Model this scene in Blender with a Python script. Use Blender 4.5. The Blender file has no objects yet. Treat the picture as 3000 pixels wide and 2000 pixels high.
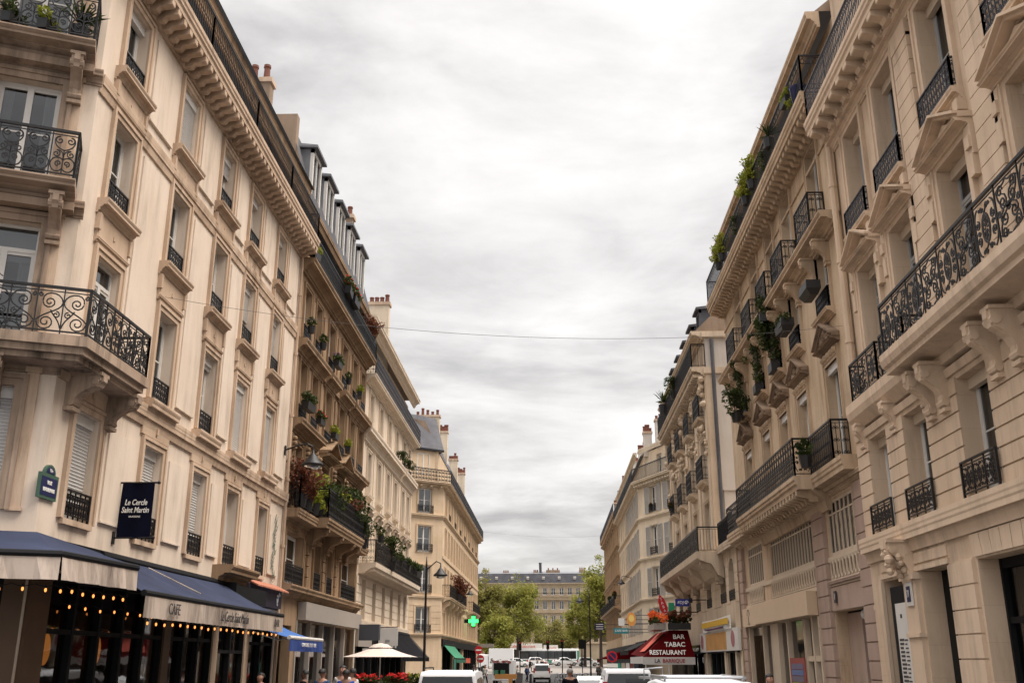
import bpy, bmesh, math, random
from mathutils import Matrix, Vector
RN = random.Random(11)
SC = bpy.context.scene
COL = SC.collection
PI = math.pi
sin, cos = math.sin, math.cos

# ------------------------------------------------------------------ materials
def nmat(name):
    m = bpy.data.materials.new(name); m.use_nodes = True
    nt = m.node_tree; b = nt.nodes['Principled BSDF']
    return m, nt, b

def plain(name, col, rough=.6, metal=0., var=.12, scale=3., bump=0., spec=.5):
    """one base colour with a little procedural unevenness"""
    m, nt, b = nmat(name)
    g = nt.nodes.new('ShaderNodeNewGeometry')
    n = nt.nodes.new('ShaderNodeTexNoise'); n.inputs['Scale'].default_value = scale; n.inputs['Detail'].default_value = 5
    r = nt.nodes.new('ShaderNodeMixRGB'); r.blend_type = 'MIX'
    r.inputs[1].default_value = (*[c*(1-var) for c in col], 1); r.inputs[2].default_value = (*[min(1, c*(1+var)) for c in col], 1)
    nt.links.new(g.outputs['Position'], n.inputs['Vector']); nt.links.new(n.outputs['Fac'], r.inputs[0])
    nt.links.new(r.outputs[0], b.inputs['Base Color'])
    b.inputs['Roughness'].default_value = rough; b.inputs['Metallic'].default_value = metal
    b.inputs['Specular IOR Level'].default_value = spec
    if bump:
        bp = nt.nodes.new('ShaderNodeBump'); bp.inputs['Strength'].default_value = bump; bp.inputs['Distance'].default_value = .02
        nt.links.new(n.outputs['Fac'], bp.inputs['Height']); nt.links.new(bp.outputs[0], b.inputs['Normal'])
    return m

def stone(name, c1, c2, stain=(.16, .11, .08), amount=.35, fine=.12, blocks=None, streak=1.):
    """plaster or limestone: broad patches, fine grain and weather streaks running down"""
    m, nt, b = nmat(name); L = nt.links
    g = nt.nodes.new('ShaderNodeNewGeometry')
    def noise(scale, detail, sc=(1, 1, 1), rough=.55):
        mp = nt.nodes.new('ShaderNodeMapping'); mp.inputs['Scale'].default_value = sc
        n = nt.nodes.new('ShaderNodeTexNoise'); n.inputs['Scale'].default_value = scale; n.inputs['Detail'].default_value = detail; n.inputs['Roughness'].default_value = rough
        L.new(g.outputs['Position'], mp.inputs['Vector']); L.new(mp.outputs[0], n.inputs['Vector']); return n.outputs['Fac']
    def ramp(src, a, bb):
        r = nt.nodes.new('ShaderNodeMapRange'); r.inputs[1].default_value = a; r.inputs[2].default_value = bb; L.new(src, r.inputs[0]); return r.outputs[0]
    def mix(f, a, bb, mode='MIX'):
        x = nt.nodes.new('ShaderNodeMixRGB'); x.blend_type = mode
        if isinstance(f, float): x.inputs[0].default_value = f
        else: L.new(f, x.inputs[0])
        for i, v in ((1, a), (2, bb)):
            if isinstance(v, tuple): x.inputs[i].default_value = (*v, 1)
            else: L.new(v, x.inputs[i])
        return x.outputs[0]
    def mul(a, k):
        x = nt.nodes.new('ShaderNodeMath'); x.operation = 'MULTIPLY'
        L.new(a, x.inputs[0])
        if isinstance(k, float): x.inputs[1].default_value = k
        else: L.new(k, x.inputs[1])
        return x.outputs[0]
    base = mix(ramp(noise(.7, 4), .3, .7), c1, c2)
    if blocks:
        br = nt.nodes.new('ShaderNodeTexBrick'); br.inputs['Scale'].default_value = 1.; br.inputs['Brick Width'].default_value = blocks[0]; br.inputs['Row Height'].default_value = blocks[1]
        br.inputs['Mortar Size'].default_value = .006; br.inputs['Color1'].default_value = (1, 1, 1, 1); br.inputs['Color2'].default_value = (.86, .84, .8, 1); br.inputs['Mortar'].default_value = (.72, .68, .62, 1)
        sp = nt.nodes.new('ShaderNodeSeparateXYZ'); ad = nt.nodes.new('ShaderNodeMath'); cb = nt.nodes.new('ShaderNodeCombineXYZ')
        L.new(g.outputs['Position'], sp.inputs[0]); L.new(sp.outputs[0], ad.inputs[0]); L.new(sp.outputs[1], ad.inputs[1]); L.new(ad.outputs[0], cb.inputs[0]); L.new(sp.outputs[2], cb.inputs[1]); L.new(cb.outputs[0], br.inputs['Vector'])
        base = mix(.42, base, br.outputs['Color'], 'MULTIPLY')
    st = mul(ramp(noise(2.6, 7, (1, 1, .11), .7), .44, .7), ramp(noise(.55, 4), .33, .62))
    base = mix(mul(st, float(amount*streak)), base, stain)
    grain = noise(38, 3)
    base = mix(float(fine), base, mix(grain, (.35, .33, .3), (1., 1., 1.)), 'MULTIPLY')
    L.new(base, b.inputs['Base Color']); b.inputs['Roughness'].default_value = .92; b.inputs['Specular IOR Level'].default_value = .2
    bp = nt.nodes.new('ShaderNodeBump'); bp.inputs['Strength'].default_value = .25; bp.inputs['Distance'].default_value = .01
    L.new(noise(14, 6), bp.inputs['Height']); L.new(bp.outputs[0], b.inputs['Normal'])
    return m

def glassmat(name, tint=(.55, .6, .62), clear=.55):
    m, nt, b = nmat(name); nt.nodes.remove(b); L = nt.links
    o = nt.nodes['Material Output']
    t = nt.nodes.new('ShaderNodeBsdfTransparent'); t.inputs[0].default_value = (*[c*clear for c in tint], 1)
    gl = nt.nodes.new('ShaderNodeBsdfGlossy'); gl.inputs['Roughness'].default_value = .03; gl.inputs['Color'].default_value = (.9, .92, .95, 1)
    f = nt.nodes.new('ShaderNodeLayerWeight'); f.inputs['Blend'].default_value = .28
    n = nt.nodes.new('ShaderNodeTexNoise'); n.inputs['Scale'].default_value = .9
    g = nt.nodes.new('ShaderNodeNewGeometry'); L.new(g.outputs['Position'], n.inputs['Vector'])
    bp = nt.nodes.new('ShaderNodeBump'); bp.inputs['Strength'].default_value = .12; bp.inputs['Distance'].default_value = .05
    L.new(n.outputs['Fac'], bp.inputs['Height']); L.new(bp.outputs[0], gl.inputs['Normal'])
    mp = nt.nodes.new('ShaderNodeMapRange'); mp.inputs[3].default_value = .09; mp.inputs[4].default_value = .85; L.new(f.outputs['Fresnel'], mp.inputs[0])
    x = nt.nodes.new('ShaderNodeMixShader'); L.new(mp.outputs[0], x.inputs[0]); L.new(t.outputs[0], x.inputs[1]); L.new(gl.outputs[0], x.inputs[2]); L.new(x.outputs[0], o.inputs[0])
    return m

def glow(name, col, s):
    m, nt, b = nmat(name)
    b.inputs['Base Color'].default_value = (*col, 1); b.inputs['Emission Color'].default_value = (*col, 1); b.inputs['Emission Strength'].default_value = s
    return m

def leafmat(name, c1, c2, scale=1.3):
    m, nt, b = nmat(name); L = nt.links
    g = nt.nodes.new('ShaderNodeNewGeometry'); n = nt.nodes.new('ShaderNodeTexNoise'); n.inputs['Scale'].default_value = scale; n.inputs['Detail'].default_value = 4
    L.new(g.outputs['Position'], n.inputs['Vector'])
    r = nt.nodes.new('ShaderNodeMapRange'); r.inputs[1].default_value = .3; r.inputs[2].default_value = .7; L.new(n.outputs['Fac'], r.inputs[0])
    x = nt.nodes.new('ShaderNodeMixRGB'); x.inputs[1].default_value = (*c1, 1); x.inputs[2].default_value = (*c2, 1); L.new(r.outputs[0], x.inputs[0])
    L.new(x.outputs[0], b.inputs['Base Color']); b.inputs['Roughness'].default_value = .6; b.inputs['Specular IOR Level'].default_value = .25
    tr = nt.nodes.new('ShaderNodeBsdfTranslucent'); L.new(x.outputs[0], tr.inputs[0]); ms = nt.nodes.new('ShaderNodeMixShader'); ms.inputs[0].default_value = .35
    o = nt.nodes['Material Output']; L.new(b.outputs[0], ms.inputs[1]); L.new(tr.outputs[0], ms.inputs[2]); L.new(ms.outputs[0], o.inputs[0])
    return m

M = {}
M['plaster'] = stone('cream_plaster', (.72, .59, .475), (.79, .665, .555), amount=.5, fine=.12)
M['trim'] = stone('cream_trim', (.52, .375, .265), (.66, .50, .375), stain=(.14, .085, .055), amount=.8, fine=.12)  # brown for grime, with the shade under cornice and hoods put into the colour
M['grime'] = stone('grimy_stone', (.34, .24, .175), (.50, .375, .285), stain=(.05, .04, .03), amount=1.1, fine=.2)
M['r1wall'] = stone('warm_limestone', (.68, .51, .365), (.75, .575, .425), amount=.5, fine=.16, blocks=(1.3, .6))
M['r1trim'] = stone('warm_limestone_trim', (.68, .515, .37), (.76, .58, .43), amount=.5, fine=.1)
M['r2wall'] = stone('ochre_limestone', (.60, .44, .295), (.70, .54, .385), stain=(.2, .12, .07), amount=.7, fine=.2, blocks=(1.1, .5))
M['r2trim'] = stone('ochre_limestone_trim', (.52, .37, .245), (.64, .48, .335), stain=(.1, .07, .05), amount=.6, fine=.18)
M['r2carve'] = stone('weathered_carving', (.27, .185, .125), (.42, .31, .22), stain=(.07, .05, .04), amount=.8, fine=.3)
M['l2wall'] = stone('brown_limestone', (.33, .215, .13), (.47, .325, .21), stain=(.09, .055, .035), amount=.8, fine=.2)
M['l2trim'] = stone('brown_limestone_trim', (.27, .175, .105), (.40, .275, .175), stain=(.07, .045, .03), amount=.9, fine=.2)
M['l3wall'] = stone('pale_limestone', (.70, .575, .45), (.76, .64, .51), amount=.3, fine=.1)
M['l4wall'] = stone('honey_limestone', (.64, .48, .325), (.72, .56, .40), amount=.35, fine=.15, blocks=(1.1, .42))
M['r3wall'] = stone('straw_limestone', (.66, .52, .38), (.73, .59, .45), amount=.5, fine=.2, blocks=(1.2, .5))
M['r3side'] = stone('white_render', (.58, .52, .46), (.63, .57, .51), amount=.3, fine=.08)
M['r4wall'] = stone('ivory_render', (.66, .545, .41), (.74, .62, .48), amount=.4, fine=.1)
M['r5wall'] = stone('tan_limestone', (.46, .315, .19), (.54, .385, .25), amount=.6, fine=.25, blocks=(1.3, .5))
M['endwall'] = stone('far_limestone', (.40, .315, .215), (.47, .38, .27), amount=.3, fine=.1)
M['pinkstone'] = stone('mauve_grey_stone', (.42, .295, .235), (.50, .365, .30), amount=.4, fine=.2)
M['party'] = stone('bare_party_wall', (.27, .195, .14), (.38, .28, .205), stain=(.13, .09, .06), amount=.9, fine=.25)
M['iron'] = plain('black_wrought_iron', (.009, .008, .009), .45, 0., .3, 8., spec=.4)
M['iron2'] = plain('worn_iron', (.045, .042, .05), .5, 0., .3, 8.)
M['white'] = plain('white_paint', (.68, .65, .61), .45, 0., .06)
M['cream'] = plain('cream_paint', (.60, .48, .36), .5, 0., .08)
M['shutter'] = plain('grey_white_shutter', (.55, .53, .51), .5, 0., .06)
M['bshutter'] = plain('blue_grey_shutter', (.40, .395, .39), .6, 0., .1)
M['slate'] = stone('slate_roof', (.10, .10, .115), (.16, .16, .175), stain=(.05, .05, .05), amount=.5, fine=.5, blocks=(.3, .22))
M['zinc'] = stone('zinc_roof', (.17, .175, .19), (.23, .235, .25), stain=(.12, .12, .12), amount=.5, fine=.1)
M['pot'] = plain('terracotta_chimney_pot', (.15, .05, .03), .8, 0., .3)
M['glass'] = glassmat('window_glass')
M['skyglass'] = glassmat('pale_window_glass', (.8, .85, .86), .8)
M['shopglass'] = glassmat('shop_glass', (.7, .66, .6), .8)
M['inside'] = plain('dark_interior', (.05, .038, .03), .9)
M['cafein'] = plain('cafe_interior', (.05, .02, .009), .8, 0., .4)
M['curtain'] = plain('net_curtain', (.62, .59, .55), .9, 0., .1)
M['black'] = plain('black_paint', (.008, .008, .009), .7, 0., .2, spec=.2)
M['navy'] = plain('navy_cloth', (.004, .005, .016), .9, 0., .2, spec=.1)
M['bluecloth'] = plain('blue_awning_cloth', (.036, .044, .08), .9, 0., .45, 1.1, spec=.15)
M['valance'] = stone('stained_valance_cloth', (.48, .39, .325), (.58, .48, .41), stain=(.13, .10, .085), amount=1.2, fine=.1)
M['red'] = plain('red_awning_cloth', (.085, .002, .003), .9, 0., .3, 2., spec=.08)
M['redlit'] = plain('orange_red_tone', (.62, .10, .06), .8, 0., .15)  # sunlight painted onto the red awning; also the restaurant lettering
M['letter'] = plain('white_letter', (.8, .78, .74), .6, 0., .03)
M['ink'] = plain('dark_ink', (.05, .045, .045), .8)
M['redink'] = plain('red_ink', (.35, .02, .02), .7)
M['signblue'] = plain('enamel_blue', (.008, .011, .07), .5)
M['signgreen'] = plain('enamel_green', (.05, .11, .075), .4)
M['terracotta'] = plain('terracotta_tile', (.45, .17, .10), .8, 0., .25, 5.)
M['asphalt'] = plain('asphalt', (.055, .053, .052), .9, 0., .3, 6., .3)
M['paving'] = plain('pavement_slab', (.13, .12, .11), .9, 0., .2, 2., .1)
M['kerb'] = plain('granite_kerb', (.24, .23, .22), .85, 0., .2, 9.)
M['whiteline'] = plain('road_paint', (.62, .61, .58), .8, 0., .2, 4.)
M['square'] = plain('square_paving', (.22, .195, .175), .9, 0., .12, .5)
M['trunk'] = plain('bark', (.05, .036, .028), .95, 0., .4, 5., .5)
M['leafA'] = leafmat('leaf_spring_green', (.15, .165, .022), (.33, .315, .07), .5)
M['leafB'] = leafmat('leaf_olive', (.16, .16, .035), (.31, .275, .08), .5)
M['leafC'] = leafmat('leaf_dark', (.018, .03, .009), (.07, .09, .02), 3.)
M['leafD'] = leafmat('leaf_lime', (.13, .17, .015), (.34, .33, .04), 3.)
M['leafR'] = leafmat('leaf_rusty', (.10, .03, .015), (.20, .07, .035), 3.)
M['flowR'] = leafmat('petal_red', (.55, .015, .02), (.75, .05, .04), 5.)
M['flowO'] = leafmat('petal_orange', (.8, .09, .03), (.85, .22, .03), 5.)
M['flowP'] = leafmat('petal_mauve', (.22, .10, .25), (.35, .18, .33), 5.)
M['darkpot'] = plain('black_pot', (.012, .012, .013), .5)
M['bluepot'] = plain('blue_glazed_pot', (.01, .02, .09), .25)
M['wood'] = plain('orange_wood', (.34, .12, .04), .7, 0., .25, 6.)
M['bulb'] = glow('warm_bulb', (1., .33, .075), .8)
M['bulbhot'] = glow('warm_bulb_core', (1., .62, .3), 14.)
M['walllamp'] = glow('amber_wall_lamp', (1., .36, .08), .16)
M['greenled'] = glow('green_led', (.03, 1., .12), 1.7)
M['reddot'] = plain('traffic_red', (.5, .006, .012), .4)
M['carwhite'] = plain('white_car_paint', (.33, .32, .31), .25, 0., .03)
M['carsilver'] = plain('silver_car_paint', (.22, .22, .225), .3, .3, .04)
M['tyre'] = plain('tyre_rubber', (.018, .018, .018), .85)
M['rim'] = plain('wheel_rim', (.35, .35, .36), .35, .6)
M['carglass'] = plain('car_glass', (.012, .014, .016), .05, 0., .1, spec=.8)
M['tail'] = plain('tail_light_red', (.45, .012, .012), .2)
M['skin'] = plain('skin', (.42, .22, .15), .6, 0., .08)
M['skin2'] = plain('skin_brown', (.2, .10, .065), .6, 0., .08)
M['hair'] = plain('dark_hair', (.012, .009, .007), .6, 0., .3, 30.)
M['hairg'] = plain('grey_hair', (.25, .23, .21), .7, 0., .2, 30.)
M['denim'] = plain('blue_denim', (.04, .075, .16), .9, 0., .15, 8.)
M['royal'] = plain('royal_blue_cloth', (.015, .05, .30), .85, 0., .15, 8.)
M['whitecloth'] = plain('white_cloth', (.62, .59, .56), .9)
M['blackcloth'] = plain('black_cloth', (.008, .008, .01), .95, spec=.1)
M['greycloth'] = plain('grey_cloth', (.13, .12, .12), .9)
M['parasol'] = plain('ecru_parasol_cloth', (.68, .57, .50), .9, 0., .06)
M['greypanel'] = plain('grey_panel', (.33, .29, .255), .7, 0., .06)
M['beigepanel'] = plain('beige_panel', (.62, .46, .315), .7, 0., .06)

# ------------------------------------------------------------------ mesh builder
class MB:
    """collects faces; local axes: x along the wall, y into it (o = -y is outward), z up"""
    def __init__(s, T=None): s.v = []; s.f = []; s.mi = []; s.m = 0; s.T = T; s.mats = []
    def use(s, mat):
        if mat not in s.mats: s.mats.append(mat)
        s.m = s.mats.index(mat); return s
    def add(s, vs, fs):
        n = len(s.v)
        s.v += [s.T @ Vector(p) for p in vs] if s.T else [Vector(p) for p in vs]
        for f in fs: s.f.append([n+i for i in f]); s.mi.append(s.m)
    def quad(s, a, b, c, d): s.add([a, b, c, d], [(0, 1, 2, 3)])
    def bx(s, x0, x1, y0, y1, z0, z1):
        s.add([(x0,y0,z0),(x1,y0,z0),(x1,y1,z0),(x0,y1,z0),(x0,y0,z1),(x1,y0,z1),(x1,y1,z1),(x0,y1,z1)],
              [(0,3,2,1),(4,5,6,7),(0,1,5,4),(1,2,6,5),(2,3,7,6),(3,0,4,7)])
    def box(s, u0, u1, o0, o1, z0, z1): s.bx(min(u0,u1), max(u0,u1), -o1, -o0, z0, z1)
    def mould(s, prof, u0, u1):
        """profile of (o, z) points run along u"""
        if u0 > u1: u0, u1 = u1, u0
        n = len(prof); vs = [(u0, -o, z) for o, z in prof]+[(u1, -o, z) for o, z in prof]
        fs = [(i, (i+1) % n, n+(i+1) % n, n+i) for i in range(n)]+[tuple(range(n))[::-1], tuple(range(n, 2*n))]
        s.add(vs, fs)
    def slab(s, poly, o0, o1):
        """polygon of (u, z) points given thickness in o"""
        n = len(poly); vs = [(u, -o0, z) for u, z in poly]+[(u, -o1, z) for u, z in poly]
        fs = [(i, (i+1) % n, n+(i+1) % n, n+i) for i in range(n)]+[tuple(range(n))[::-1], tuple(range(n, 2*n))]
        s.add(vs, fs)
    def flat(s, poly, z0, z1):
        n = len(poly); vs = [(x, y, z0) for x, y in poly]+[(x, y, z1) for x, y in poly]
        fs = [(i, (i+1) % n, n+(i+1) % n, n+i) for i in range(n)]+[tuple(range(n))[::-1], tuple(range(n, 2*n))]
        s.add(vs, fs)
    def bar(s, pts, w=.016, o=0., t=.016):
        """a flat bar following (u, z) points in the plane of a railing"""
        vs = []; n = len(pts)
        for i, (x, z) in enumerate(pts):
            a = pts[max(i-1, 0)]; b = pts[min(i+1, n-1)]; dx, dz = b[0]-a[0], b[1]-a[1]; l = math.hypot(dx, dz) or 1
            nx, nz = -dz/l*w/2, dx/l*w/2
            vs += [(x+nx, -o-t/2, z+nz), (x-nx, -o-t/2, z-nz), (x-nx, -o+t/2, z-nz), (x+nx, -o+t/2, z+nz)]
        fs = [(4*i+k, 4*i+(k+1) % 4, 4*i+4+(k+1) % 4, 4*i+4+k) for i in range(n-1) for k in range(4)]+[(0, 1, 2, 3), (4*n-1, 4*n-2, 4*n-3, 4*n-4)]
        s.add(vs, fs)
    def tube(s, pts, r, n=6, caps=True):
        pts = [Vector(p) for p in pts]; rs = r if isinstance(r, (list, tuple)) else [r]*len(pts); vs = []; N = len(pts); up = None
        for i, p in enumerate(pts):
            d = (pts[min(i+1, N-1)]-pts[max(i-1, 0)]).normalized()
            if up is None: up = d.orthogonal().normalized()
            up = (up-d*up.dot(d)); up = up.normalized() if up.length > 1e-6 else d.orthogonal().normalized()
            sd = d.cross(up)
            vs += [p+(up*cos(2*PI*k/n)+sd*sin(2*PI*k/n))*rs[i] for k in range(n)]
        fs = [(n*i+k, n*i+(k+1) % n, n*i+n+(k+1) % n, n*i+n+k) for i in range(N-1) for k in range(n)]
        if caps: fs += [tuple(range(n))[::-1], tuple(range(n*(N-1), n*N))]
        s.add(vs, fs)
    def lathe(s, prof, n=12, c=(0, 0)):
        """profile of (r, z) turned about the vertical through c"""
        vs = [(c[0]+r*cos(2*PI*k/n), c[1]+r*sin(2*PI*k/n), z) for r, z in prof for k in range(n)]
        fs = [(n*i+k, n*i+(k+1) % n, n*i+n+(k+1) % n, n*i+n+k) for i in range(len(prof)-1) for k in range(n)]
        fs += [tuple(range(n))[::-1], tuple(range(n*(len(prof)-1), n*len(prof)))]
        s.add(vs, fs)
    def ball(s, c, r, nu=8, nv=6, sq=(1, 1, 1)):
        vs = []; fs = []
        for j in range(nv+1):
            a = PI*j/nv
            for i in range(nu): vs.append((c[0]+r*sq[0]*sin(a)*cos(2*PI*i/nu), c[1]+r*sq[1]*sin(a)*sin(2*PI*i/nu), c[2]+r*sq[2]*cos(a)))
        for j in range(nv):
            for i in range(nu): fs.append((j*nu+i, (j+1)*nu+i, (j+1)*nu+(i+1) % nu, j*nu+(i+1) % nu))
        s.add(vs, fs)
    def leaves(s, n, c, rad, size, rng, shell=.35, long=1.6):
        """leaf faces scattered through an ellipsoid, each turned its own way"""
        for _ in range(n):
            d = Vector((rng.gauss(0, 1), rng.gauss(0, 1), rng.gauss(0, 1))).normalized(); q = (shell+(1-shell)*rng.random())**.6
            p = Vector(c)+Vector((d.x*rad[0]*q, d.y*rad[1]*q, d.z*rad[2]*q))
            a = Vector((rng.gauss(0, 1), rng.gauss(0, 1), rng.gauss(0, .7))).normalized(); b = a.orthogonal().normalized(); b = Matrix.Rotation(rng.random()*6.28, 3, a) @ b
            z = size*(.6+.8*rng.random()); a = a*z*long*.5; b = b*z*.5
            s.add([p-a, p-a*.1+b, p+a, p-a*.1-b], [(0, 1, 2, 3)])
    def mesh(s, name, mat=None, smooth=False):
        me = bpy.data.meshes.new(name); me.from_pydata(s.v, [], s.f)
        for m in (s.mats or [mat]): me.materials.append(m)
        if s.mats: me.polygons.foreach_set('material_index', s.mi)
        if smooth: me.polygons.foreach_set('use_smooth', [True]*len(me.polygons))
        me.update(); return me

def tag(o, label=None, cat=None, group=None, kind=None):
    if label: o['label'] = label
    if cat: o['category'] = cat
    if group: o['group'] = group
    if kind: o['kind'] = kind
    return o
def empty(name, loc=(0, 0, 0), rz=0., label=None, cat=None, group=None):
    o = bpy.data.objects.new(name, None); COL.objects.link(o); o.empty_display_size = .2
    o.location = loc; o.rotation_euler = (0, 0, rz); return tag(o, label, cat, group)
def put(name, me, parent=None, mtx=None):
    o = bpy.data.objects.new(name, me); COL.objects.link(o)
    if parent: o.parent = parent
    if mtx is not None: o.matrix_local = mtx
    return o
def obj(name, mb, mat=None, parent=None, mtx=None, smooth=False): return put(name, mb.mesh(name, mat, smooth), parent, mtx)
def copy_tree(o, parent=None):
    c = o.copy(); COL.objects.link(c)
    if parent: c.parent = parent
    for ch in list(o.children): copy_tree(ch, c)
    return c
T = Matrix.Translation
def RZ(a): return Matrix.Rotation(a, 4, 'Z')
def RX(a): return Matrix.Rotation(a, 4, 'X')
def frame(ox, oy, ux, uy, oz=0.):
    """world matrix of a wall frame: x along (ux, uy), y into the wall, z up"""
    l = math.hypot(ux, uy); ux, uy = ux/l, uy/l
    return Matrix(((ux, -uy, 0, ox), (uy, ux, 0, oy), (0, 0, 1, oz), (0, 0, 0, 1)))

_txt = {}
def text_mesh(txt, size, ext=.006, align='CENTER', shear=0., bold=0., sx=1.):
    k = (txt, size, ext, align, shear, bold, sx)
    if k not in _txt:
        cu = bpy.data.curves.new('lettering', 'FONT'); cu.body = txt; cu.size = size; cu.extrude = ext; cu.align_x = align; cu.align_y = 'CENTER'; cu.shear = shear; cu.offset = bold; cu.space_line = .95; cu.resolution_u = 3
        ob = bpy.data.objects.new('lettering', cu); COL.objects.link(ob); bpy.context.view_layer.update()
        me = bpy.data.meshes.new_from_object(ob.evaluated_get(bpy.context.evaluated_depsgraph_get()))
        bpy.data.objects.remove(ob)
        me.transform(Matrix.Diagonal((sx, 1, 1, 1)) ); me.transform(RX(PI/2)); _txt[k] = me
    return _txt[k]
def lettering(txt, size, mat, parent, mtx, **kw):
    me = text_mesh(txt, size, **kw).copy(); me.materials.clear(); me.materials.append(mat); me.name = 'lettering'
    return put('lettering', me, parent, mtx)

# ------------------------------------------------------------------ wrought iron
def spiral(cx, cz, r, turns=1.4, a0=0., sgn=1, n=14, r1=.18):
    return [(cx+r*(1-(1-r1)*i/n)*cos(a0+sgn*turns*2*PI*i/n), cz+r*(1-(1-r1)*i/n)*sin(a0+sgn*turns*2*PI*i/n)) for i in range(n+1)]
def curve(p0, p1, p2, p3, n=7):
    return [tuple((1-t)**3*a+3*(1-t)**2*t*b+3*(1-t)*t*t*c+t**3*d for a, b, c, d in zip(p0, p1, p2, p3)) for t in [i/n for i in range(n+1)]]
def cell_hearts(mb, x, w, z, h, b=.016):
    """one bay of lyre and heart scrolls"""
    c = x+w/2
    for s in (-1, 1):
        mb.bar(spiral(c+s*w*.21, z+h*.86, w*.18, 1.3, PI/2 if s > 0 else PI/2, -s), b)
        mb.bar(curve((c+s*w*.21, z+h*.86+w*.18), (c+s*w*.5, z+h*.95), (c+s*w*.46, z+h*.66), (c, z+h*.6)), b)
        mb.bar(spiral(c+s*w*.28, z+h*.5, w*.17, 1.4, PI*.5, s), b)
        mb.bar(curve((c+s*w*.28, z+h*.5+w*.17), (c+s*w*.05, z+h*.6), (c, z+h*.52), (c, z+h*.34)), b)
        mb.bar(curve((c, z+h*.34), (c+s*w*.1, z+h*.45), (c+s*w*.5, z+h*.42), (c+s*w*.46, z+h*.2)), b)
        mb.bar(curve((c+s*w*.46, z+h*.2), (c+s*w*.42, z), (c+s*w*.1, z), (c, z+h*.12)), b)
        mb.bar(spiral(c+s*w*.16, z+h*.25, w*.14, 1.3, -PI*.5, s), b)
    mb.bar([(c, z), (c, z+h*.62)], b)
def cell_scroll(mb, x, w, z, h, b=.017, flip=False):
    """one bay of large running scrolls"""
    s = -1 if flip else 1; c = x+w/2; X = lambda k: c+s*w*k
    mb.bar(curve((X(-.48), z+h*.72), (X(-.45), z+h*1.02), (X(.35), z+h*1.05), (X(.28), z+h*.74)), b)
    mb.bar(spiral(X(.02), z+h*.72, w*.26, 1.5, 0 if s > 0 else PI, -s), b)
    mb.bar(curve((X(-.48), z+h*.72), (X(-.45), z+h*.5), (X(.2), z+h*.46), (X(.46), z+h*.22)), b)
    mb.bar(spiral(X(.1), z+h*.2, w*.34, 1.6, 0 if s > 0 else PI, -s, 18), b)
    mb.bar(spiral(X(-.27), z+h*.4, w*.15, 1.3, PI*.5, s), b)
    mb.bar(spiral(X(.36), z+h*.9, w*.1, 1.2, PI*.5, -s), b)
    mb.bar(curve((X(-.48), z+h*.05), (X(-.4), z+h*.3), (X(-.1), z+h*.4), (X(-.05), z+h*.52)), b)
def cell_medal(mb, x, w, z, h, b=.02):
    """one bay with a rayed oval medallion between scrolls"""
    c = x+w/2; m = z+h*.5
    for k in (1., .86): mb.bar([(c+w*.17*k*cos(a), m+h*.27*k*sin(a)) for a in [2*PI*i/16 for i in range(17)]], b)
    for i in range(10): a = 2*PI*i/10; mb.bar([(c+w*.03*cos(a), m+h*.05*sin(a)), (c+w*.14*cos(a), m+h*.22*sin(a))], b*.8)
    for s in (-1, 1):
        for q in (-1, 1):
            mb.bar(spiral(c+s*w*.34, m+q*h*.15, w*.1, 1.5, PI/2*q, s*q), b)
            mb.bar(curve((c, m+q*h*.28), (c+s*w*.1, m+q*h*.45), (c+s*w*.3, m+q*h*.3), (c+s*w*.22, m+q*h*.42)), b)
            mb.bar(spiral(c+s*w*.12, m+q*h*.38, w*.07, 1.2, 0, s), b)
            mb.bar(curve((c+s*w*.44, m), (c+s*w*.5, m+q*h*.2), (c+s*w*.44, m+q*h*.4), (c+s*w*.3, m+q*h*.44)), b)
        mb.bar(spiral(c+s*w*.32, m, w*.06, 1.2, 0, s), b)
def cell_rosace(mb, x, w, z, h, b=.02):
    c = x+w/2; m = z+h*.5
    for s in (-1, 1):
        for q in (-1, 1):
            mb.bar(spiral(c+s*w*.2, m+q*h*.14, w*.17, 1.6, PI/2, s*q), b)
            mb.bar(spiral(c+s*w*.27, m+q*h*.36, w*.12, 1.4, 0, -s*q), b)
            mb.bar(curve((c, m), (c+s*w*.2, m+q*h*.05), (c+s*w*.45, m+q*h*.2), (c+s*w*.4, m+q*h*.4)), b)
    mb.bar(spiral(c, m, w*.09, 2, 0, 1), b*1.3)
    for s in (-1, 1):
        mb.bar(spiral(c+s*w*.4, m, w*.08, 1.4, 0, s), b); mb.bar(curve((c, z), (c+s*w*.1, z+h*.12), (c+s*w*.3, z+h*.02), (c+s*w*.44, z+h*.12)), b); mb.bar(curve((c, z+h), (c+s*w*.1, z+h*.88), (c+s*w*.3, z+h*.98), (c+s*w*.44, z+h*.88)), b)
def cell_dense(mb, x, w, z, h, b=.016):
    """small window-guard bay: bars with tight curls"""
    c = x+w/2
    mb.bar([(c, z), (c, z+h)], b); mb.bar([(x, z), (x, z+h)], b)
    for s in (-1, 1):
        for k in (.14, .5, .86): mb.bar(spiral(c+s*w*.23, z+h*k, w*.2, 1.2, PI/2, s, 9), b)
def cell_bars(mb, x, w, z, h, b=.014):
    if w > .16: mb.bar([(x+w*.5, z), (x+w*.5, z+h)], b)
    mb.bar([(x, z), (x, z+h)], b*.9)
def cell_barcurl(mb, x, w, z, h, b=.016):
    cell_bars(mb, x, w, z, h, b)
    for k in (.06, .9): mb.bar([(x+w*(.25+.2*cos(a)), z+h*k+w*.22*sin(a)) for a in [2*PI*i/8 for i in range(9)]], b*.8)
    mb.bar([(x, z+h*.82), (x+w, z+h*.82)], b*.8); mb.bar([(x, z+h*.14), (x+w, z+h*.14)], b*.8)
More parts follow.
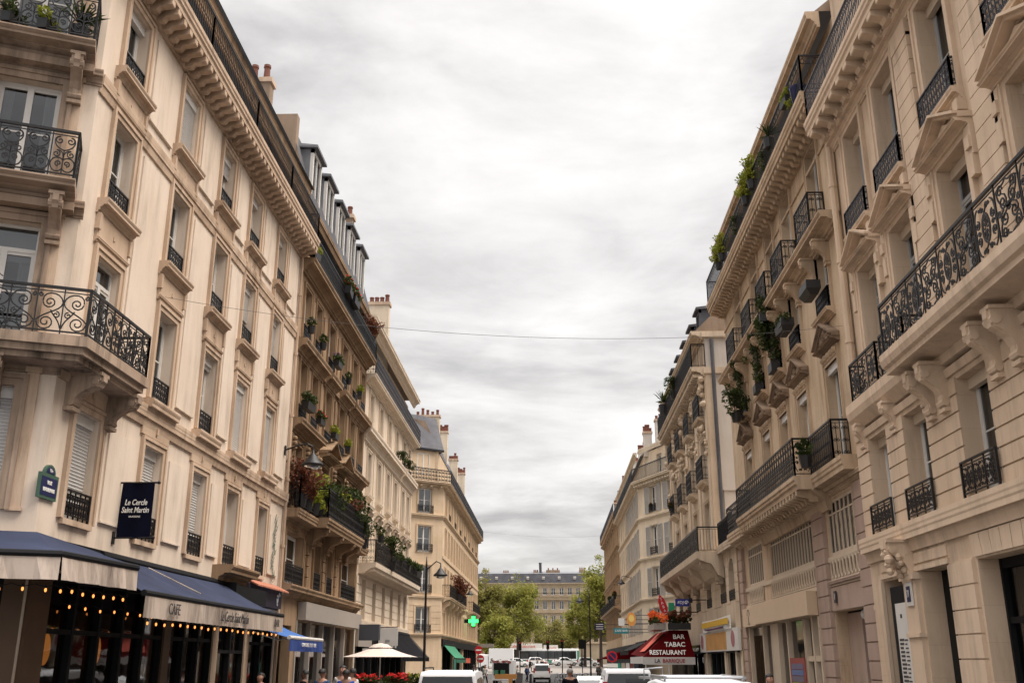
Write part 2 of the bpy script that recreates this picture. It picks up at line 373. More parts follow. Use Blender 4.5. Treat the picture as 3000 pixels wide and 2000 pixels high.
def railing(mb, path, z, h, cell, cw, top=.045, o=0., post=True, b=None):
    """ironwork along a plan path of local (x, y) points"""
    T0 = mb.T
    for (ax, ay), (bx, by) in zip(path, path[1:]):
        L = math.hypot(bx-ax, by-ay); n = max(1, round(L/cw)); w = L/n
        F = frame(ax, ay, bx-ax, by-ay); mb.T = (T0 @ F) if T0 else F
        mb.box(0, L, -.025, .025, z+h-top, z+h); mb.box(0, L, -.012, .012, z+.05, z+.075)
        mb.box(0, L, -.01, .01, z+h-top-.06, z+h-top-.045)
        for i in range(n):
            kw = dict(b=b) if b else {}
            if cell is cell_scroll: kw['flip'] = i % 2 == 1
            (cell if not isinstance(cell, (list, tuple)) else cell[i % len(cell)])(mb, i*w, w, z+.075, h-top-.135, **kw)
            if post: mb.box(i*w-.01, i*w+.01, -.012, .012, z, z+h-top)
        mb.box(-.02, .02, -.02, .02, z, z+h); mb.box(L-.02, L+.02, -.02, .02, z, z+h)
    mb.T = T0
# ------------------------------------------------------------------ buildings
class Bld:
    def __init__(s, name, label, X, Y0, Y1, side, cat='building'):
        s.side, s.Y0, s.Y1, s.X = side, Y0, Y1, X; s.Ym = (Y0+Y1)/2; s.sg = 1 if side == 'L' else -1
        s.root = empty(name, (X, s.Ym, 0), PI/2*s.sg, label, cat, 'buildings along the street')
        s.W = T((X, s.Ym, 0)) @ RZ(PI/2*s.sg); s.wall = MB(); s.I = Matrix.Identity(4)
    def U(s, Y): return (Y-s.Ym)*s.sg
    def iv(s, a, b): return tuple(sorted((s.U(a), s.U(b))))
    def frame(s, ox, oy, ux, uy): return s.W.inverted() @ frame(ox, oy, ux, uy)
    def part(s, name, mb, mat=None, parent=None, mtx=None, smooth=False): return obj(name, mb, mat, parent or s.root, mtx, smooth)
    def put(s, name, me, mtx, parent=None): return put(name, me, parent or s.root, mtx)
    def loc(s, x, y): v = s.W.inverted() @ Vector((x, y, 0)); return (v.x, v.y)

def wallface(mb, u0, u1, z0, z1, ops, dep=.3, o=0.):
    """wall sheet with openings (ua, ub, za, zb[, rise]) and their reveals; rise = height of an arched head"""
    us = sorted({u0, u1, *[v for q in ops for v in q[:2] if u0 < v < u1]}); zs = sorted({z0, z1, *[v for q in ops for v in q[2:4] if z0 < v < z1]})
    for i in range(len(us)-1):
        for j in range(len(zs)-1):
            a, b, c, d = us[i], us[i+1], zs[j], zs[j+1]; um, zm = (a+b)/2, (c+d)/2
            if any(q[0] < um < q[1] and q[2] < zm < q[3] for q in ops): continue
            mb.quad((a, -o, c), (b, -o, c), (b, -o, d), (a, -o, d))
    for q in ops:
        a, b, c, d = q[:4]; i = -o+dep
        mb.quad((a, -o, c), (a, -o, d), (a, i, d), (a, i, c)); mb.quad((b, -o, d), (b, -o, c), (b, i, c), (b, i, d))
        mb.quad((a, -o, d), (b, -o, d), (b, i, d), (a, i, d)); mb.quad((b, -o, c), (a, -o, c), (a, i, c), (b, i, c))
        if len(q) > 4:
            r = q[4]; n = 8; arc = [(a+(b-a)*k/n, d-r+r*math.sqrt(max(0, 1-(2*k/n-1)**2))) for k in range(n+1)]
            for k in range(n):
                p, p2 = arc[k], arc[k+1]
                mb.add([(p[0], -o, p[1]), (p2[0], -o, p2[1]), (p2[0], -o, d), (p[0], -o, d), (p[0], i, p[1]), (p2[0], i, p2[1])], [(0, 1, 2, 3), (0, 4, 5, 1)])
def courses(mb, u0, u1, z0, z1, n, ops, th=.03, gap=.035):
    """channelled masonry: raised courses with open joints, stopping at the openings"""
    h = (z1-z0)/n
    for k in range(n):
        a, b = z0+k*h+gap/2, z0+(k+1)*h-gap/2; cut = sorted(q[:2] for q in ops if q[2] < b-.02 and q[3] > a+.02); x = u0
        for p, q in cut+[(u1, u1)]:
            if min(p, u1)-x > .03: mb.box(x, min(p, u1), 0, th, a, b)
            x = max(x, q)

_wm = {}
def win_meshes(w, h, st, fm):
    k = (round(w, 2), round(h, 2), st, fm)
    if k in _wm: return _wm[k]
    f = MB(); a = .055; x = w/2
    f.bx(-x, -x+a, 0, .07, 0, h); f.bx(x-a, x, 0, .07, 0, h); f.bx(-x+a, x-a, 0, .07, h-a, h); f.bx(-x+a, x-a, 0, .07, 0, a)
    if st in ('casement', 'transom'):
        t = h*.76 if st == 'transom' else h-a
        f.bx(-.055, .055, -.012, .06, a, t)
        for s in (-1, 1):
            e0, e1 = sorted((s*.055, s*(x-a))); ee = e1 if s > 0 else e0
            f.bx(min(ee, ee-s*.05), max(ee, ee-s*.05), .01, .055, a, t); f.bx(e0, e1, .012, .055, a, a+.12)
            f.bx(e0, e1, .012, .055, t-.055, t); f.bx(e0, e1, .02, .05, a+(t-a)*.52, a+(t-a)*.52+.03)
        if st == 'transom': f.bx(-x+a, x-a, -.005, .065, t, t+.075)
    p = MB(); p.quad((-x+a, .035, a), (x-a, .035, a), (x-a, .035, h-a), (-x+a, .035, h-a))
    c = MB(); n = 7
    for s in (-1, 1):
        e = s*(x-a); wd = (x-a)*(.42 if s < 0 else .5)
        for i in range(n):
            x0, x1 = e-s*wd*i/n, e-s*wd*(i+1)/n; y0, y1 = .13+.03*(i % 2), .13+.03*((i+1) % 2)
            c.quad((x0, y0, a), (x1, y1, a), (x1, y1, h-a), (x0, y0, h-a))
    _wm[k] = (f.mesh('window', M[fm]), p.mesh('pane', M['glass']), c.mesh('curtain', M['curtain'])); return _wm[k]
_sh = {}
def roller_mesh(w, h):
    k = (round(w, 2), round(h, 2))
    if k not in _sh:
        m = MB(); n = max(3, int(h/.06)); s = h/n
        for i in range(n):
            z = i*s; m.add([(-w/2, 0, z), (w/2, 0, z), (w/2, -.014, z+s*.5), (-w/2, -.014, z+s*.5), (w/2, 0, z+s*.92), (-w/2, 0, z+s*.92), (w/2, .012, z+s), (-w/2, .012, z+s)], [(0, 1, 2, 3), (3, 2, 4, 5), (5, 4, 6, 7)])
        _sh[k] = m.mesh('roller_shutter', M['shutter'])
    return _sh[k]
def window(B, F, uc, z0, w, h, st='casement', rec=.24, fm='white', curtain=.6, roll=0., box=True, rollrec=.09, bm='white'):
    f, p, c = win_meshes(w, h, st, fm)
    o = B.put('window', f, F @ T((uc, rec, z0))); put('pane', p, o)
    if RN.random() < curtain: put('curtain', c, o)
    if not roll and not box and RN.random() < .28:
        bm_ = MB(); fr = RN.uniform(.2, .75); bm_.quad((-w/2+.06, .09, h*(1-fr)), (w/2-.06, .09, h*(1-fr)), (w/2-.06, .09, h-.06), (-w/2+.06, .09, h-.06)); put('blind', bm_.mesh('blind', M[RN.choice(('curtain', 'shutter', 'cream'))]), o)
    if roll > 0 or box is True:
        bh = .2
        if box:
            m = MB(); m.bx(-w/2+.002, w/2-.002, 0, .12, -bh, 0); put('shutter_box', m.mesh('shutter_box', M[bm]), o, T((0, rollrec-rec, h)))
        if roll > 0: put('roller_shutter', roller_mesh(w-.01, h*roll-bh*.9), o, T((0, rollrec-rec+.05, h-h*roll)))
    return o
_gm = {}
def guard(B, F, u0, u1, z0, h=.55, o=.03, cell=cell_dense, cw=.2, mat='iron', side=0.):
    k = (round(abs(u1-u0), 2), h, cell, cw, mat, side)
    if k not in _gm:
        w = abs(u1-u0); m = MB(); pts = [(0, 0), (w, 0)]
        if side: pts = [(0, side), (0, 0), (w, 0), (w, side)]
        railing(m, pts, 0, h, cell, cw, .03, b=.014 if h < .7 else None); _gm[k] = m.mesh('window_guard', M[mat])
    return B.put('window_guard', _gm[k], F @ T((min(u0, u1), -o, z0)))
def surround(mb, a, b, z0, z1, w=.17, o=.05):
    mb.box(a-w, a, 0, o, z0, z1+w); mb.box(b, b+w, 0, o, z0, z1+w); mb.box(a, b, 0, o, z1, z1+w)
    mb.box(a-w-.004, a-w*.62, -.01, o+.03, z0-.004, z1+w+.004); mb.box(b+w*.62, b+w+.004, -.01, o+.03, z0-.004, z1+w+.004); mb.box(a-w*.62, b+w*.62, -.01, o+.029, z1+w*.62, z1+w+.003)
def crown(z0, z1, o, k=None):
    """cornice profile from z0 (wall) up to z1 with an overhang o"""
    h = z1-z0
    return [(-.02, z0), (o*.18, z0), (o*.18, z0+h*.14), (o*.3, z0+h*.16), (o*.34, z0+h*.34), (o*.56, z0+h*.46), (o*.56, z0+h*.53), (o*.9, z0+h*.55), (o*.9, z0+h*.72), (o*.93, z0+h*.74), (o, z0+h*.86), (o, z1-.015), (o*.95, z1), (-.02, z1)]
def lip(z0, z1, o):
    h = z1-z0
    return [(-.02, z0), (o*.9, z0), (o*.9, z0+h*.3), (o*.96, z0+h*.42), (o*.96, z0+h*.6), (o, z0+h*.72), (o, z1), (-.02, z1)]
def console_prof(d, h):
    return [(-.02, 0), (d, 0), (d, -h*.16), (d*.93, -h*.24), (d*.9, -h*.34), (d*.68, -h*.42), (d*.45, -h*.55), (d*.3, -h*.72), (d*.3, -h*.88), (d*.16, -h), (-.02, -h)]
def console(B, F, uc, z, d, h, w=.24, mat=None, curl=True):
    m = MB(); m.mould(console_prof(d, h), -w/2, w/2); m.mould([(a*.98, b*.97-.005) for a, b in console_prof(d+.05, h)], -w/2+.05, w/2-.05)
    if curl:
        for zz, rr, oo in ((-h*.2, h*.11, d*.86), (-h*.88, h*.09, d*.22)): m.tube([(-w/2-.02, -oo, zz), (w/2+.02, -oo, zz)], rr, 8)
    m.box(-w/2-.03, w/2+.03, -.02, d+.03, 0, .06); m.box(-w/2-.02, w/2+.02, -.02, d*.3, -h-.07, -h)
    B.part('console', m, mat, None, F @ T((uc, 0, z)))
def pediment(B, F, uc, w, z0, rise, o, mat, base=.22, carve=False):
    m = MB(); x = w/2; t = .12
    m.mould(crown(z0, z0+base, o), uc-x, uc+x)
    zb = z0+base
    m.slab([(uc-x+.1, zb), (uc+x-.1, zb), (uc, zb+rise-.1)], -.02, o*.3)
    for s in (-1, 1):
        for k, (dz, oo) in enumerate(((0, o*.75), (t*.55, o*1.04))):
            hh = t*.55 if k == 0 else t*.45
            m.slab([(uc+s*(x+.02), zb+dz), (uc, zb+rise+dz), (uc, zb+rise+dz+hh), (uc+s*(x+.02), zb+dz+hh)], -.02, oo)
    if carve:
        r = random.Random(int(uc*100))
        for _ in range(26): a = r.uniform(-.8, .8); m.ball((uc+a*x*.7, -o*.4, zb+.08+r.random()*max(.05, rise*.8*(1-abs(a)))), r.uniform(.05, .1), 6, 4)
    return B.part('pediment', m, mat)
def modillions(mb, u0, u1, step, z0, z1, o0, o1, w):
    n = int(abs(u1-u0)/step); 
    for i in range(n+1):
        u = u0+(u1-u0)*(i+.5)/(n+1)
        mb.mould([(o0-.02, z0), (o0+(o1-o0)*.3, z0), (o0+(o1-o0)*.42, z0+(z1-z0)*.3), (o1*.97, z0+(z1-z0)*.42), (o1, z0+(z1-z0)*.5), (o1, z1+.01), (o0-.02, z1+.01)], u-w/2, u+w/2)
def mansard(B, Y0, Y1, zb, o, steps, ends=True):
    """roof: steps = [(depth, z, material)] from the eave inwards"""
    u0, u1 = B.iv(Y0, Y1); m = MB(); y, z = -o, zb; prof = [(y, z)]
    for d, zz, mt in steps:
        m.use(M[mt]); m.quad((u0, y, z), (u1, y, z), (u1, d, zz), (u0, d, zz)); y, z = d, zz; prof.append((y, z))
    m.use(M['zinc']); prof.append((9., z)); prof.append((9., zb)); m.quad((u0, y, z), (u1, y, z), (u1, 9., z), (u0, 9., z))
    if ends:
        m.use(M['party'])
        for u in (u0, u1): m.add([(u, a, b) for a, b in prof], [tuple(range(len(prof)))])
    return B.part('roof', m)
def dormer(B, F, uc, z0, w, h, y0, depth, roofmat='zinc', face='white'):
    m = MB(); m.use(M[face]); x = w/2
    m.bx(uc-x, uc-x+.13, y0, y0+.12, z0, z0+h); m.bx(uc+x-.13, uc+x, y0, y0+.12, z0, z0+h); m.bx(uc-x, uc+x, y0, y0+.12, z0+h-.16, z0+h); m.bx(uc-x, uc+x, y0, y0+.1, z0, z0+.1)
    m.bx(uc-.04, uc+.04, y0+.02, y0+.08, z0, z0+h)
    m.use(M['zinc' if face == 'white' else 'slate']); m.bx(uc-x+.002, uc-x+.05, y0+.12, y0+depth, z0, z0+h); m.bx(uc+x-.05, uc+x-.002, y0+.12, y0+depth, z0, z0+h)
    m.use(M[roofmat]); m.add([(uc-x-.12, y0-.16, z0+h), (uc+x+.12, y0-.16, z0+h), (uc+x+.12, y0+depth+.3, z0+h+.05), (uc-x-.12, y0+depth+.3, z0+h+.05), (uc-x-.12, y0-.16, z0+h+.1), (uc+x+.12, y0-.16, z0+h+.1), (uc+x+.05, y0+depth+.3, z0+h+.3), (uc-x-.05, y0+depth+.3, z0+h+.3)], [(0, 3, 2, 1), (4, 5, 6, 7), (0, 1, 5, 4), (1, 2, 6, 5), (3, 0, 4, 7)])
    d = B.part('dormer', m, None, None, F)
    p = MB(); p.quad((uc-x+.13, y0+.07, z0+.1), (uc+x-.13, y0+.07, z0+.1), (uc+x-.13, y0+.07, z0+h-.16), (uc-x+.13, y0+.07, z0+h-.16)); obj('pane', p, M['glass'], d)
def chimney(B, x0, x1, Y0, Y1, z0, z1, pots=4, mat='party'):
    """chimney stack given in street coordinates"""
    m = MB(); a, b = B.loc(x0, Y0), B.loc(x1, Y1); xs, ys = sorted((a[0], b[0])), sorted((a[1], b[1]))
    m.use(M[mat]); m.bx(*xs, *ys, z0, z1); m.use(M['trim']); m.bx(xs[0]-.07, xs[1]+.07, ys[0]-.07, ys[1]+.07, z1-.1, z1+.08)
    c = B.part('chimney', m)
    for i in range(pots):
        t = (i+.5)/pots; p = MB(); L = ys[1]-ys[0] > xs[1]-xs[0]
        q = ((xs[0]+xs[1])/2, ys[0]+(ys[1]-ys[0])*t) if L else (xs[0]+(xs[1]-xs[0])*t, (ys[0]+ys[1])/2)
        hh = RN.choice((.35, .5, .65)); p.lathe([(.13, z1+.08), (.11, z1+.08+hh*.8), (.14, z1+.08+hh*.85), (.13, z1+.08+hh)], 8, q); obj('chimney_pot', p, M['pot'], c)
def drainpipe(B, x, Y0, zs, r=.06, mat='trim', pts=None):
    m = MB(); a = B.loc(x, Y0)
    m.tube(pts or [(a[0], a[1], zs[0]), (a[0], a[1], zs[1])], r, 8)
    if not pts:
        for k in range(int((zs[1]-zs[0])/2.1)+1): z = zs[0]+1+2.1*k; m.lathe([(r+.02, z), (r+.02, z+.09)], 8, a)
    B.part('drainpipe', m, M[mat], smooth=False)
def shell(B, z1, dep=9., inner=True, z0=0., ends=(True, True)):
    w = B.wall; u0, u1 = B.iv(B.Y0, B.Y1)
    if ends[0]: u = B.U(B.Y0); w.quad((u, 0, z0), (u, dep, z0), (u, dep, z1), (u, 0, z1))
    if ends[1]: u = B.U(B.Y1); w.quad((u, 0, z0), (u, dep, z0), (u, dep, z1), (u, 0, z1))
    w.quad((u0, dep, z0), (u1, dep, z0), (u1, dep, z1), (u0, dep, z1)); w.quad((u0, .32, z1), (u1, .32, z1), (u1, dep, z1), (u0, dep, z1))
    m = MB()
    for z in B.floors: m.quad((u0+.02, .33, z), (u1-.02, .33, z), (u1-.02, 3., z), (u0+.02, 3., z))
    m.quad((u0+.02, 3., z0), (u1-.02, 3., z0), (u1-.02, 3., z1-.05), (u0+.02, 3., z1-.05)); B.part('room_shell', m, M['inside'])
def stoneband(B, name, mb, mat): return B.part(name, mb, mat)

# ================================================================== corner house with the cafe (left, nearest)
B = L1 = Bld('corner_building', 'cream plastered corner building with three stacked iron balconies above the cafe', -8.5, 16.25, 31.6, 'L'); I = B.I
bays = [(17.08, 18.07), (20.2, 21.2), (23.15, 24.1), (25.75, 26.72), (28.68, 29.58)]; rows = [(4.47, 6.42), (7.42, 9.4), (10.5, 12.32), (13.38, 15.05)]
ops = [(*B.iv(*b), *r) for b in bays for r in rows]
gf = [(*B.iv(17.0, 22.3), .35, 3.55), (*B.iv(22.7, 25.6), .35, 3.55), (*B.iv(26., 28.3), .1, 3.5), (*B.iv(28.7, 31.2), .35, 3.5)]
wallface(B.wall, *B.iv(16.25, 31.6), 0, 15.7, ops+gf, .3)
CF = B.frame(-8.5, 16.25, .92, .39)                       # cut-off corner, u runs left (negative) from its right edge
cops = [(-1.68, -.62, 4.47, 6.55), (-1.7, -.6, 7.42, 9.55), (-1.7, -.6, 10.32, 12.38), (-1.7, -.6, 13.2, 15.2), (-2.9, -.35, .35, 3.45)]
B.wall.T = CF; wallface(B.wall, -3.3, 0, 0, 15.7, cops, .3); B.wall.T = None
c0 = B.W.inverted() @ (frame(-8.5, 16.25, .92, .39) @ Vector((-3.3, 0, 0))); 
SF = B.frame(-17.5, 14.963, 1, 0); sops = [(a, a+1., *r) for a in (1.2, 3.7) for r in ((4.47, 6.42), (7.42, 9.4), (10.5, 12.32), (13.38, 15.05))]; B.wall.T = SF; wallface(B.wall, 0, 5.96, 0, 15.7, sops, .3); B.wall.T = None
for q in sops: window(B, SF, (q[0]+q[1])/2, q[2], 1., q[3]-q[2], 'casement', .2, box=False)
B.floors = (3.75, 6.9, 9.9, 12.7, 15.65); shell(B, 15.7, ends=(False, True)); B.part('wall', B.wall, M['plaster'])
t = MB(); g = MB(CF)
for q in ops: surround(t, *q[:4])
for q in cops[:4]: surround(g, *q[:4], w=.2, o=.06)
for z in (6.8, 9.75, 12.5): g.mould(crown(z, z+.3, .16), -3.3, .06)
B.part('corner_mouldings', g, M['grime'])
for b in bays:
    a, c = B.iv(*b)
    for z0, z1, o, e in ((9.6, 10.46, .24, .28), (12.52, 13.34, .24, .28)):      # sill of the upper window = hood of the lower one
        t.mould(crown(z1-.3, z1, o), a-e, c+e); t.box(a-.21, c+.21, -.01, .055, z0, z1-.3); t.mould(crown(z0-.02, z0+.1, .1), a-.22, c+.22); t.box((a+c)/2-.035, (a+c)/2+.035, .05, .075, z0+.28, z0+.36)
        for e2 in (a-.2, c+.2): t.box(e2-.05, e2+.05, -.01, .1, z1-.62, z1-.3)
    t.mould(crown(6.95, 7.36, .24), a-.3, c+.3); t.box(a-.25, c+.25, 0, .05, 6.62, 6.95); t.box(a-.08, c+.08, 0, .08, 4.37, 4.47)
    t.box((a+c)/2-.04, (a+c)/2+.04, .05, .09, 6.72, 6.85)
u0, u1 = B.iv(16.25, 31.6)
t.mould(lip(6.95, 7.2, .13), u0+.02, u1); t.mould([(-.02, 6.78), (.05, 6.78), (.08, 6.95), (-.02, 6.95)], u0, u1)
t.mould(lip(12.57, 12.78, .09), u0+.02, u1); t.mould([(-.02, 12.4), (.04, 12.4), (.06, 12.57), (-.02, 12.57)], u0, u1)
t.mould(lip(15.3, 15.42, .08), u0, u1)
B.part('window_surrounds', t, M['trim'])
piers = [(18.45, 19.85), (21.6, 22.8), (24.5, 25.38), (27.15, 28.3), (30.0, 31.15)]
for a, b in piers:
    a, b = B.iv(a, b)
    for z0, z1 in ((4.62, 6.35), (7.62, 12.25), (13.15, 15.1)): pm = MB(); pm.box(a+.06, b-.06, -.01, .035, z0, z1); pm.box(a+.06, b-.06, -.01, .06, z0-.04, z0); B.part('wall_panel', pm, M['plaster'])
pm = MB(CF)
for z0, z1 in ((4.5, 6.8), (7.5, 9.7), (10.35, 12.5), (13.2, 15.2)):
    for q in ((-.46, -.26), (-2.1, -1.92)): pm = MB(CF); pm.box(*q, -.01, .05, z0, z1); pm.box(q[0]-.03, q[1]+.03, -.01, .08, z0-.05, z0); pm.box(q[0]-.03, q[1]+.03, -.01, .08, z1, z1+.1); B.part('pilaster', pm, M['trim'])
cm = MB(); cm.mould(lip(15.62, 15.98, .62), u0-.1, u1); cm.mould([(-.02, 15.42), (.1, 15.42), (.14, 15.62), (-.02, 15.62)], u0, u1); modillions(cm, u0, u1, .36, 15.34, 15.63, .08, .55, .17)
cm.T = CF; cm.mould(lip(15.62, 15.98, .62), -3.3, .15); modillions(cm, -3.3, 0, .36, 15.34, 15.63, .08, .55, .17); cm.T = None
B.part('cornice', cm, M['trim'])
r = MB(); 
for Ya, Yb in ((16.2, 20.2), (20.2, 24.), (24., 27.8), (27.8, 31.5)):
    a, b = B.iv(Ya, Yb); railing(r, [(a, -.55), (b, -.55)], 15.98, .95, (cell_bars,), .125, .035, post=False, b=.013)
a = B.U(31.5); railing(r, [(a, -.55), (a, 0)], 15.98, 1.0, cell_bars, .12, .04, post=False)
B.part('cornice_railing', r, M['iron'])
at = MB(); at.box(u0, u1, -1.2, -.27, 15.98, 17.55); B.part('attic_wall', at, plain('pink_white_render', (.80, .70, .66), .9, 0., .08))
gt = MB(); gt.mould(crown(17.4, 17.95, .2), u0, u1); B.part('eaves', gt, M['l2trim'])
mansard(B, 16.25, 31.6, 17.95, .3, [(.9, 20.0, 'zinc'), (4., 21.0, 'zinc')], ends=True)
chimney(B, -11.3, -9.95, 31.1, 31.55, 18., 22.15, 3)
bg = {0: 1.0, 1: 0}
styles = [[('roll', .55), ('roll', 1.), ('roll', .82), ('c', 0), ('c', 0)], [('tr', 0), ('c', 0), ('roll', .16), ('roll', 1.), ('roll', 1.)], [('c', 0), ('c', 0), ('c', 0), ('roll', .56), ('roll', .74)], [('roll', .06), ('roll', 1.), ('roll', .34), ('roll', .07), ('roll', .07)]]
styles[0][0] = ('roll', .83); styles[0][1] = ('roll', .9)
for ri, (z0, z1) in enumerate(rows):
    for bi, b in enumerate(bays):
        a, c = B.iv(*b); k, v = styles[ri][bi]
        window(B, I, (a+c)/2, z0, c-a, z1-z0, 'transom' if k == 'tr' else 'casement', .22 if k != 'tr' else .12, roll=v, box=k == 'roll', rollrec=.05 if v > .9 else .1, curtain=.7)
        if not (ri == 1 and bi == 0) and v < .95: guard(B, I, a+.01, c-.01, z0+.02, .5, .0 if ri else .02)
for (a, c, z0, z1), k in zip(cops[:4], (0, 1, 2, 2)):
    window(B, CF, (a+c)/2, z0, c-a, z1-z0, 'transom' if k == 1 else 'casement', .2, roll=.8 if k == 0 else 0, box=k == 0, curtain=1. if k else 0)
# balconies of the cut-off corner
bl = MB(); bl.T = CF
n = (.92, .39)
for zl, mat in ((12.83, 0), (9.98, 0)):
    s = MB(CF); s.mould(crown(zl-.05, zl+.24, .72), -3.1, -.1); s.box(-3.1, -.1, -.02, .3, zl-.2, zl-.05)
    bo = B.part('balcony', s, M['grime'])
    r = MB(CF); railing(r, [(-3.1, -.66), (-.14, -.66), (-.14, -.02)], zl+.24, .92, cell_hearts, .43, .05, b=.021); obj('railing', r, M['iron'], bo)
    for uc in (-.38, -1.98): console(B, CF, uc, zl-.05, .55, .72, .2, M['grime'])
ext = .72
p0 = CF @ Vector((-3.3, 0, 0)); p1 = CF @ Vector((-3.3, -ext, 0)); pc = B.W.inverted() @ Vector((-7.78, 15.72, 0)); pd = B.W.inverted() @ Vector((-7.78, 18.42, 0)); pe = B.W.inverted() @ Vector((-8.5, 18.42, 0)); pf = B.W.inverted() @ Vector((-8.5, 16.25, 0))
poly = [(p.x, p.y) for p in (p0, p1, pc, pd, pe, pf)]
s = MB()
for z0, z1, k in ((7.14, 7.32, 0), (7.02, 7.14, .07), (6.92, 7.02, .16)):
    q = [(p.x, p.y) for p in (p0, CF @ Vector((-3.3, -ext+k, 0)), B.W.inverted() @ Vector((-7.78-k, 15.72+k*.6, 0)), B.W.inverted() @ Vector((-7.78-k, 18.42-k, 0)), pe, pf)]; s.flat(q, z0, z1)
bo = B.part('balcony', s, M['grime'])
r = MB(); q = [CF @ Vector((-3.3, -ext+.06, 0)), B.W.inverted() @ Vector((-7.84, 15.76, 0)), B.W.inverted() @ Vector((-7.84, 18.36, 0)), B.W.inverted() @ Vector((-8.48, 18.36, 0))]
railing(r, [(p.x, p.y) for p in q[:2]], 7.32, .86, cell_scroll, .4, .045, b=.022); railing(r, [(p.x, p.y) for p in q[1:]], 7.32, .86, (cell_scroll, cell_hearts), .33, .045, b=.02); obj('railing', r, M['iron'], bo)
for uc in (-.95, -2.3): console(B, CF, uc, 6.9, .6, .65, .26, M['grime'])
for Y in (16.75, 18.3): console(B, I, B.U(Y), 6.9, .6, .55, .26, M['grime'])
drainpipe(B, -8.42, 31.45, (.3, 16.), .05)
# cafe front
c = MB(); c.use(M['black'])
def mullions(c, Ya, Yb, z0, z1, n, o=.02):
    a, b = B.iv(Ya, Yb)
    for k in range(n+1): u = a+(b-a)*k/n; c.box(u-.05, u+.05, -.16, o, z0, z1)
    c.box(a, b, -.15, o-.01, z1-.12, z1); c.box(a, b, -.15, o-.01, z0, z0+.5); c.box(a, b, -.14, o-.012, z0+2.2, z0+2.28)
mullions(c, 17.0, 22.3, .35, 3.55, 5); mullions(c, 22.7, 25.6, .35, 3.55, 3); mullions(c, 26., 28.3, .1, 3.5, 2); mullions(c, 28.7, 31.2, .35, 3.5, 2)
c.T = CF
for k in range(4): u = -2.9+2.55*k/3; c.box(u-.05, u+.05, -.16, .02, .35, 3.45)
c.box(-2.9, -.35, -.15, .01, 3.33, 3.45); c.box(-2.9, -.35, -.15, .01, .35, .8); c.T = None
c.box(*B.iv(16.3, 31.55), -.0, .09, 3.6, 4.08)
sf = B.part('shopfront', c); wd = plain('dark_brown_cladding', (.10, .055, .028), .6, 0., .3)
for Ya, Yb, mt in ((16.3, 17.0, wd), (22.3, 22.7, wd), (25.6, 26., M['trim']), (28.3, 28.7, M['trim'])): a, b = B.iv(Ya, Yb); pl = MB(); pl.box(a, b, -.01, .06, 0, 3.58); obj('pier_cladding', pl, mt, sf)
for q in ((-3.3, -2.92), (-.33, -.02)): pl = MB(CF); pl.box(*q, -.01, .06, 0, 3.8); obj('pier_cladding', pl, wd, sf)
pl = MB(CF); pl.box(-2.92, -.33, -.01, .05, 3.46, 3.8); obj('pier_cladding', pl, wd, sf)
gp = MB()
for q in gf: gp.quad((q[0], .1, q[2]), (q[1], .1, q[2]), (q[1], .1, q[3]), (q[0], .1, q[3]))
gp.T = CF; gp.quad((-2.9, .1, .35), (-.35, .1, .35), (-.35, .1, 3.45), (-2.9, .1, 3.45)); obj('shop_glass', gp, M['shopglass'], sf)
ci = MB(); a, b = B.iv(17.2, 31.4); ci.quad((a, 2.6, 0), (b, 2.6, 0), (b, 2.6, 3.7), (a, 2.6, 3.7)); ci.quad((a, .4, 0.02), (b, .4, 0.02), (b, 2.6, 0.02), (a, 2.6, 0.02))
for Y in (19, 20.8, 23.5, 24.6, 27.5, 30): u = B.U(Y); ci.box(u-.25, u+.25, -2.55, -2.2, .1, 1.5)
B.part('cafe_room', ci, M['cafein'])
for Y in (18.6, 20.2, 21.8, 24.3):
    wl = MB(); wl.ball((B.U(Y), 2.3, 2.35), .16, 10, 8, (1, .6, 2.1)); B.part('wall_lamp', wl, M['walllamp'], sf)
gr = MB(); rr = random.Random(5)
for k in range(15):
    z = 4.5+.125*k; u = B.U(30.55)+rr.uniform(-.12, .12); gr.bar(spiral(u, z, rr.uniform(.08, .16), rr.uniform(.6, 1.2), rr.random()*6, rr.choice((-1, 1)), 9, .4), .016, .066, .004); gr.bar([(u-.15, z), (u-.05, z+.16), (u+.02, z-.05), (u+.16, z+.12)], .016, .0665, .004)
B.part('graffiti', gr, plain('green_spray', (.035, .10, .075), .8))
lg = MB(); a, b = B.iv(25.2, 27.6); lg.mould(crown(3.98, 4.42, .55), a, b); B.part('stone_ledge', lg, M['l2trim'])
tl = MB(); a, b = B.iv(27.9, 31.3)
for k in range(6): x = a+(b-a)*k/6; tl.add([(x+.01, -.02, 4.32), (x+.55, -.02, 4.32), (x+.55, -.42, 4.13), (x+.01, -.42, 4.13), (x+.01, -.02, 4.28), (x+.55, -.02, 4.28), (x+.55, -.42, 4.09), (x+.01, -.42, 4.09)], [(0, 3, 2, 1), (4, 5, 6, 7), (3, 7, 6, 2), (0, 4, 7, 3), (1, 2, 6, 5)])
B.part('tile_ledge', tl, M['terracotta'])

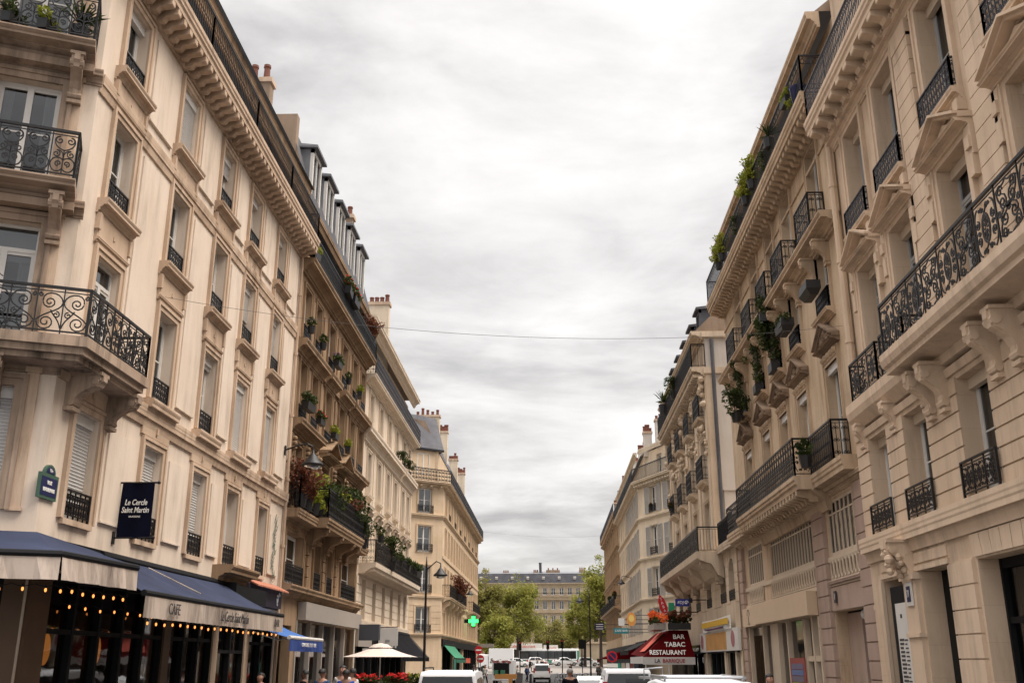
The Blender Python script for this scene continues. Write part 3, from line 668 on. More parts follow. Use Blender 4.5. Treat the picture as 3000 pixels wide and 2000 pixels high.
# ================================================================== brown house with planted balcony (left, second)
B = L2 = Bld('stone_building', 'narrow brown limestone building with planted balcony, pediments and slate mansard', -8.5, 31.62, 44.2, 'L')
bays = [(32.3, 33.25), (34.05, 34.95), (36.25, 37.35), (38.8, 39.85), (41.05, 42.05), (42.95, 43.9)]
rows = [(12.7, 14.6), (9.85, 11.92), (7.0, 9.0)]
ops = [(*B.iv(*b), *r) for b in bays for r in rows]; low = [(31.95, 34.3), (35.9, 36.9), (38.0, 38.9), (40.7, 43.6)]
lops = [(*B.iv(*b), 4.5, 6.1) for b in low]; shop = [(*B.iv(34.2, 44.0), .3, 3.38), (*B.iv(32.0, 33.5), .1, 3.2)]
wallface(B.wall, *B.iv(31.62, 44.2), 0, 15.3, ops+lops+shop, .32); B.floors = (3.9, 6.7, 9.5, 12.4, 15.25); shell(B, 15.3); 
B.part('wall', B.wall, M['l2wall']); t = MB(); u0, u1 = B.iv(31.62, 44.2)
for q in ops+lops: surround(t, *q[:4], w=.13)
for Ya, Yb in ((31.65, 35.6), (35.9, 37.75), (38.4, 40.3), (40.6, 44.2)):
    a, b = B.iv(Ya, Yb); t.mould(crown(11.98, 12.5, .4), a, b)
t.mould(lip(12.1, 12.3, .12), u0, u1)
for Ya, Yb in ((31.65, 35.4), (40.7, 44.2)): a, b = B.iv(Ya, Yb); t.mould(crown(9.3, 9.75, .42), a, b)
t.mould(crown(4.02, 4.42, .4), u0, u1); t.mould(lip(6.42, 6.6, .1), u0, u1)
for Y in (31.8, 33.65, 35.5, 38.1, 40.4, 42.5, 44.05):
    u = B.U(Y); t.box(u-.16, u+.16, 0, .09, 6.9, 9.25); t.box(u-.13, u+.13, 0, .06, 9.8, 11.9); t.box(u-.13, u+.13, 0, .06, 12.6, 14.5)
    for k in range(3): t.ball((u, -.14, 8.75+.16*k), .11, 7, 5, (1, 1, .8))
    for k in range(2): t.box(u-.2, u+.2, 0, .14, 7.6+.6*k, 7.68+.6*k)
for Y in (35.0, 37.45, 39.7):
    u = B.U(Y)
    for k in range(5): t.box(u-.2, u+.2, 0, .09, 4.5+k*.37, 4.5+k*.37+.33)
B.part('stone_trim', t, M['l2trim'])
for Y in (36.8, 39.33): pediment(B, I, B.U(Y), 1.85, 9.2, .5, .45, M['l2trim'], .2)
s = MB(); s.mould(crown(14.95, 15.4, .5), u0, u1); bo = B.part('balcony', s, M['l2trim'])
r = MB(); railing(r, [(u0, 0), (u0, -.44), (u1, -.44), (u1, 0)], 15.4, .85, cell_barcurl, .2, .04, post=False); obj('railing', r, M['iron'], bo)
sc = MB(); sc.bx(u0+.05, u1-.05, -.41, -.4, 15.45, 16.15); obj('privacy_screen', sc, plain('dark_mesh_screen', (.035, .03, .033), .9, 0., .4, 30.), bo)
s = MB(); a, b = B.iv(31.65, 34.4); s.mould(lip(6.5, 6.78, .5), a, b); a, b = B.iv(34.4, 41.2); s.mould(lip(6.5, 6.84, .85), a, b); a, b = B.iv(41.2, 44.2); s.mould(lip(6.5, 6.78, .5), a, b)
bo = B.part('balcony', s, M['l2trim']); r = MB(); U = B.U
railing(r, [(U(31.7), 0), (U(31.7), -.46), (U(34.4), -.46), (U(34.4), -.8), (U(41.2), -.8), (U(41.2), -.46), (U(44.15), -.46)], 6.84, 1.0, cell_dense, .26, .045); obj('railing', r, M['iron'], bo)
for Y in (35.0, 37.45, 39.7, 40.9): console(B, I, U(Y), 6.5, .72, .6, .3, M['l2trim'])
at = MB(); at.box(u0, u1, -1.2, -.3, 15.3, 17.3); B.part('attic_wall', at, M['l2wall'])
e = MB(); e.mould(crown(17.4, 17.75, .12), u0, u1); B.part('eaves', e, M['l2trim'])
mansard(B, 31.62, 44.2, 17.75, .1, [(.75, 20.75, 'slate'), (4.5, 21.9, 'zinc')])
for Y in (33.2, 35.5, 37.8, 40.1, 42.4): dormer(B, I, U(Y), 17.9, 1.35, 2.2, .06, .8)
pw = MB(); a = B.loc(-9.0, 31.55); b = B.loc(-12., 31.9); pw.bx(*sorted((a[0], b[0])), a[1], b[1], 16., 21.); B.part('party_wall', pw, M['party'])
chimney(B, -10.9, -9.4, 43.7, 44.15, 18., 22.6, 4)
for ri, (z0, z1) in enumerate(rows):
    for b in bays:
        a, c = B.iv(*b); window(B, I, (a+c)/2, z0, c-a, z1-z0, 'casement', .17, box=False, fm='cream' if ri else 'white')
        if ri < 2: guard(B, I, a, c, z0+.02, .5, .06)
for b in low:
    a, c = B.iv(*b); window(B, I, (a+c)/2, 4.5, c-a, 1.6, 'casement', .25, box=False)
    guard(B, I, a, c, 4.5, .62, .05)
c = MB(); c.use(M['greypanel']); a, b = B.iv(34.1, 44.1); 
for k in range(6): u = a+(b-a)*k/5; c.box(u-.07, u+.07, -.16, .03, .0, 3.4)
c.box(a, b, -.16, .02, .0, .45)
sf = B.part('shopfront', c); gp = MB(); gp.quad((a, .12, .4), (b, .12, .4), (b, .12, 3.38), (a, .12, 3.38)); obj('shop_glass', gp, M['shopglass'], sf)
si = MB(); si.quad((a, 2.5, 0), (b, 2.5, 0), (b, 2.5, 3.6), (a, 2.5, 3.6))
for Y in (36, 38.2, 41): u = B.U(Y); si.box(u-.5, u+.5, -2.45, -1.9, .05, 2.0)
for k in range(4): u = a+(b-a)*(k+.5)/4; si.box(u-.4, u+.4, -1.6, -1.5, 2.9, 2.95)
B.part('shop_room', si, plain('shop_interior', (.22, .17, .13), .9))
sg = MB(); a, b = B.iv(34.15, 44.3); sg.box(a, b, .02, .3, 3.42, 4.0); B.part('fascia', sg, M['greypanel'])

# ================================================================== pale house with long balcony (left, third)
B = L3 = Bld('apartment_building', 'pale cream apartment building with one long balcony over rusticated lower floor', -8.5, 44.22, 60.5, 'L')
bays = [(45.45, 46.4), (48.25, 49.2), (51.0, 51.95), (53.6, 54.5), (56.4, 57.4), (58.5, 59.45)]
rows = [(12.6, 14.25), (9.46, 11.4), (6.3, 8.5)]
ops = [(*B.iv(*b), *r) for b in bays for r in rows]; lops = [(*B.iv(*b), 3.9, 5.65) for b in bays]; shop = [(*B.iv(44.8, 60.0), .2, 3.3)]
wallface(B.wall, *B.iv(44.22, 60.5), 0, 14.75, ops+lops+shop, .3); B.floors = (3.7, 6.1, 9.2, 12.3, 14.7); shell(B, 14.75)
u0, u1 = B.iv(44.22, 60.5); U = B.U; courses(B.wall, u0, u1, 3.85, 5.7, 5, lops); B.part('wall', B.wall, M['l3wall'])
t = MB()
for q in ops: surround(t, *q[:4], w=.14)
for q in ops[1::3]: t.mould(crown(q[2]-.3, q[2]-.02, .2), q[0]-.2, q[1]+.2)
for q in ops[2::3]: t.mould(crown(8.62, 8.95, .28), q[0]-.25, q[1]+.25); console(B, I, q[0]-.1, 8.65, .2, .4, .1, M['l3wall'], False); console(B, I, q[1]+.1, 8.65, .2, .4, .1, M['l3wall'], False)
a, b = B.iv(44.22, 55.4); t.mould(crown(11.75, 12.4, .42), a, b); a, b = B.iv(55.7, 60.5); t.mould(crown(11.75, 12.4, .42), a, b); modillions(t, u0, u1, .3, 11.66, 11.8, .02, .14, .13)
t.mould(lip(3.66, 3.84, .16), u0, u1)
for Y in (44.4, 47.3, 50.1, 52.8, 55.5, 57.95, 60.3): t.box(U(Y)-.13, U(Y)+.13, 0, .05, 6.2, 11.7)
B.part('stone_trim', t, M['l3wall'])
s = MB(); s.mould(crown(14.45, 14.85, .5), u0, u1); bo = B.part('balcony', s, M['l3wall']); r = MB(); railing(r, [(u0, 0), (u0, -.45), (u1, -.45), (u1, 0)], 14.85, .9, cell_dense, .24, .04); obj('railing', r, M['iron2'], bo)
s = MB(); a, b = B.iv(44.6, 60.1); s.mould([(-.02, 5.8), (.26, 5.83), (.58, 6.04), (.76, 6.07), (.78, 6.27), (-.02, 6.27)], a, b); modillions(s, a, b, .3, 5.78, 6.05, .1, .68, .14)
bo = B.part('balcony', s, M['l3wall']); r = MB(); railing(r, [(a, 0), (a, -.72), (b, -.72), (b, 0)], 6.27, 1.0, cell_dense, .3, .05); obj('railing', r, M['iron'], bo)
at = MB(); at.box(u0, u1, -1.2, -.35, 14.75, 17.3); B.part('attic_wall', at, M['l3wall'])
e = MB(); e.mould(crown(17.2, 17.7, .42), u0, u1); B.part('eaves', e, M['l3wall'])
mansard(B, 44.22, 60.5, 17.7, .1, [(1.2, 19.9, 'zinc'), (4., 20.8, 'zinc')])
chimney(B, -10.15, -8.98, 52.6, 53.1, 17.5, 21.35, 4, 'r4wall')
for ri, (z0, z1) in enumerate(rows):
    for b in bays: a, c = B.iv(*b); window(B, I, (a+c)/2, z0, c-a, z1-z0, 'casement', .15, box=False)
for b in bays: a, c = B.iv(*b); window(B, I, (a+c)/2, 3.9, c-a, 1.75, 'casement', .24, box=False, fm='cream')
c = MB(); c.use(M['black']); a, b = B.iv(44.7, 60.1)
for k in range(9): u = a+(b-a)*k/8; c.box(u-.08, u+.08, -.16, .03, 0, 3.3)
c.use(M['greypanel']); c.box(*B.iv(44.6, 48.), .02, .14, 2.72, 3.55); c.use(M['black']); c.box(*B.iv(48., 60.2), .02, .12, 2.9, 3.6)
sf = B.part('shopfront', c); gp = MB(); gp.quad((a, .12, .2), (b, .12, .2), (b, .12, 3.3), (a, .12, 3.3)); obj('shop_glass', gp, M['shopglass'], sf)

# ================================================================== honey coloured house across the side street (left, fourth)
B = L4 = Bld('corner_apartment_building', 'honey limestone corner apartment building with cut corner and grey slate roof', -8.5, 79., 118., 'L')
n = 15; bw = (117.2-79.8)/n; bays = [(79.8+bw*i+bw*.32, 79.8+bw*i+bw*.68) for i in range(n)]
rows = [(13.15, 15.1), (10.15, 12.15), (7.1, 9.1), (4.15, 6.05)]
ops = [(*B.iv(*b), *r) for b in bays for r in rows]; shop = [(*B.iv(80.5, 89), .2, 3.4), (*B.iv(90, 98), .2, 3.4), (*B.iv(99.5, 116), .2, 3.4)]
u0, u1 = B.iv(79, 118); U = B.U; wallface(B.wall, u0, u1, 0, 15.5, ops+shop, .3)
CF4 = B.frame(-8.5, 79., .8, .6); cw = (-2.27, -1.05); cops = [(*cw, *r) for r in rows]; B.wall.T = CF4; wallface(B.wall, -3.6, 0, 0, 15.5, cops, .3); courses(B.wall, -3.6, -.02, 3.9, 6.6, 6, cops); B.wall.T = None
c0 = CF4 @ Vector((-3.6, 0, 0)); B.wall.quad((c0.x, c0.y, 0), (c0.x, 9, 0), (c0.x, 9, 15.5), (c0.x, c0.y, 15.5))
B.floors = (3.8, 6.9, 9.9, 12.9, 15.45); shell(B, 15.5, ends=(False, True)); B.part('wall', B.wall, M['l4wall'])
t = MB()
for F, oo, a, b in ((None, ops, u0, u1), (CF4, cops, -3.6, .02)):
    t.T = F
    for q in oo: surround(t, *q[:4], w=.14); 
    t.mould(crown(12.75, 13.08, .22), a, b); t.mould(crown(3.85, 4.1, .2), a, b); t.mould(lip(9.75, 9.95, .09), a, b) if F is None else None
    t.mould(crown(6.55, 6.9, .16), a, b); modillions(t, a, b, 1.0, 15.1, 15.3, .02, .4, .18)
t.T = None; B.part('stone_trim', t, M['l4wall'])
s = MB(); s.mould(crown(15.25, 15.6, .62), u0, u1); s.T = CF4; s.mould(crown(15.25, 15.6, .62), -3.6, .3); s.T = None; bo = B.part('balcony', s, M['l4wall'])
e4 = CF4 @ Vector((-3.55, -.56, 0)); m4 = B.W.inverted() @ Vector((-7.94, 78.9, 0))
r = MB(); railing(r, [(e4.x, e4.y), (m4.x, m4.y-.02), (u1, -.56)], 15.6, 1.0, cell_dense, .3, .07, b=.03); obj('railing', r, M['iron'], bo)
for Ya, Yb in ((79.6, 95.), (103., 113.)):
    a, b = B.iv(Ya, Yb); s = MB(); s.mould(crown(6.45, 6.85, .7), a, b); bo = B.part('balcony', s, M['l4wall'])
    r = MB(); railing(r, [(a, 0), (a, -.62), (b, -.62), (b, 0)], 6.85, .95, cell_dense, .45, .05); obj('railing', r, M['iron'], bo)
    for k in range(5): console(B, I, a+.4+(b-a-.8)*k/4, 6.45, .55, .7, .3, M['l4wall'], False)
at = MB(); at.box(u0, u1, -1.4, -.5, 15.5, 18.2); at.T = CF4; at.box(-3.5, -.3, -1.4, -.45, 15.5, 18.3); at.T = None; B.part('attic_wall', at, M['l4wall'])
mansard(B, 79.8, 118, 18.2, -.45, [(1.7, 20.9, 'slate'), (5., 21.8, 'zinc')])
cr = MB(CF4); cr.use(M['slate']); cr.add([(-3.7, .3, 18.3), (0.15, .3, 18.3), (-.7, 2.6, 21.6), (-3.7, 2.6, 21.6), (-3.7, 6, 21.6), (.9, 3., 21.6), (.9, 3., 18.3)], [(0, 1, 2, 3), (1, 6, 5, 2), (3, 2, 5, 4)]); cr.use(M['iron']); cr.box(-3.6, .1, -.5, -.2, 18.2, 18.36); B.part('corner_roof', cr)
for (x0, x1, Ya, Yb, z1) in ((-11.4, -9.3, 82, 82.6, 21.9), (-10.4, -9.65, 92, 92.6, 22.75), (-10.6, -9.7, 103, 103.6, 22.25), (-10.5, -9.7, 112, 112.6, 22.4)): chimney(B, x0, x1, Ya, Yb, 17., z1, 5, 'r4wall')
for z0, z1 in rows:
    for b in bays: a, c = B.iv(*b); window(B, I, (a+c)/2, z0, c-a, z1-z0, 'casement', .12, box=False, curtain=.2)
for i, (z0, z1) in enumerate(rows):
    window(B, CF4, -1.66, z0, 1.22, z1-z0, 'casement', .16, box=False, curtain=1.); guard(B, CF4, -2.35, -.97, z0, .62, .1, cell_dense, .3)
window(B, CF4, -1.68, 16.25, 1.1, 1.7, 'casement', .44, box=False, curtain=1.)
for b in bays[1::2]:
    a, c = B.iv(*b); guard(B, I, a-.1, c+.1, 13.1, .6, .1, cell_dense, .35)
c = MB(); c.use(M['black'])
for k in range(13): Y = 80.5+k*2.95; c.box(U(Y)-.1, U(Y)+.1, -.16, .03, 0, 3.4)
c.box(*B.iv(79.4, 117), .02, .14, 3.2, 3.75); sf = B.part('shopfront', c); gp = MB(); gp.quad((u0+.5, .12, .2), (u1-.5, .12, .2), (u1-.5, .12, 3.4), (u0+.5, .12, 3.4)); obj('shop_glass', gp, M['shopglass'], sf)
# ================================================================== large limestone house (right, nearest)
B = R1 = Bld('grand_building', 'warm limestone building with pedimented windows and deep scrolled iron balcony', 7.5, 7.5, 23.45, 'R'); U = B.U
bays = [(21.35, 22.6), (19.0, 20.28), (16.15, 17.45), (13.05, 14.4), (10.2, 11.5)]; rows = [(4.81, 6.9), (7.95, 11.0), (11.98, 14.62)]
LO = T((0, -.23, 0))                                      # the two lower storeys stand a little forward
ops = [(*B.iv(*b), *r) for b in bays for r in rows[1:]]; lops = [(*B.iv(*b), *rows[0]) for b in bays]
gops = [(*B.iv(21.2, 22.62), .1, 3.75), (*B.iv(18.85, 20.4), .1, 3.8), (*B.iv(14.25, 17.6), .2, 3.76), (*B.iv(9., 12.9), .2, 3.76)]
u0, u1 = B.iv(7.5, 23.45); wallface(B.wall, u0, u1, 7.2, 15.2, ops, .5); B.floors = (4.3, 7.6, 11.6, 15.1); shell(B, 15.2)
B.wall.T = LO; wallface(B.wall, u0, u1, 0, 7.2, lops+gops, .55); courses(B.wall, u0, u1, 4.74, 6.95, 7, lops, .035, .035); e = U(23.45); B.wall.quad((e, 0, 0), (e, .3, 0), (e, .3, 7.2), (e, 0, 7.2)); B.wall.T = None; B.part('wall', B.wall, M['r1wall'])
t = MB()
for b in bays:
    a, c = B.iv(*b); surround(t, a, c, 11.7, 14.62, .2, .06); surround(t, a, c, 7.95, 11.0, .2, .06)
    t.mould(crown(11.68, 11.95, .24), a-.22, c+.22)
    for s, e in ((-1, a), (1, c)):
        t.box(e+s*.2, e+s*.42, -.01, .1, 10.5, 11.08); t.box(e+s*.22, e+s*.4, -.01, .15, 10.62, 10.85); t.box(e+s*.22, e+s*.4, -.01, .12, 10.1, 10.5); t.box(e+s*.05, e+s*.25, -.01, .18, 11.45, 11.68)
for Ya, Yb in ((17.85, 18.7), (14.72, 15.55)):
    a, c = B.iv(Ya, Yb); t.box(a, c, -.01, .12, 14.35, 14.75); t.mould(crown(14.7, 14.95, .22), a-.04, c+.04)
    for k in range(20):
        z = 7.75+.335*k
        if z < 14.2: t.box(a, c, -.01, .1, z, z+.315); t.box(a+.02, c-.02, -.01, .08, z+.3, z+.34)
B.part('window_surrounds', t, M['r1trim']); t = MB(LO)
t.mould(lip(4.42, 4.74, .22), u0, u1); t.mould([(-.02, 4.2), (.06, 4.2), (.1, 4.42), (-.02, 4.42)], u0, u1); t.mould([(-.02, 7.0), (.05, 7.0), (.08, 7.15), (-.02, 7.15)], u0, u1)
for Ya, Yb in ((17.7, 18.8), (13.0, 14.15)):
    a, c = B.iv(Ya, Yb)
    for k in range(9): t.box(a, c, -.01, .07, .1+.41*k, .1+.41*k+.385)
    t.box(a+.02, c-.02, -.01, .04, .1, 3.8)
a, c = B.iv(14.2, 17.65)
for k in range(9): t.slab([(a+(c-a)*(k+.03)/9, 3.8), (a+(c-a)*(k+.97)/9, 3.8), (a+(c-a)*((k+.97-4.5)*1.06+4.5)/9, 4.18), (a+(c-a)*((k+.03-4.5)*1.06+4.5)/9, 4.18)], -.01, .04)
a, c = B.iv(20.45, 21.15); t.box(a, c, -.35, .1, 0, 3.68); t.box(a-.06, c+.06, -.35, .16, 3.65, 3.78); t.box(a-.03, c+.03, -.33, .14, 2.55, 2.63)
t.box(*B.iv(18.8, 22.8), -.01, .05, 3.8, 3.9); t.box(*B.iv(22.62, 22.8), -.01, .08, 0, 3.8); t.box(*B.iv(18.85, 22.7), -.01, .03, 3.95, 4.15); B.part('stone_trim', t, M['r1trim'])
for b in bays: pediment(B, I, B.U((b[0]+b[1])/2), b[1]-b[0]+.72, 11.08, .5, .34, M['r1trim'], .15)
cm = MB(); cm.mould(lip(15.14, 15.52, .74), u0, u1); cm.mould(crown(14.68, 15.0, .25), u0, u1); modillions(cm, u0, u1, .62, 14.9, 15.16, .2, .66, .26); modillions(cm, u0, u1, .14, 14.92, 15.0, .2, .3, .08); B.part('cornice', cm, M['r1trim'])
r = MB(); railing(r, [(u0, 0), (u0, -.62), (u1, -.62)], 15.52, .98, cell_dense, .22, .04); B.part('cornice_railing', r, M['iron2'])
at = MB(); at.box(u0, u1, -1.3, -.3, 15.5, 19.4); B.part('attic_wall', at, M['r1wall']); mansard(B, 7.5, 23.45, 19.4, -.2, [(1.6, 20.6, 'zinc')])
a, c = B.iv(7.5, 19.12); s = MB(); s.mould([(-.02, 7.2), (.34, 7.25), (.36, 7.42), (.86, 7.45), (.86, 7.55), (.93, 7.58), (.97, 7.7), (.97, 7.83), (-.02, 7.83)], a, c); bo = B.part('balcony', s, M['r1trim'])
r = MB(); railing(r, [(a, -.86), (c, -.86), (c, -.4)], 7.83, 1.06, (cell_medal, cell_rosace), .8, .05, b=.026); obj('railing', r, M['iron'], bo)
a, c = B.iv(19.12, 23.2); s = MB(); s.mould([(-.02, 7.2), (.27, 7.25), (.46, 7.45), (.5, 7.6), (.5, 7.8), (-.02, 7.8)], a, c); bo = B.part('balcony', s, M['r1trim'])
r = MB(); a2, c2 = B.iv(20.9, 22.8); railing(r, [(a2, 0), (a2, -.43), (c2, -.43), (c2, 0)], 7.8, .92, (cell_medal, cell_dense), .62, .045); a2, c2 = B.iv(19.15, 20.6); railing(r, [(a2, -.43), (c2, -.43), (c2, 0)], 7.8, .92, (cell_medal, cell_dense), .62, .045); obj('railing', r, M['iron'], bo)
for Y in (18.55, 17.9, 15.65, 14.85): console(B, LO, U(Y), 7.27, .48, .8, .25, M['r1trim'])
for Y in (20.75, 18.85): console(B, LO, U(Y), 7.27, .26, .55, .26, M['r1trim'])
console(B, LO, U(22.85), 7.27, .2, .55, .26, M['r1trim'])
for b in bays:
    a, c = B.iv(*b)
    for ri, (z0, z1) in enumerate(rows):
        window(B, I if ri else LO, (a+c)/2, z0, c-a, z1-z0, 'transom' if ri == 1 else 'casement', .32, box=True, roll=0, rollrec=.2, curtain=.5, fm='bshutter' if ri else 'white', bm='cream')
    guard(B, I, a-.14, c+.14, 11.98, .62, .16, cell_dense, .22, 'iron2', .14); guard(B, LO, a-.06, c+.06, 4.78, .62, .1, cell_medal, .5)
console(B, LO, U(20.8), 4.38, .5, .7, .42, M['r1trim'])
ln = MB(LO); rr = random.Random(3)
for k in range(40): ln.ball((U(20.8)+rr.uniform(-.2, .2), -rr.uniform(.1, .5), 4.35-rr.random()*.6), rr.uniform(.05, .1), 6, 4)
B.part('carved_mask', ln, M['r1trim'])
drainpipe(B, 7.36, 23.5, (.1, 15.), .085, 'r1trim')
d = MB(); a, c = B.iv(18.85, 20.4); d.box(a, c, -.5, -.42, .1, 3.8); d.box((a+c)/2-.03, (a+c)/2+.03, -.42, -.38, .1, 3.75)
for k in range(2): d.box(a+.1+.75*k, a+.68+.75*k, -.42, -.39, 1.0, 2.8); d.box(a+.1+.75*k, a+.68+.75*k, -.42, -.39, .2, .8)
dd = B.part('door', d, M['black'], None, LO); h = MB(); h.ball((U(19.65), .36, 1.1), .05); obj('handle', h, M['rim'], dd)
d = MB(); a, c = B.iv(14.25, 17.6)
for k in range(4): u = a+(c-a)*k/3; d.box(u-.07, u+.07, -.5, -.35, .2, 3.76)
d.box(a, c, -.5, -.36, 3.6, 3.76); d.box(a, c, -.5, -.36, .2, .7); d.box(a, c, -.49, -.37, 2.7, 2.8)
sf = B.part('shopfront', d, M['black'], None, LO)
for Ya, Yb, y in ((14.25, 17.6, .44), (9., 12.9, .44), (21.2, 22.62, .5)): gp = MB(); a, c = B.iv(Ya, Yb); gp.quad((a, y, .1), (c, y, .1), (c, y, 3.76), (a, y, 3.76)); obj('shop_glass', gp, M['shopglass'], sf)

# ================================================================== ochre house with carved pediments (right, second)
B = R2 = Bld('ornate_building', 'ochre limestone building with carved triangular pediments and white glazed mezzanine', 7.5, 23.6, 40.5, 'R'); U = B.U
bays = [(25.0, 26.15), (28.25, 29.4), (30.75, 31.85), (33.4, 34.55), (36.6, 37.85)]; rows = [(6.85, 9.6), (10.95, 12.95), (13.5, 15.95)]
ops = [(*B.iv(*b), *r) for b in bays for r in rows]; mez = [(24.75, 27.45), (28.95, 34.95), (36.35, 38.95)]; mops = [(*B.iv(*b), 4.75, 6.2) for b in mez]
gops = [(*B.iv(24.85, 27.6), .05, 3.35), (*B.iv(29.2, 39.6), .1, 3.3)]
u0, u1 = B.iv(23.6, 40.5); wallface(B.wall, u0, u1, 0, 16.6, ops+mops+gops, .34); B.floors = (4.0, 6.6, 10.1, 13.1, 16.5); shell(B, 16.6); B.part('wall', B.wall, M['r2wall'])
t = MB()
for q in ops: surround(t, *q[:4], w=.15)
t.mould(crown(6.28, 6.5, .2), u0, u1); t.mould(lip(16.0, 16.2, .12), u0, u1); t.mould(lip(12.98, 13.1, .1), u0, u1); t.mould(lip(15.35, 15.42, .05), u0, u1)
for q in ops[1::3]: t.mould(crown(10.72, 10.95, .26), q[0]-.2, q[1]+.2)
for q in ops[0::3]: t.box(q[0]-.15, q[1]+.15, 0, .06, 9.6, 9.95); [t.ball((q[0]+(q[1]-q[0])*k/4, -.08, 9.82), .1, 6, 4) for k in range(5)]
B.part('stone_trim', t, M['r2trim']); r2s = MB(); a, c = B.iv(24.3, 40.4); r2s.box(a, c, 0, .04, 4.62, 4.75); r2s.box(a, c, 0, .05, 3.98, 4.1); B.part('mezzanine_sill', r2s, M['cream'])
for Ya, Yb, n in ((27.62, 28.85, 15), (39.65, 40.45, 15), (23.7, 24.72, 15)):
    a, c = B.iv(Ya, Yb)
    pk = MB(); pk.box(a+.06, c-.06, -.01, .09, .05, .05+.415*n)
    for k in range(n): pk.box(a+.04, c-.04, -.01, .12, .05+.415*k, .05+.415*k+.38)
    B.part('mauve_pier', pk, M['pinkstone'])
pk = MB(); a, c = B.iv(24.75, 27.6); pk.box(a, c, 0, .06, 3.36, 3.95); pk.mould(crown(3.95, 4.12, .12), a, c)
B.part('lintel', pk, M['pinkstone'])
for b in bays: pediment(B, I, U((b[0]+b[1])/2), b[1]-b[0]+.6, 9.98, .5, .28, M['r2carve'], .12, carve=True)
cm = MB(); cm.mould(lip(16.25, 16.62, .72), u0, u1); modillions(cm, u0, u1, .36, 15.98, 16.27, .1, .6, .19); B.part('cornice', cm, M['r2trim'])
r = MB(); a, c = u0, u1; railing(r, [(a, 0), (a, -.64), (c, -.64), (c, 0)], 16.62, 1.1, cell_barcurl, .26, .04, post=False, b=.014); B.part('cornice_railing', r, M['iron'])
at = MB(); at.box(u0, u1, -1.3, -.35, 16.6, 18.9); B.part('attic_wall', at, M['r2wall']); e = MB(); e.mould(crown(18.6, 19.1, .36), u0, u1); B.part('eaves', e, M['r2trim']); mansard(B, 23.6, 40.5, 19.1, .1, [(1.3, 20.3, 'zinc'), (4, 21, 'zinc')])
s = MB(); s.mould(crown(12.78, 13.18, .52), u0+.4, u1-.1); bo = B.part('balcony', s, M['r2trim'])
for b in bays: a, c = B.iv(*b); guard(B, I, a-.18, c+.18, 13.18, 1.05, .44, cell_dense, .26, 'iron', .42); console(B, I, a-.1, 12.78, .42, .6, .2, M['r2trim']); console(B, I, c+.1, 12.78, .42, .6, .2, M['r2trim'])
s = MB(); a, c = B.iv(26.95, 35.75); s.mould(lip(6.5, 6.86, .95), a, c); modillions(s, a+.1, c-.1, .4, 6.2, 6.52, .3, .85, .16); s.mould([(-.02, 5.95), (.1, 5.95), (.16, 6.2), (.5, 6.5), (-.02, 6.5)], a, c); a, c = B.iv(24.0, 26.95); s.mould(lip(6.5, 6.86, .5), a, c); a, c = B.iv(35.75, 40.4); s.mould(lip(6.5, 6.86, .5), a, c); bo = B.part('balcony', s, M['r2trim'])
r = MB(); railing(r, [(U(40.4), 0), (U(40.4), -.44), (U(35.7), -.44), (U(35.7), -.88), (U(27.), -.88)], 6.86, 1.05, cell_hearts, .3, .05, b=.022); railing(r, [(U(27.), -.88), (U(27.), -.44)], 6.86, 1.05, cell_medal, .44, .05); railing(r, [(U(27.), -.44), (U(24.75), -.44), (U(24.75), 0)], 6.86, 1.05, cell_dense, .2, .05); obj('railing', r, M['iron'], bo)
for bi, b in enumerate(bays):
    a, c = B.iv(*b)
    for ri, (z0, z1) in enumerate(rows): window(B, I, (a+c)/2, z0, c-a, z1-z0, 'casement', .2, box=ri == 0, rollrec=.02, curtain=.5)
    guard(B, I, a-.02, c+.02, 10.97, .62, .1, cell_dense, .16, 'iron', .1)
for bi in (0, 1):
    a, c = B.iv(*bays[bi]); m = MB()
    for k in range(9): m.box(c-.28, c-.002, -.2, -.17, 11.0+.2*k, 11.17+.2*k)
    B.part('louvre_shutter', m, M['bshutter'])
wm = MB(); lt = MB()
for (Ya, Yb) in mez:
    a, c = B.iv(Ya, Yb); n = max(3, round((c-a)/.36)); w = (c-a)/n
    for k in range(n+1): wm.box(a+k*w-.02, a+k*w+.02, -.06, -.01, 4.75, 6.2)
    wm.box(a, c, -.07, -.02, 6.12, 6.2); wm.box(a, c, -.07, -.02, 4.75, 4.85); wm.box(a, c, -.055, -.02, 5.82, 5.86)
    lt.box(a, c, .02, .05, 4.66, 4.7); lt.box(a, c, .02, .05, 4.12, 4.16); n = round((c-a)/.3); w = (c-a)/n
    for k in range(n): lt.T = T((a+k*w, 0, 4.16)); lt.bar([(w*(.5+.42*cos(q)), .25+.24*sin(q)) for q in [2*PI*i/10 for i in range(11)]], .03, .04, .03); lt.bar([(0, 0), (0, .5)], .02, .04, .02); lt.bar(spiral(w*.5, .45, .05, 1, 0, 1, 6), .02, .04, .02)
    lt.T = None
mw = B.part('mezzanine_window', wm, M['cream']); p = MB(); cu = MB()
for (Ya, Yb) in mez: a, c = B.iv(Ya, Yb); p.quad((a, .045, 4.75), (c, .045, 4.75), (c, .045, 6.2), (a, .045, 6.2)); [cu.quad((a+(c-a)*k/14, .2, 4.75), (a+(c-a)*(k+.6)/14, .25, 4.75), (a+(c-a)*(k+.6)/14, .25, 6.2), (a+(c-a)*k/14, .2, 6.2)) for k in range(0, 14, 3)]
obj('pane', p, M['glass'], mw); obj('curtain', cu, M['curtain'], mw); B.part('lattice_balustrade', lt, M['cream'])
bk = MB(); 
for (Ya, Yb) in mez: a, c = B.iv(Ya, Yb); bk.box(a, c, -.02, .015, 4.1, 4.75)
B.part('balustrade_backing', bk, plain('brown_backing', (.28, .19, .12), .9))
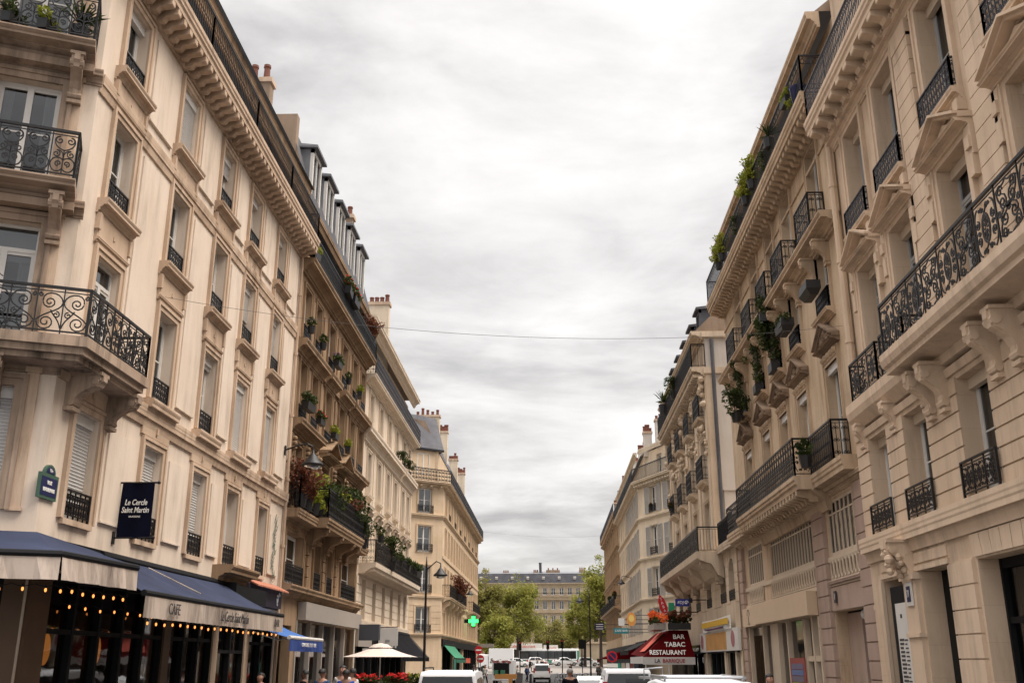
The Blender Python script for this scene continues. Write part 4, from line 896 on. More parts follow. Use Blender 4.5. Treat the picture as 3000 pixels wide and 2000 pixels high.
d = MB(); a, c = B.iv(24.95, 26.3); d.box(a, c, -.5, -.42, .05, 3.2); rr = random.Random(2)
for k in range(5): d.box(a+.1+.24*k, a+.14+.24*k, -.42, -.38, .3, 3.1)
for k in range(30): d.bar(spiral(rr.uniform(a+.15, c-.15), rr.uniform(.3, 3.), .12, 1.3, rr.random()*6, 1, 8), .025, -.37, .02)
B.part('iron_door', d, M['black']); jb = MB(); a, c = B.iv(26.3, 27.6); jb.box(a, c, -.6, -.3, .05, 3.3); B.part('porch_side', jb, M['pinkstone'])
c = MB(); c.use(M['cream']); a, e2 = B.iv(29.2, 39.6)
for Y in (29.25, 30.0, 30.9, 31.0, 33.2, 34.6, 35.6, 37.0, 39.5): c.box(U(Y)-.07, U(Y)+.07, -.2, .05, .1, 3.3)
c.box(*B.iv(34.7, 35.5), -.2, .04, .1, 3.3); c.box(*B.iv(29.2, 30.9), -.2, .02, 2.1, 2.25); c.box(*B.iv(37.2, 39.4), -.3, -.1, .1, 3.0); c.box(a, e2, -.2, .03, .1, .45)
sf = B.part('shopfront', c); gp = MB(); gp.quad((a, .1, .3), (e2, .1, .3), (e2, .1, 3.3), (a, .1, 3.3)); obj('shop_glass', gp, M['shopglass'], sf)
sg = MB(); sg.box(*B.iv(29.25, 37.3), .02, .32, 3.34, 4.0); sg.box(*B.iv(37.35, 39.8), .02, .2, 3.32, 3.98); sgo = B.part('fascia', sg, M['beigepanel'])
lm = MB(); lm.bar([(U(38.6)+.22*cos(q), 3.72+.2*sin(q)) for q in [PI*i/8 for i in range(9)]], .02, .215, .01); lm.bar([(U(38.6), 3.72), (U(38.6), 3.45)], .02, .215, .01); lm.bar([(U(38.6)-.16, 3.42), (U(38.6)+.16, 3.42)], .02, .215, .01); obj('emblem', lm, M['ink'], sgo)
drainpipe(B, 7.42, 40.6, (.1, 6.5), .07, 'l2trim')

# ================================================================== straw coloured house with a terrace (right, third)
B = R3 = Bld('bow_window_building', 'straw limestone building with carved windows, blank white side wall and low terrace', 7.5, 40.52, 62., 'R'); U = B.U
bays = [(47.1, 48.7), (51.1, 52.5), (55.0, 56.4), (58.6, 60.1)]; rows = [(13.3, 15.0), (10.25, 12.3), (7.1, 9.3)]
ops = [(*B.iv(*b), *r) for b in bays for r in rows]; arc = [(42.1, 43.4), (44.2, 45.6), (48.3, 49.7), (52, 53.4), (55.5, 56.9), (59, 60.4)]
aops = [(*B.iv(*b), 4.5, 6.2, .45) for b in arc]; gops = [(*B.iv(41.4, 45.), .1, 2.5), (*B.iv(45.6, 50.6), .1, 2.5), (*B.iv(52, 59), .1, 2.9)]
u0, u1 = B.iv(40.52, 62.); wallface(B.wall, u0, u1, 0, 6.75, aops+gops, .34); a, c = B.iv(46.2, 62.); wallface(B.wall, a, c, 6.75, 17.0, ops, .34); courses(B.wall, u0, u1, 4.4, 6.3, 5, aops, .02, .03)
B.floors = (3.7,); shell(B, 6.75); u = U(62.); B.wall.quad((u, 0, 6.75), (u, 9, 6.75), (u, 9, 17), (u, 0, 17)); B.part('wall', B.wall, M['r3wall'])
sw = MB(); uw = U(46.2); sw.box(uw-.3, uw, -9, -.02, 6.72, 17.0); sw.box(uw, uw+.05, -1.2, -.5, 7.2, 9.6); sw.box(uw, uw+.1, -1.3, -.4, 9.6, 9.75); so = B.part('side_wall', sw, M['r3side'])
qn = MB(); qn.box(uw-.02, uw+.06, -.45, .02, 6.75, 15.3); qn.box(uw, uw+.12, -3., .1, 15.2, 15.5); qn.box(uw, uw+.15, -4., .1, 17.0, 17.3); B.part('quoins', qn, M['r3wall'])
rs = MB()
for z in (9.9, 12.9, 16.9): a, c = B.iv(46.5, 62); rs.quad((a+.02, .35, z), (c-.02, .35, z), (c-.02, 2.8, z), (a+.02, 2.8, z))
a, c = B.iv(46.5, 62); rs.quad((a, 2.8, 6.7), (c, 2.8, 6.7), (c, 2.8, 17), (a, 2.8, 17)); B.part('room_shell', rs, M['inside'])
t = MB(); rr = random.Random(8)
for q in ops: surround(t, *q[:4], w=.14)
for q in ops: t.mould(crown(q[2]-.32, q[2]-.02, .42), q[0]-.1, q[1]+.1)
for q in ops[0::3]+ops[1::3]:
    for k in range(16): t.ball((rr.uniform(q[0]-.35, q[1]+.35), -rr.uniform(.05, .25), q[3]+rr.uniform(.05, .55)), rr.uniform(.07, .15), 6, 4)
for Y in (46.5, 49.9, 53.8, 57.5, 61.5):
    u = U(Y); t.box(u-.3, u+.3, 0, .08, 6.8, 15.1)
    for k in range(14): t.ball((u+rr.uniform(-.3, .3), -rr.uniform(.1, .3), rr.uniform(13.6, 15.0)), rr.uniform(.1, .18), 6, 4)
    for k in range(6): t.ball((u+rr.uniform(-.2, .2), -rr.uniform(.08, .2), rr.uniform(11.3, 12.3)), rr.uniform(.07, .13), 6, 4)
a, c = B.iv(46.2, 62); t.mould(lip(6.55, 6.85, .28), u0, u1); B.part('stone_trim', t, M['r3wall'])
s = MB(); s.mould(crown(15.1, 15.55, .72), a, c); modillions(s, a, c, .4, 14.98, 15.2, .05, .6, .17); bo = B.part('balcony', s, M['r3wall']); r = MB(); railing(r, [(a, -.64), (c, -.64), (c, -.0)], 15.55, 1.15, cell_bars, .2, .05, post=False); railing(r, [(c, 0), (c, -.64)], 15.55, 1.15, cell_bars, .3); obj('railing', r, M['iron'], bo)
e = MB(); e.mould(crown(16.95, 17.35, .62), a, c); B.part('cornice', e, M['r3wall']); mansard(B, 46.2, 62, 17.35, .4, [(1.3, 19.0, 'slate'), (4, 19.8, 'zinc')])
for Y in (47.3, 50, 52.7, 55.4, 58.1): dormer(B, I, U(Y), 17.4, 1.1, 1.25, -.05, 1.0, 'slate', 'slate')
s = MB(); a, c = B.iv(44.6, 60.4); s.mould([(-.02, 5.55), (.25, 5.7), (.5, 6.15), (1.0, 6.32), (1.12, 6.4), (1.15, 6.68), (-.02, 6.68)], a, c); bo = B.part('balcony', s, M['r3wall']); r = MB(); railing(r, [(a, 0), (a, -1.05), (c, -1.05), (c, 0)], 6.68, 1.08, cell_bars, .3, .06, post=False); railing(r, [(a, -1.05), (c, -1.05)], 6.68, 1.02, cell_rosace, 1.2, .04); obj('railing', r, M['iron'], bo)
for Y in (45.2, 49, 53, 57, 60): console(B, I, U(Y), 6.3, .9, .9, .5, M['r3wall'])
r = MB(); railing(r, [(U(44.4), -.18), (U(40.7), -.18)][::-1] if U(44.4) > U(40.7) else [(U(44.4), -.18), (U(40.7), -.18)], 6.85, 1.0, cell_bars, .1, .05, post=False); tr = B.part('terrace_railing', r, M['iron']); sc = MB(); a, c = B.iv(40.7, 44.4); sc.bx(a, c, -.16, -.15, 6.9, 7.8); obj('privacy_screen', sc, M['black'], tr)
for q in ops: window(B, I, (q[0]+q[1])/2, q[2], q[1]-q[0], q[3]-q[2], 'casement', .16, box=False)
for q in ops[0::3]+ops[1::3]: guard(B, I, q[0]-.15, q[1]+.15, q[2], 1.15, .32, cell_dense, .25, 'iron', .3)
for q in aops: window(B, I, (q[0]+q[1])/2, q[2], q[1]-q[0], 1.7, 'casement', .28, box=True, rollrec=.12, bm='bshutter', fm='bshutter', curtain=0); guard(B, I, q[0], q[1], 4.52, .4, .02)
a = B.loc(7.62, 45.95); drainpipe(B, 0, 0, 0, .09, 'slate', [(uw+.12, .35, 16.9), (uw+.12, .35, 8.3), (uw+.2, .5, 7.9), (uw+.45, 1.2, 7.6), (uw+.8, 2.2, 7.4)])
c = MB(); c.use(M['r4wall'])
for Y in (41.4, 42.6, 45.3, 50.7): c.box(U(Y)-.18, U(Y)+.18, -.2, .06, 0, 2.5)
c.use(M['black'])
for Y in (43.4, 44.2, 46.6, 48, 49.3, 52, 54, 56, 58.9): c.box(U(Y)-.06, U(Y)+.06, -.2, .02, 0, 2.6)
c.box(*B.iv(41.2, 59), -.01, .03, 2.45, 2.6)
sf = B.part('shopfront', c); gp = MB(); 
for q in gops: gp.quad((q[0], .1, q[2]), (q[1], .1, q[2]), (q[1], .1, q[3]), (q[0], .1, q[3]))
obj('shop_glass', gp, M['shopglass'], sf)

# ================================================================== ivory corner house with shutters (right, fourth)
B = R4 = Bld('shuttered_corner_building', 'ivory rendered corner building with blue grey shutters and a row of chimneys', 7.5, 85.5, 111.5, 'R'); U = B.U
n = 9; bw = 26/n; bays = [(85.5+bw*(i+.34), 85.5+bw*(i+.66)) for i in range(n)]; rows = [(13.85, 16.0), (10.4, 12.75), (7.1, 9.4), (4.3, 6.2)]
ops = [(*B.iv(*b), *r) for b in bays for r in rows]; u0, u1 = B.iv(85.5, 111.5); wallface(B.wall, u0, u1, 0, 16.6, ops, .3)
CR = B.frame(7.5, 85.5, 2.2, -5.5); cb = [(2.15, 3.25), (5.4, 6.4)]; cops = [(*b, *r) for b in cb for r in rows]; B.wall.T = CR; wallface(B.wall, 0, 8, 0, 16.6, cops, .3); wallface(B.wall, .6, 7.6, 16.6, 19.2, [(2.6, 3.5, 16.9, 18.7)], .25, -.55); B.wall.T = None
B.floors = (3.8, 6.8, 10, 13.4, 16.5); shell(B, 16.6, ends=(False, True)); B.part('wall', B.wall, M['r4wall'])
t = MB()
for F, oo, a, b in ((None, ops, u0, u1), (CR, cops, 0, 8)):
    t.T = F
    for q in oo: surround(t, *q[:4], w=.12, o=.03)
    for z in (13.3, 9.95, 6.7): t.mould(crown(z, z+.3, .2), a, b)
t.T = None; B.part('stone_trim', t, M['r4wall'])
s = MB(); s.mould(crown(16.25, 16.7, .6), u0, u1); s.T = CR; s.mould(crown(16.25, 16.7, .6), 0, 8); modillions(s, 0, 8, .5, 16.1, 16.3, .05, .5, .16); s.T = None; bo = B.part('balcony', s, M['r4wall'])
k1 = CR @ Vector((.05, -.55, 0)); k2 = CR @ Vector((7.9, -.55, 0)); r = MB(); railing(r, [(u0, -.55), (k1.x, k1.y), (k2.x, k2.y)], 16.7, 1.1, cell_bars, .3, .09, b=.035); obj('railing', r, M['iron'], bo)
e = MB(); e.mould(crown(18.9, 19.3, .3), u0, u1); at = MB(); at.box(u0, u1, -1.3, -.6, 16.6, 19.0); e.T = CR; e.mould(crown(19.1, 19.5, .0+.05), .4, 7.8); e.T = None; B.part('attic_wall', at, M['r4wall']); B.part('eaves', e, M['r4wall'])
mansard(B, 85.5, 111.5, 19.0, -.3, [(2.2, 20.6, 'zinc'), (5, 21.2, 'zinc')]); cr = MB(CR); cr.add([(.3, .4, 19.4), (8, .4, 19.4), (8, 4, 21.4), (1.5, 4, 21.4)], [(0, 1, 2, 3)]); B.part('corner_roof', cr, M['zinc'])
for x0, x1, Y, z1 in ((7.5, 8.2, 84.6, 20.9), (8.5, 9.7, 84.2, 21.9), (9.0, 10.2, 82.5, 21.2), (8.2, 8.9, 92, 21.6), (8.2, 8.9, 98, 21.9), (8.2, 8.9, 104.5, 22.2), (8.2, 8.9, 110, 22.4)): chimney(B, x0+.6, x1+.6, Y, Y+.6, 18.8, z1, 4, 'r3side')
_sm = {}
def shutters(B, F, a, c, z0, z1, mat='bshutter', w=.5):
    k = (round(z1-z0, 2), w, mat)
    if k not in _sm:
        m = MB(); h = z1-z0
        m.box(0, w, .03, .07, 0, .08); m.box(0, w, .03, .07, h-.08, h); m.box(0, .05, .03, .07, 0, h); m.box(w-.05, w, .03, .07, 0, h); m.box(0, w, .03, .07, h*.5-.04, h*.5+.04)
        for i in range(int(h/.12)): z = .06+.12*i; m.add([(.05, -.035, z), (w-.05, -.035, z), (w-.05, -.06, z+.09), (.05, -.06, z+.09)], [(0, 1, 2, 3)])
        _sm[k] = m.mesh('louvre_shutter', M[mat])
    B.put('louvre_shutter', _sm[k], F @ T((a-w-.03, 0, z0))); B.put('louvre_shutter', _sm[k], F @ T((c+.03, 0, z0)))
for q in cops: window(B, CR, (q[0]+q[1])/2, q[2], q[1]-q[0], q[3]-q[2], 'casement', .2, box=False, curtain=0); shutters(B, CR, q[0], q[1], q[2], q[3], w=.85); guard(B, CR, q[0]-.05, q[1]+.05, q[2], .65, .1, cell_dense, .3)
window(B, CR, 3.05, 16.9, .9, 1.8, 'casement', .75, box=False)
for i, q in enumerate(ops): window(B, I, (q[0]+q[1])/2, q[2], q[1]-q[0], q[3]-q[2], 'casement', .2, box=False); shutters(B, I, q[0], q[1], q[2], q[3], w=.42) if i < 20 else None
c = MB(); c.use(M['black']); c.box(u0, u1, .02, .1, 2.9, 3.6)
for k in range(11): u = u0+(u1-u0)*k/10; c.box(u-.1, u+.1, 0, .06, 0, 2.9); c.box(u+.15, u+2.2, .0, .02, .3, 2.8)
B.part('shopfront', c)

# ================================================================== tan house at the end of the right side
B = R5 = Bld('tan_corner_building', 'tan limestone building closing the right side of the street', 7.5, 111.55, 143., 'R'); U = B.U
n = 11; bw = 31.4/n; bays = [(111.6+bw*(i+.34), 111.6+bw*(i+.66)) for i in range(n)]; rows = [(14.5, 16.6), (11.3, 13.5), (8.2, 10.4), (4.6, 6.8)]
ops = [(*B.iv(*b), *r) for b in bays for r in rows]; u0, u1 = B.iv(111.55, 143.); wallface(B.wall, u0, u1, 0, 17.6, ops, .3); B.floors = (4, 7.5, 10.8, 14, 17.5); shell(B, 17.6); B.part('wall', B.wall, M['r5wall'])
t = MB()
for q in ops: surround(t, *q[:4], w=.16); t.mould(crown(q[3]+.16, q[3]+.4, .22), q[0]-.2, q[1]+.2)
for z in (14.1, 10.9): t.mould(crown(z, z+.3, .3), u0, u1)
t.mould(crown(17.2, 17.95, .62), u0, u1); modillions(t, u0, u1, .6, 17.0, 17.3, .1, .5, .25); B.part('stone_trim', t, M['r5wall'])
s = MB(); s.mould(crown(7.35, 7.8, .8), u0, u1); bo = B.part('balcony', s, M['r5wall']); r = MB(); railing(r, [(u0, 0), (u0, -.7), (u1, -.7), (u1, 0)], 7.8, 1.1, cell_dense, .5, .06); obj('railing', r, M['iron'], bo)
r = MB(); railing(r, [(u0, -.55), (u1, -.55)], 17.95, .9, cell_bars, .4, .05, post=False); B.part('cornice_railing', r, M['iron2'])
mansard(B, 111.55, 143., 17.95, .2, [(1.2, 20.4, 'zinc'), (4, 21.2, 'zinc')])
for Y in (118, 127, 135): chimney(B, 8.6, 9.3, Y, Y+.6, 18, 22.4, 4, 'party')
for q in ops: window(B, I, (q[0]+q[1])/2, q[2], q[1]-q[0], q[3]-q[2], 'casement', .2, box=False, curtain=.2)
c = MB(); c.use(M['black']); c.box(u0, u1, .02, .1, 3.0, 3.6)
for k in range(12): u = u0+(u1-u0)*k/11; c.box(u-.1, u+.1, 0, .06, 0, 3.0); c.box(u+.15, u+2.4, .0, .02, .3, 2.9)
B.part('shopfront', c)

# ================================================================== long house beyond the square
er = empty('square_building', (-2., 235., 1.5), 0, 'long cream building with dark slate roof across the far square', 'building'); w = MB(); t = MB(); pn = MB()
xs = [-28+1.9*k for k in range(30)]; rows = [(15., 16.7), (11.8, 13.8), (8.5, 10.6), (4.8, 7.)]; EB = type('E', (), {})(); EB.put = lambda nme, me, mtx, parent=None: put(nme, me, parent or er, mtx); EB.root = er
ops = [(x-.5, x+.5, *r) for x in xs for r in rows]; wallface(w, -30, 30, 0, 17.4, ops, .3); w.quad((-30, .35, 17.4), (30, .35, 17.4), (30, 10, 17.4), (-30, 10, 17.4)); w.quad((-30, 2, 0), (30, 2, 0), (30, 2, 17.4), (-30, 2, 17.4)); obj('wall', w, M['endwall'], er)
for z in (14.3, 10.9, 7.4, 4.2): t.mould(crown(z, z+.3, .3), -30, 30)
t.mould(crown(17.2, 17.7, .5), -30, 30); t.mould(lip(13.9, 14.3, .6), -30, 30); obj('stone_trim', t, M['endwall'], er)
r = MB(); railing(r, [(-30, -.55), (30, -.55)], 14.6, .9, cell_bars, .5, .08, post=False); obj('railing', r, M['iron'], er)
for i, q in enumerate(ops): window(EB, Matrix.Identity(4), (q[0]+q[1])/2, q[2], 1.0, q[3]-q[2], 'casement', .2, box=False, curtain=.35) if 8 < i//4 < 25 and i % 4 < 3 else None
rf = MB(); rf.use(stone('dark_slate', (.045, .045, .052), (.075, .075, .085), stain=(.03, .03, .03), amount=.4, fine=.4)); rf.quad((-30, -.3, 17.7), (30, -.3, 17.7), (30, 1.5, 20.), (-30, 1.5, 20.)); rf.use(M['zinc']); rf.quad((-30, 1.5, 20.), (30, 1.5, 20.), (30, 6, 20.8), (-30, 6, 20.8)); ro = obj('roof', rf, None, er)
for k in range(15): x = -25+3.6*k; s = MB(); s.T = T((x, .45, 18.55)) @ RX(math.radians(38)); s.bx(-.3, .3, -.1, 0, 0, .75); obj('skylight', s, M['white'], ro)
for x0, x1, z in ((-9.3, -7.9, 20.4), (-2.2, -1.0, 20.5), (.8, 4., 20.9), (8.5, 9.9, 21.), (-14, -12.6, 20.3), (-18, -16, 20.8)):
    s = MB(); s.bx(x0, x1, 3, 3.7, 18.5, z); c = obj('chimney', s, M['party'], ro)
    for k in range(3): p = MB(); p.lathe([(.16, z), (.13, z+.5)], 6, (x0+(x1-x0)*(k+.5)/3, 3.35)); obj('chimney_pot', p, M['pot'], c)
s = MB(); s.tube([(.6, 3., 19.5), (-.5, 3., 20.4), (-.55, 3., 22.4)], .32, 8); s.tube([(-.9, 3, 22.5), (-.2, 3, 22.5)], .12, 6); obj('smoke_pipe', s, M['iron2'], ro)
SKYLOC = (7.7, 1.4, 0.); DB = 2; EXPO = 1.25; BASE, ZEN, SUNW, SUNE = .51, 9., .15, 1.2
# ================================================================== ground
gp = [(-40, 0), (0, 0), (60, 0), (105, -.05), (130, .15), (160, .9), (190, 1.4), (240, 1.5), (400, 1.5), (3000, 1.5)]
def gz(y):
    for (a, za), (b, zb) in zip(gp, gp[1:]):
        if a <= y <= b: return za+(zb-za)*(y-a)/(b-a)
    return 0.
def strip(name, x0, x1, y0, y1, dz, mat, thick=0.):
    ys = sorted({y0, y1, *[a for a, _ in gp if y0 < a < y1]}); m = MB()
    for a, b in zip(ys, ys[1:]):
        m.quad((x0, a, gz(a)+dz), (x1, a, gz(a)+dz), (x1, b, gz(b)+dz), (x0, b, gz(b)+dz))
        if thick:
            for x in (x0, x1): m.quad((x, a, gz(a)+dz), (x, b, gz(b)+dz), (x, b, gz(b)+dz-thick), (x, a, gz(a)+dz-thick))
    return tag(obj(name, m, mat), kind='structure')
strip('ground', -2500, 2500, -40, 3000, -.02, M['asphalt']); strip('road', -4.2, 4.0, -20, 143, 0, M['asphalt']); strip('road', -60, 60, 143.5, 230, .004, M['square'])
for x0, x1 in ((-8.5, -4.35), (4.15, 7.5)): strip('pavement', x0, x1, 6 if x0 > 0 else 14, 61, .13, M['paving'], .15); strip('pavement', x0, x1, 79, 118 if x0 < 0 else 143, .13, M['paving'], .15)
for x in (-4.35, 4.0): strip('kerb', x, x+.15, 6 if x > 0 else 14, 61, .14, M['kerb'], .16); strip('kerb', x, x+.15, 79, 118, .14, M['kerb'], .16)
tag(obj('road_marking', (lambda m: [m.quad((-1.6, a, .008), (-1.48, a, .008), (-1.48, a+3, .008), (-1.6, a+3, .008)) for a in range(20, 100, 6)] and m)(MB()), M['whiteline']), kind='structure')

LW = lambda X, Y, z=0.: frame(X, Y, 0, 1, z)      # frame on a left facade (u along +Y)
RW = lambda X, Y, z=0.: frame(X, Y, 0, -1, z)     # frame on a right facade (u along -Y)
FW = lambda X, Y, z=0.: frame(X, Y, 1, 0, z)      # frame facing the camera
def thing(name, mtx, label, cat, group=None):
    o = empty(name, (0, 0, 0), 0, label, cat, group); o.matrix_world = mtx; return o
def cloth(m, pts, n=10, wob=.0):
    m.add(pts, [(0, 1, 2, 3)])
def awning(label, mtx, u0, u1, zt, zb, ext, vh, cl, va, bar='black', sag=.05, cheek=False, ut0=None, ut1=None):
    """sloping awning on a wall frame: canopy, front bar, hanging valance and folding arms"""
    a = thing('awning', mtx, label, 'awning'); m = MB(); n, k = 14, 6; ut0 = u0 if ut0 is None else ut0; ut1 = u1 if ut1 is None else ut1
    P = lambda i, j: ((ut0+(ut1-ut0)*i/n)*(1-j/k)+(u0+(u1-u0)*i/n)*j/k, -.12-(ext-.12)*j/k, zt+(zb-zt)*j/k-sag*sin(PI*j/k)*(1+.3*sin(i*1.9)))
    for i in range(n):
        for j in range(k): q = [P(i, j), P(i+1, j), P(i+1, j+1), P(i, j+1)]; m.add(q+[(x, y, z-.012) for x, y, z in q], [(0, 1, 2, 3), (7, 6, 5, 4)])
    if cheek:
        for u in (u0, u1): m.add([(u, -.12, zt), (u, -ext, zb), (u, -.12, zb)], [(0, 1, 2)])
    obj('canopy', m, cl, a)
    b = MB(); b.tube([(u0-.02, -ext, zb), (u1+.02, -ext, zb)], .055, 8); b.tube([(ut0, -.1, zt), (ut1, -.1, zt)], .09, 8); obj('front_bar', b, M[bar], a)
    v = MB(); n = int((u1-u0)/.12)
    for i in range(n):
        x0, x1 = u0+(u1-u0)*i/n, u0+(u1-u0)*(i+1)/n; w0, w1 = .02*sin(x0*5.1)+.012*sin(x0*13), .02*sin(x1*5.1)+.012*sin(x1*13)
        q = [(x0, -ext-.03, zb-.03), (x1, -ext-.03, zb-.03), (x1, -ext-.03-w1, zb-vh), (x0, -ext-.03-w0, zb-vh)]; v.add(q+[(x, y+.008, z) for x, y, z in q], [(0, 1, 2, 3), (7, 6, 5, 4)])
    obj('valance', v, va, a)
    r = MB()
    for u in (u0+(u1-u0)*.12, u0+(u1-u0)*.88): r.tube([(u, -.1, zt-.25), (u+.3, -ext*.55, (zt+zb)/2-.25), (u, -ext, zb-.04)], .022, 6)
    obj('folding_arm', r, M[bar], a); return a

# ================================================================== cafe awnings, banner, lights
a = awning('long blue cafe awning with lettered cream valance and bulbs under it', LW(-8.5, 0), 17.0, 26.0, 3.98, 3.2, 1.65, .4, M['bluecloth'], M['valance'], ut0=18.6, ut1=25.9)
lettering('CAFE', .28, M['ink'], a, T((18.3, -1.72, 2.98)), ext=.004, sx=.9); lettering('Le Cercle Saint Martin', .3, M['ink'], a, T((21.9, -1.72, 2.98)), ext=.004, shear=.25, sx=.72); lettering('BAR', .26, M['ink'], a, T((25.3, -1.72, 2.99)), ext=.004, sx=.9)
pl = MB(); pl.tube([(20.3, -.35, 3.9), (20.8, -1.3, 3.42)], .012, 5); obj('seam', pl, M['valance'], a)
ca = empty('awning', (-8.5, 16.25, 0), 0, 'corner blue awning with stained pale valance wrapped round the cafe corner', 'awning')
B0 = Vector((-7.2, 14.64, 3.6)); dv = Vector((-.92, -.39, 0)).normalized(); B2 = Vector((-7.0, 16.95, 3.6)); Bm = B0+dv*4.2; T1 = Vector((-8.42, 16.2, 4.12)); T2 = Vector((-8.42, 19.9, 3.98)); Tm = T1+dv*4.2; o = Vector((-8.5, 16.25, 0)); m = MB(); n = 8
def fan(m, A, Bb, Cc, D, n=8, sag=.06):
    P = lambda i, j: A.lerp(Bb, i/n).lerp(D.lerp(Cc, i/n), j/n)-o-Vector((0, 0, sag*sin(PI*j/n)))
    for i in range(n):
        for j in range(n): m.add([P(i, j), P(i+1, j), P(i+1, j+1), P(i, j+1)], [(0, 1, 2, 3)])
fan(m, T1, T2, B2, B0); fan(m, Tm, T1, B0, Bm); m.add([T2-o, B2-o, B2-o-Vector((0, 0, .1)), T2-o-Vector((0, 0, .1))], [(0, 1, 2, 3)]); obj('canopy', m, M['bluecloth'], ca)
b = MB(); b.tube([Bm-o, B0-o, B2-o], .055, 8); obj('front_bar', b, M['black'], ca); v = MB()
for A, E in ((Bm, B0), (B0, B2)):
    L = (E-A).length; n = int(L/.11); d = (E-A).normalized(); nn = Vector((d.y, -d.x, 0))
    for i in range(n):
        q = []
        for k in (i, i+1): p = A+(E-A)*k/n-o; w = .03*sin(k*.9)+.02*sin(k*2.3); q.append((p+nn*.02-Vector((0, 0, .03)), p+nn*(.05+w)-Vector((0, 0, .37))))
        v.add([q[0][0], q[1][0], q[1][1], q[0][1]], [(0, 1, 2, 3)])
e = B2-o; v.add([e-Vector((0, 0, .03)), e+Vector((-.5, .45, .12)), e+Vector((-.35, .3, -.22)), e-Vector((0, 0, .37))], [(0, 1, 2, 3)]); obj('valance', v, M['valance'], ca)
def string_lights(label, pts, n, z=.0):
    r = empty('string_lights', pts[0], 0, label, 'string lights'); o = Vector(pts[0]); P = [Vector(p)-o for p in pts]; L = [(b-a).length for a, b in zip(P, P[1:])]; tot = sum(L); c = MB(); path = []; pos = []
    def at(s):
        for (a, b), l in zip(zip(P, P[1:]), L):
            if s <= l: return a.lerp(b, s/l)
            s -= l
        return P[-1]
    for i in range(n*4+1): path.append(at(tot*i/(n*4))-Vector((0, 0, .035*abs(sin(PI*i/4)))))
    c.tube(path, .008, 4); obj('cord', c, M['black'], r); me = MB(); me.use(M['black']); me.tube([(0, 0, 0), (0, 0, -.05)], .014, 6); me.use(M['bulb']); me.ball((0, 0, -.075), .019, 8, 6, (1, 1, 1.6)); me = me.mesh('bulb')
    for i in range(n): p = at(tot*(i+.5)/n); bo = put('bulb', me, r, T(p+Vector((0, 0, RN.uniform(-.015, .01)))))
    return r
string_lights('warm bulbs strung under the long lettered awning', [(-6.9, 17.2, 2.8), (-6.9, 25.9, 2.8)], 22)
string_lights('warm bulbs strung under the corner awning', [tuple(Bm*.5+B0*.5+Vector((-.1, .1, -.42))), tuple(B0+Vector((-.12, .1, -.42))), tuple(B2+Vector((-.1, 0, -.45)))], 14)
string_lights('bulbs hung deep inside beside the cafe windows', [(-8.2, 16.9, 3.05), (-8.2, 22.4, 3.05)], 9)
bn = thing('banner', FW(-8.5, 19.25, 0), 'dark navy cloth banner with white script on two rods above the cafe', 'banner'); m = MB(); m.use(M['navy']); n = 10
for i in range(n):
    for j in range(8):
        P = lambda i, j: (.08+.64*i/n-.012*j/8, -.02*sin(i*.9+j*.3), 5.44-1.06*j/8); q = [P(i, j), P(i+1, j), P(i+1, j+1), P(i, j+1)]; m.add(q+[(x, y+.01, z) for x, y, z in q], [(0, 1, 2, 3), (7, 6, 5, 4)])
obj('cloth', m, None, bn)
for z in (5.45, 4.38): r = MB(); r.tube([(0, 0, z), (.8, 0, z)], .018, 8); r.ball((.8, 0, z), .035, 8, 6); r.bx(-.01, .03, -.05, .05, z-.12, z+.12); obj('rod', r, M['iron'], bn)
lettering('Le Cercle\nSaint Martin', .155, M['letter'], bn, T((.4, -.045, 4.98)), ext=.004, shear=.2, bold=.002, sx=.72); lettering('BRASSERIE', .05, M['letter'], bn, T((.4, -.045, 4.78)), ext=.003)
sg = thing('street_sign', LW(-8.5, 16.42, 4.69), 'blue enamel street name plate with arched top beside the cut corner', 'street sign'); m = MB(); m.use(M['signgreen']); m.box(-.31, .31, 0, .05, -.0, .42); m.slab([(.19*cos(q), .42+.16*sin(q)) for q in [PI*i/10 for i in range(11)]], 0, .05)
m.use(M['signblue']); m.box(-.27, .27, .05, .056, .05, .36); m.slab([(.14*cos(q), .43+.11*sin(q)) for q in [PI*i/10 for i in range(11)]], .05, .056); obj('plate', m, None, sg)
lettering('RUE', .085, M['letter'], sg, T((0, -.06, .27)), ext=.003, bold=.003); lettering('BEAUREPAIRE', .085, M['letter'], sg, T((0, -.06, .15)), ext=.003, bold=.003, sx=.78); lettering('10e', .08, M['letter'], sg, T((0, -.06, .48)), ext=.003)
a = awning('small bright blue awning with printed valance after the cafe', LW(-8.5, 0), 28.4, 32.5, 3.15, 2.73, 1.25, .36, plain('bright_blue_cloth', (.04, .13, .38), .8, 0., .15), plain('bright_blue_valance', (.02, .055, .24), .8), 'white', ut0=28.4, ut1=31.6)
lettering('CONFITURES  L’ILOT  CAFE', .15, M['letter'], a, T((30.5, -1.33, 2.55)), ext=.004, sx=1.0)
a = thing('projecting_sign', LW(-8.5, 29.6, 0), 'dark violet shop panel with a white brush mark beside the blue awning', 'shop sign'); m = MB(); m.box(-1.8, 1.7, .06, .2, 3.62, 4.16); obj('panel', m, plain('violet_panel', (.02, .014, .026), .6), a); m = MB(); m.bar([(1.15, 3.72), (1.3, 4.0), (1.36, 4.08)], .05, .215, .02); m.bar([(1.12, 3.98), (1.28, 3.97), (1.45, 4.02)], .05, .215, .02); m.bar([(1.2, 3.7), (1.1, 3.9)], .05, .215, .02); obj('brush_mark', m, M['letter'], a)
a = thing('awning_case', LW(-8.5, 26.9, 0), 'black closed awning case on the wall right of the long blue awning', 'awning case'); m = MB(); m.box(-1., 1.9, .05, .42, 3.55, 3.98); m.box(-1.05, -1., .03, .46, 3.5, 4.03); obj('case', m, M['black'], a)

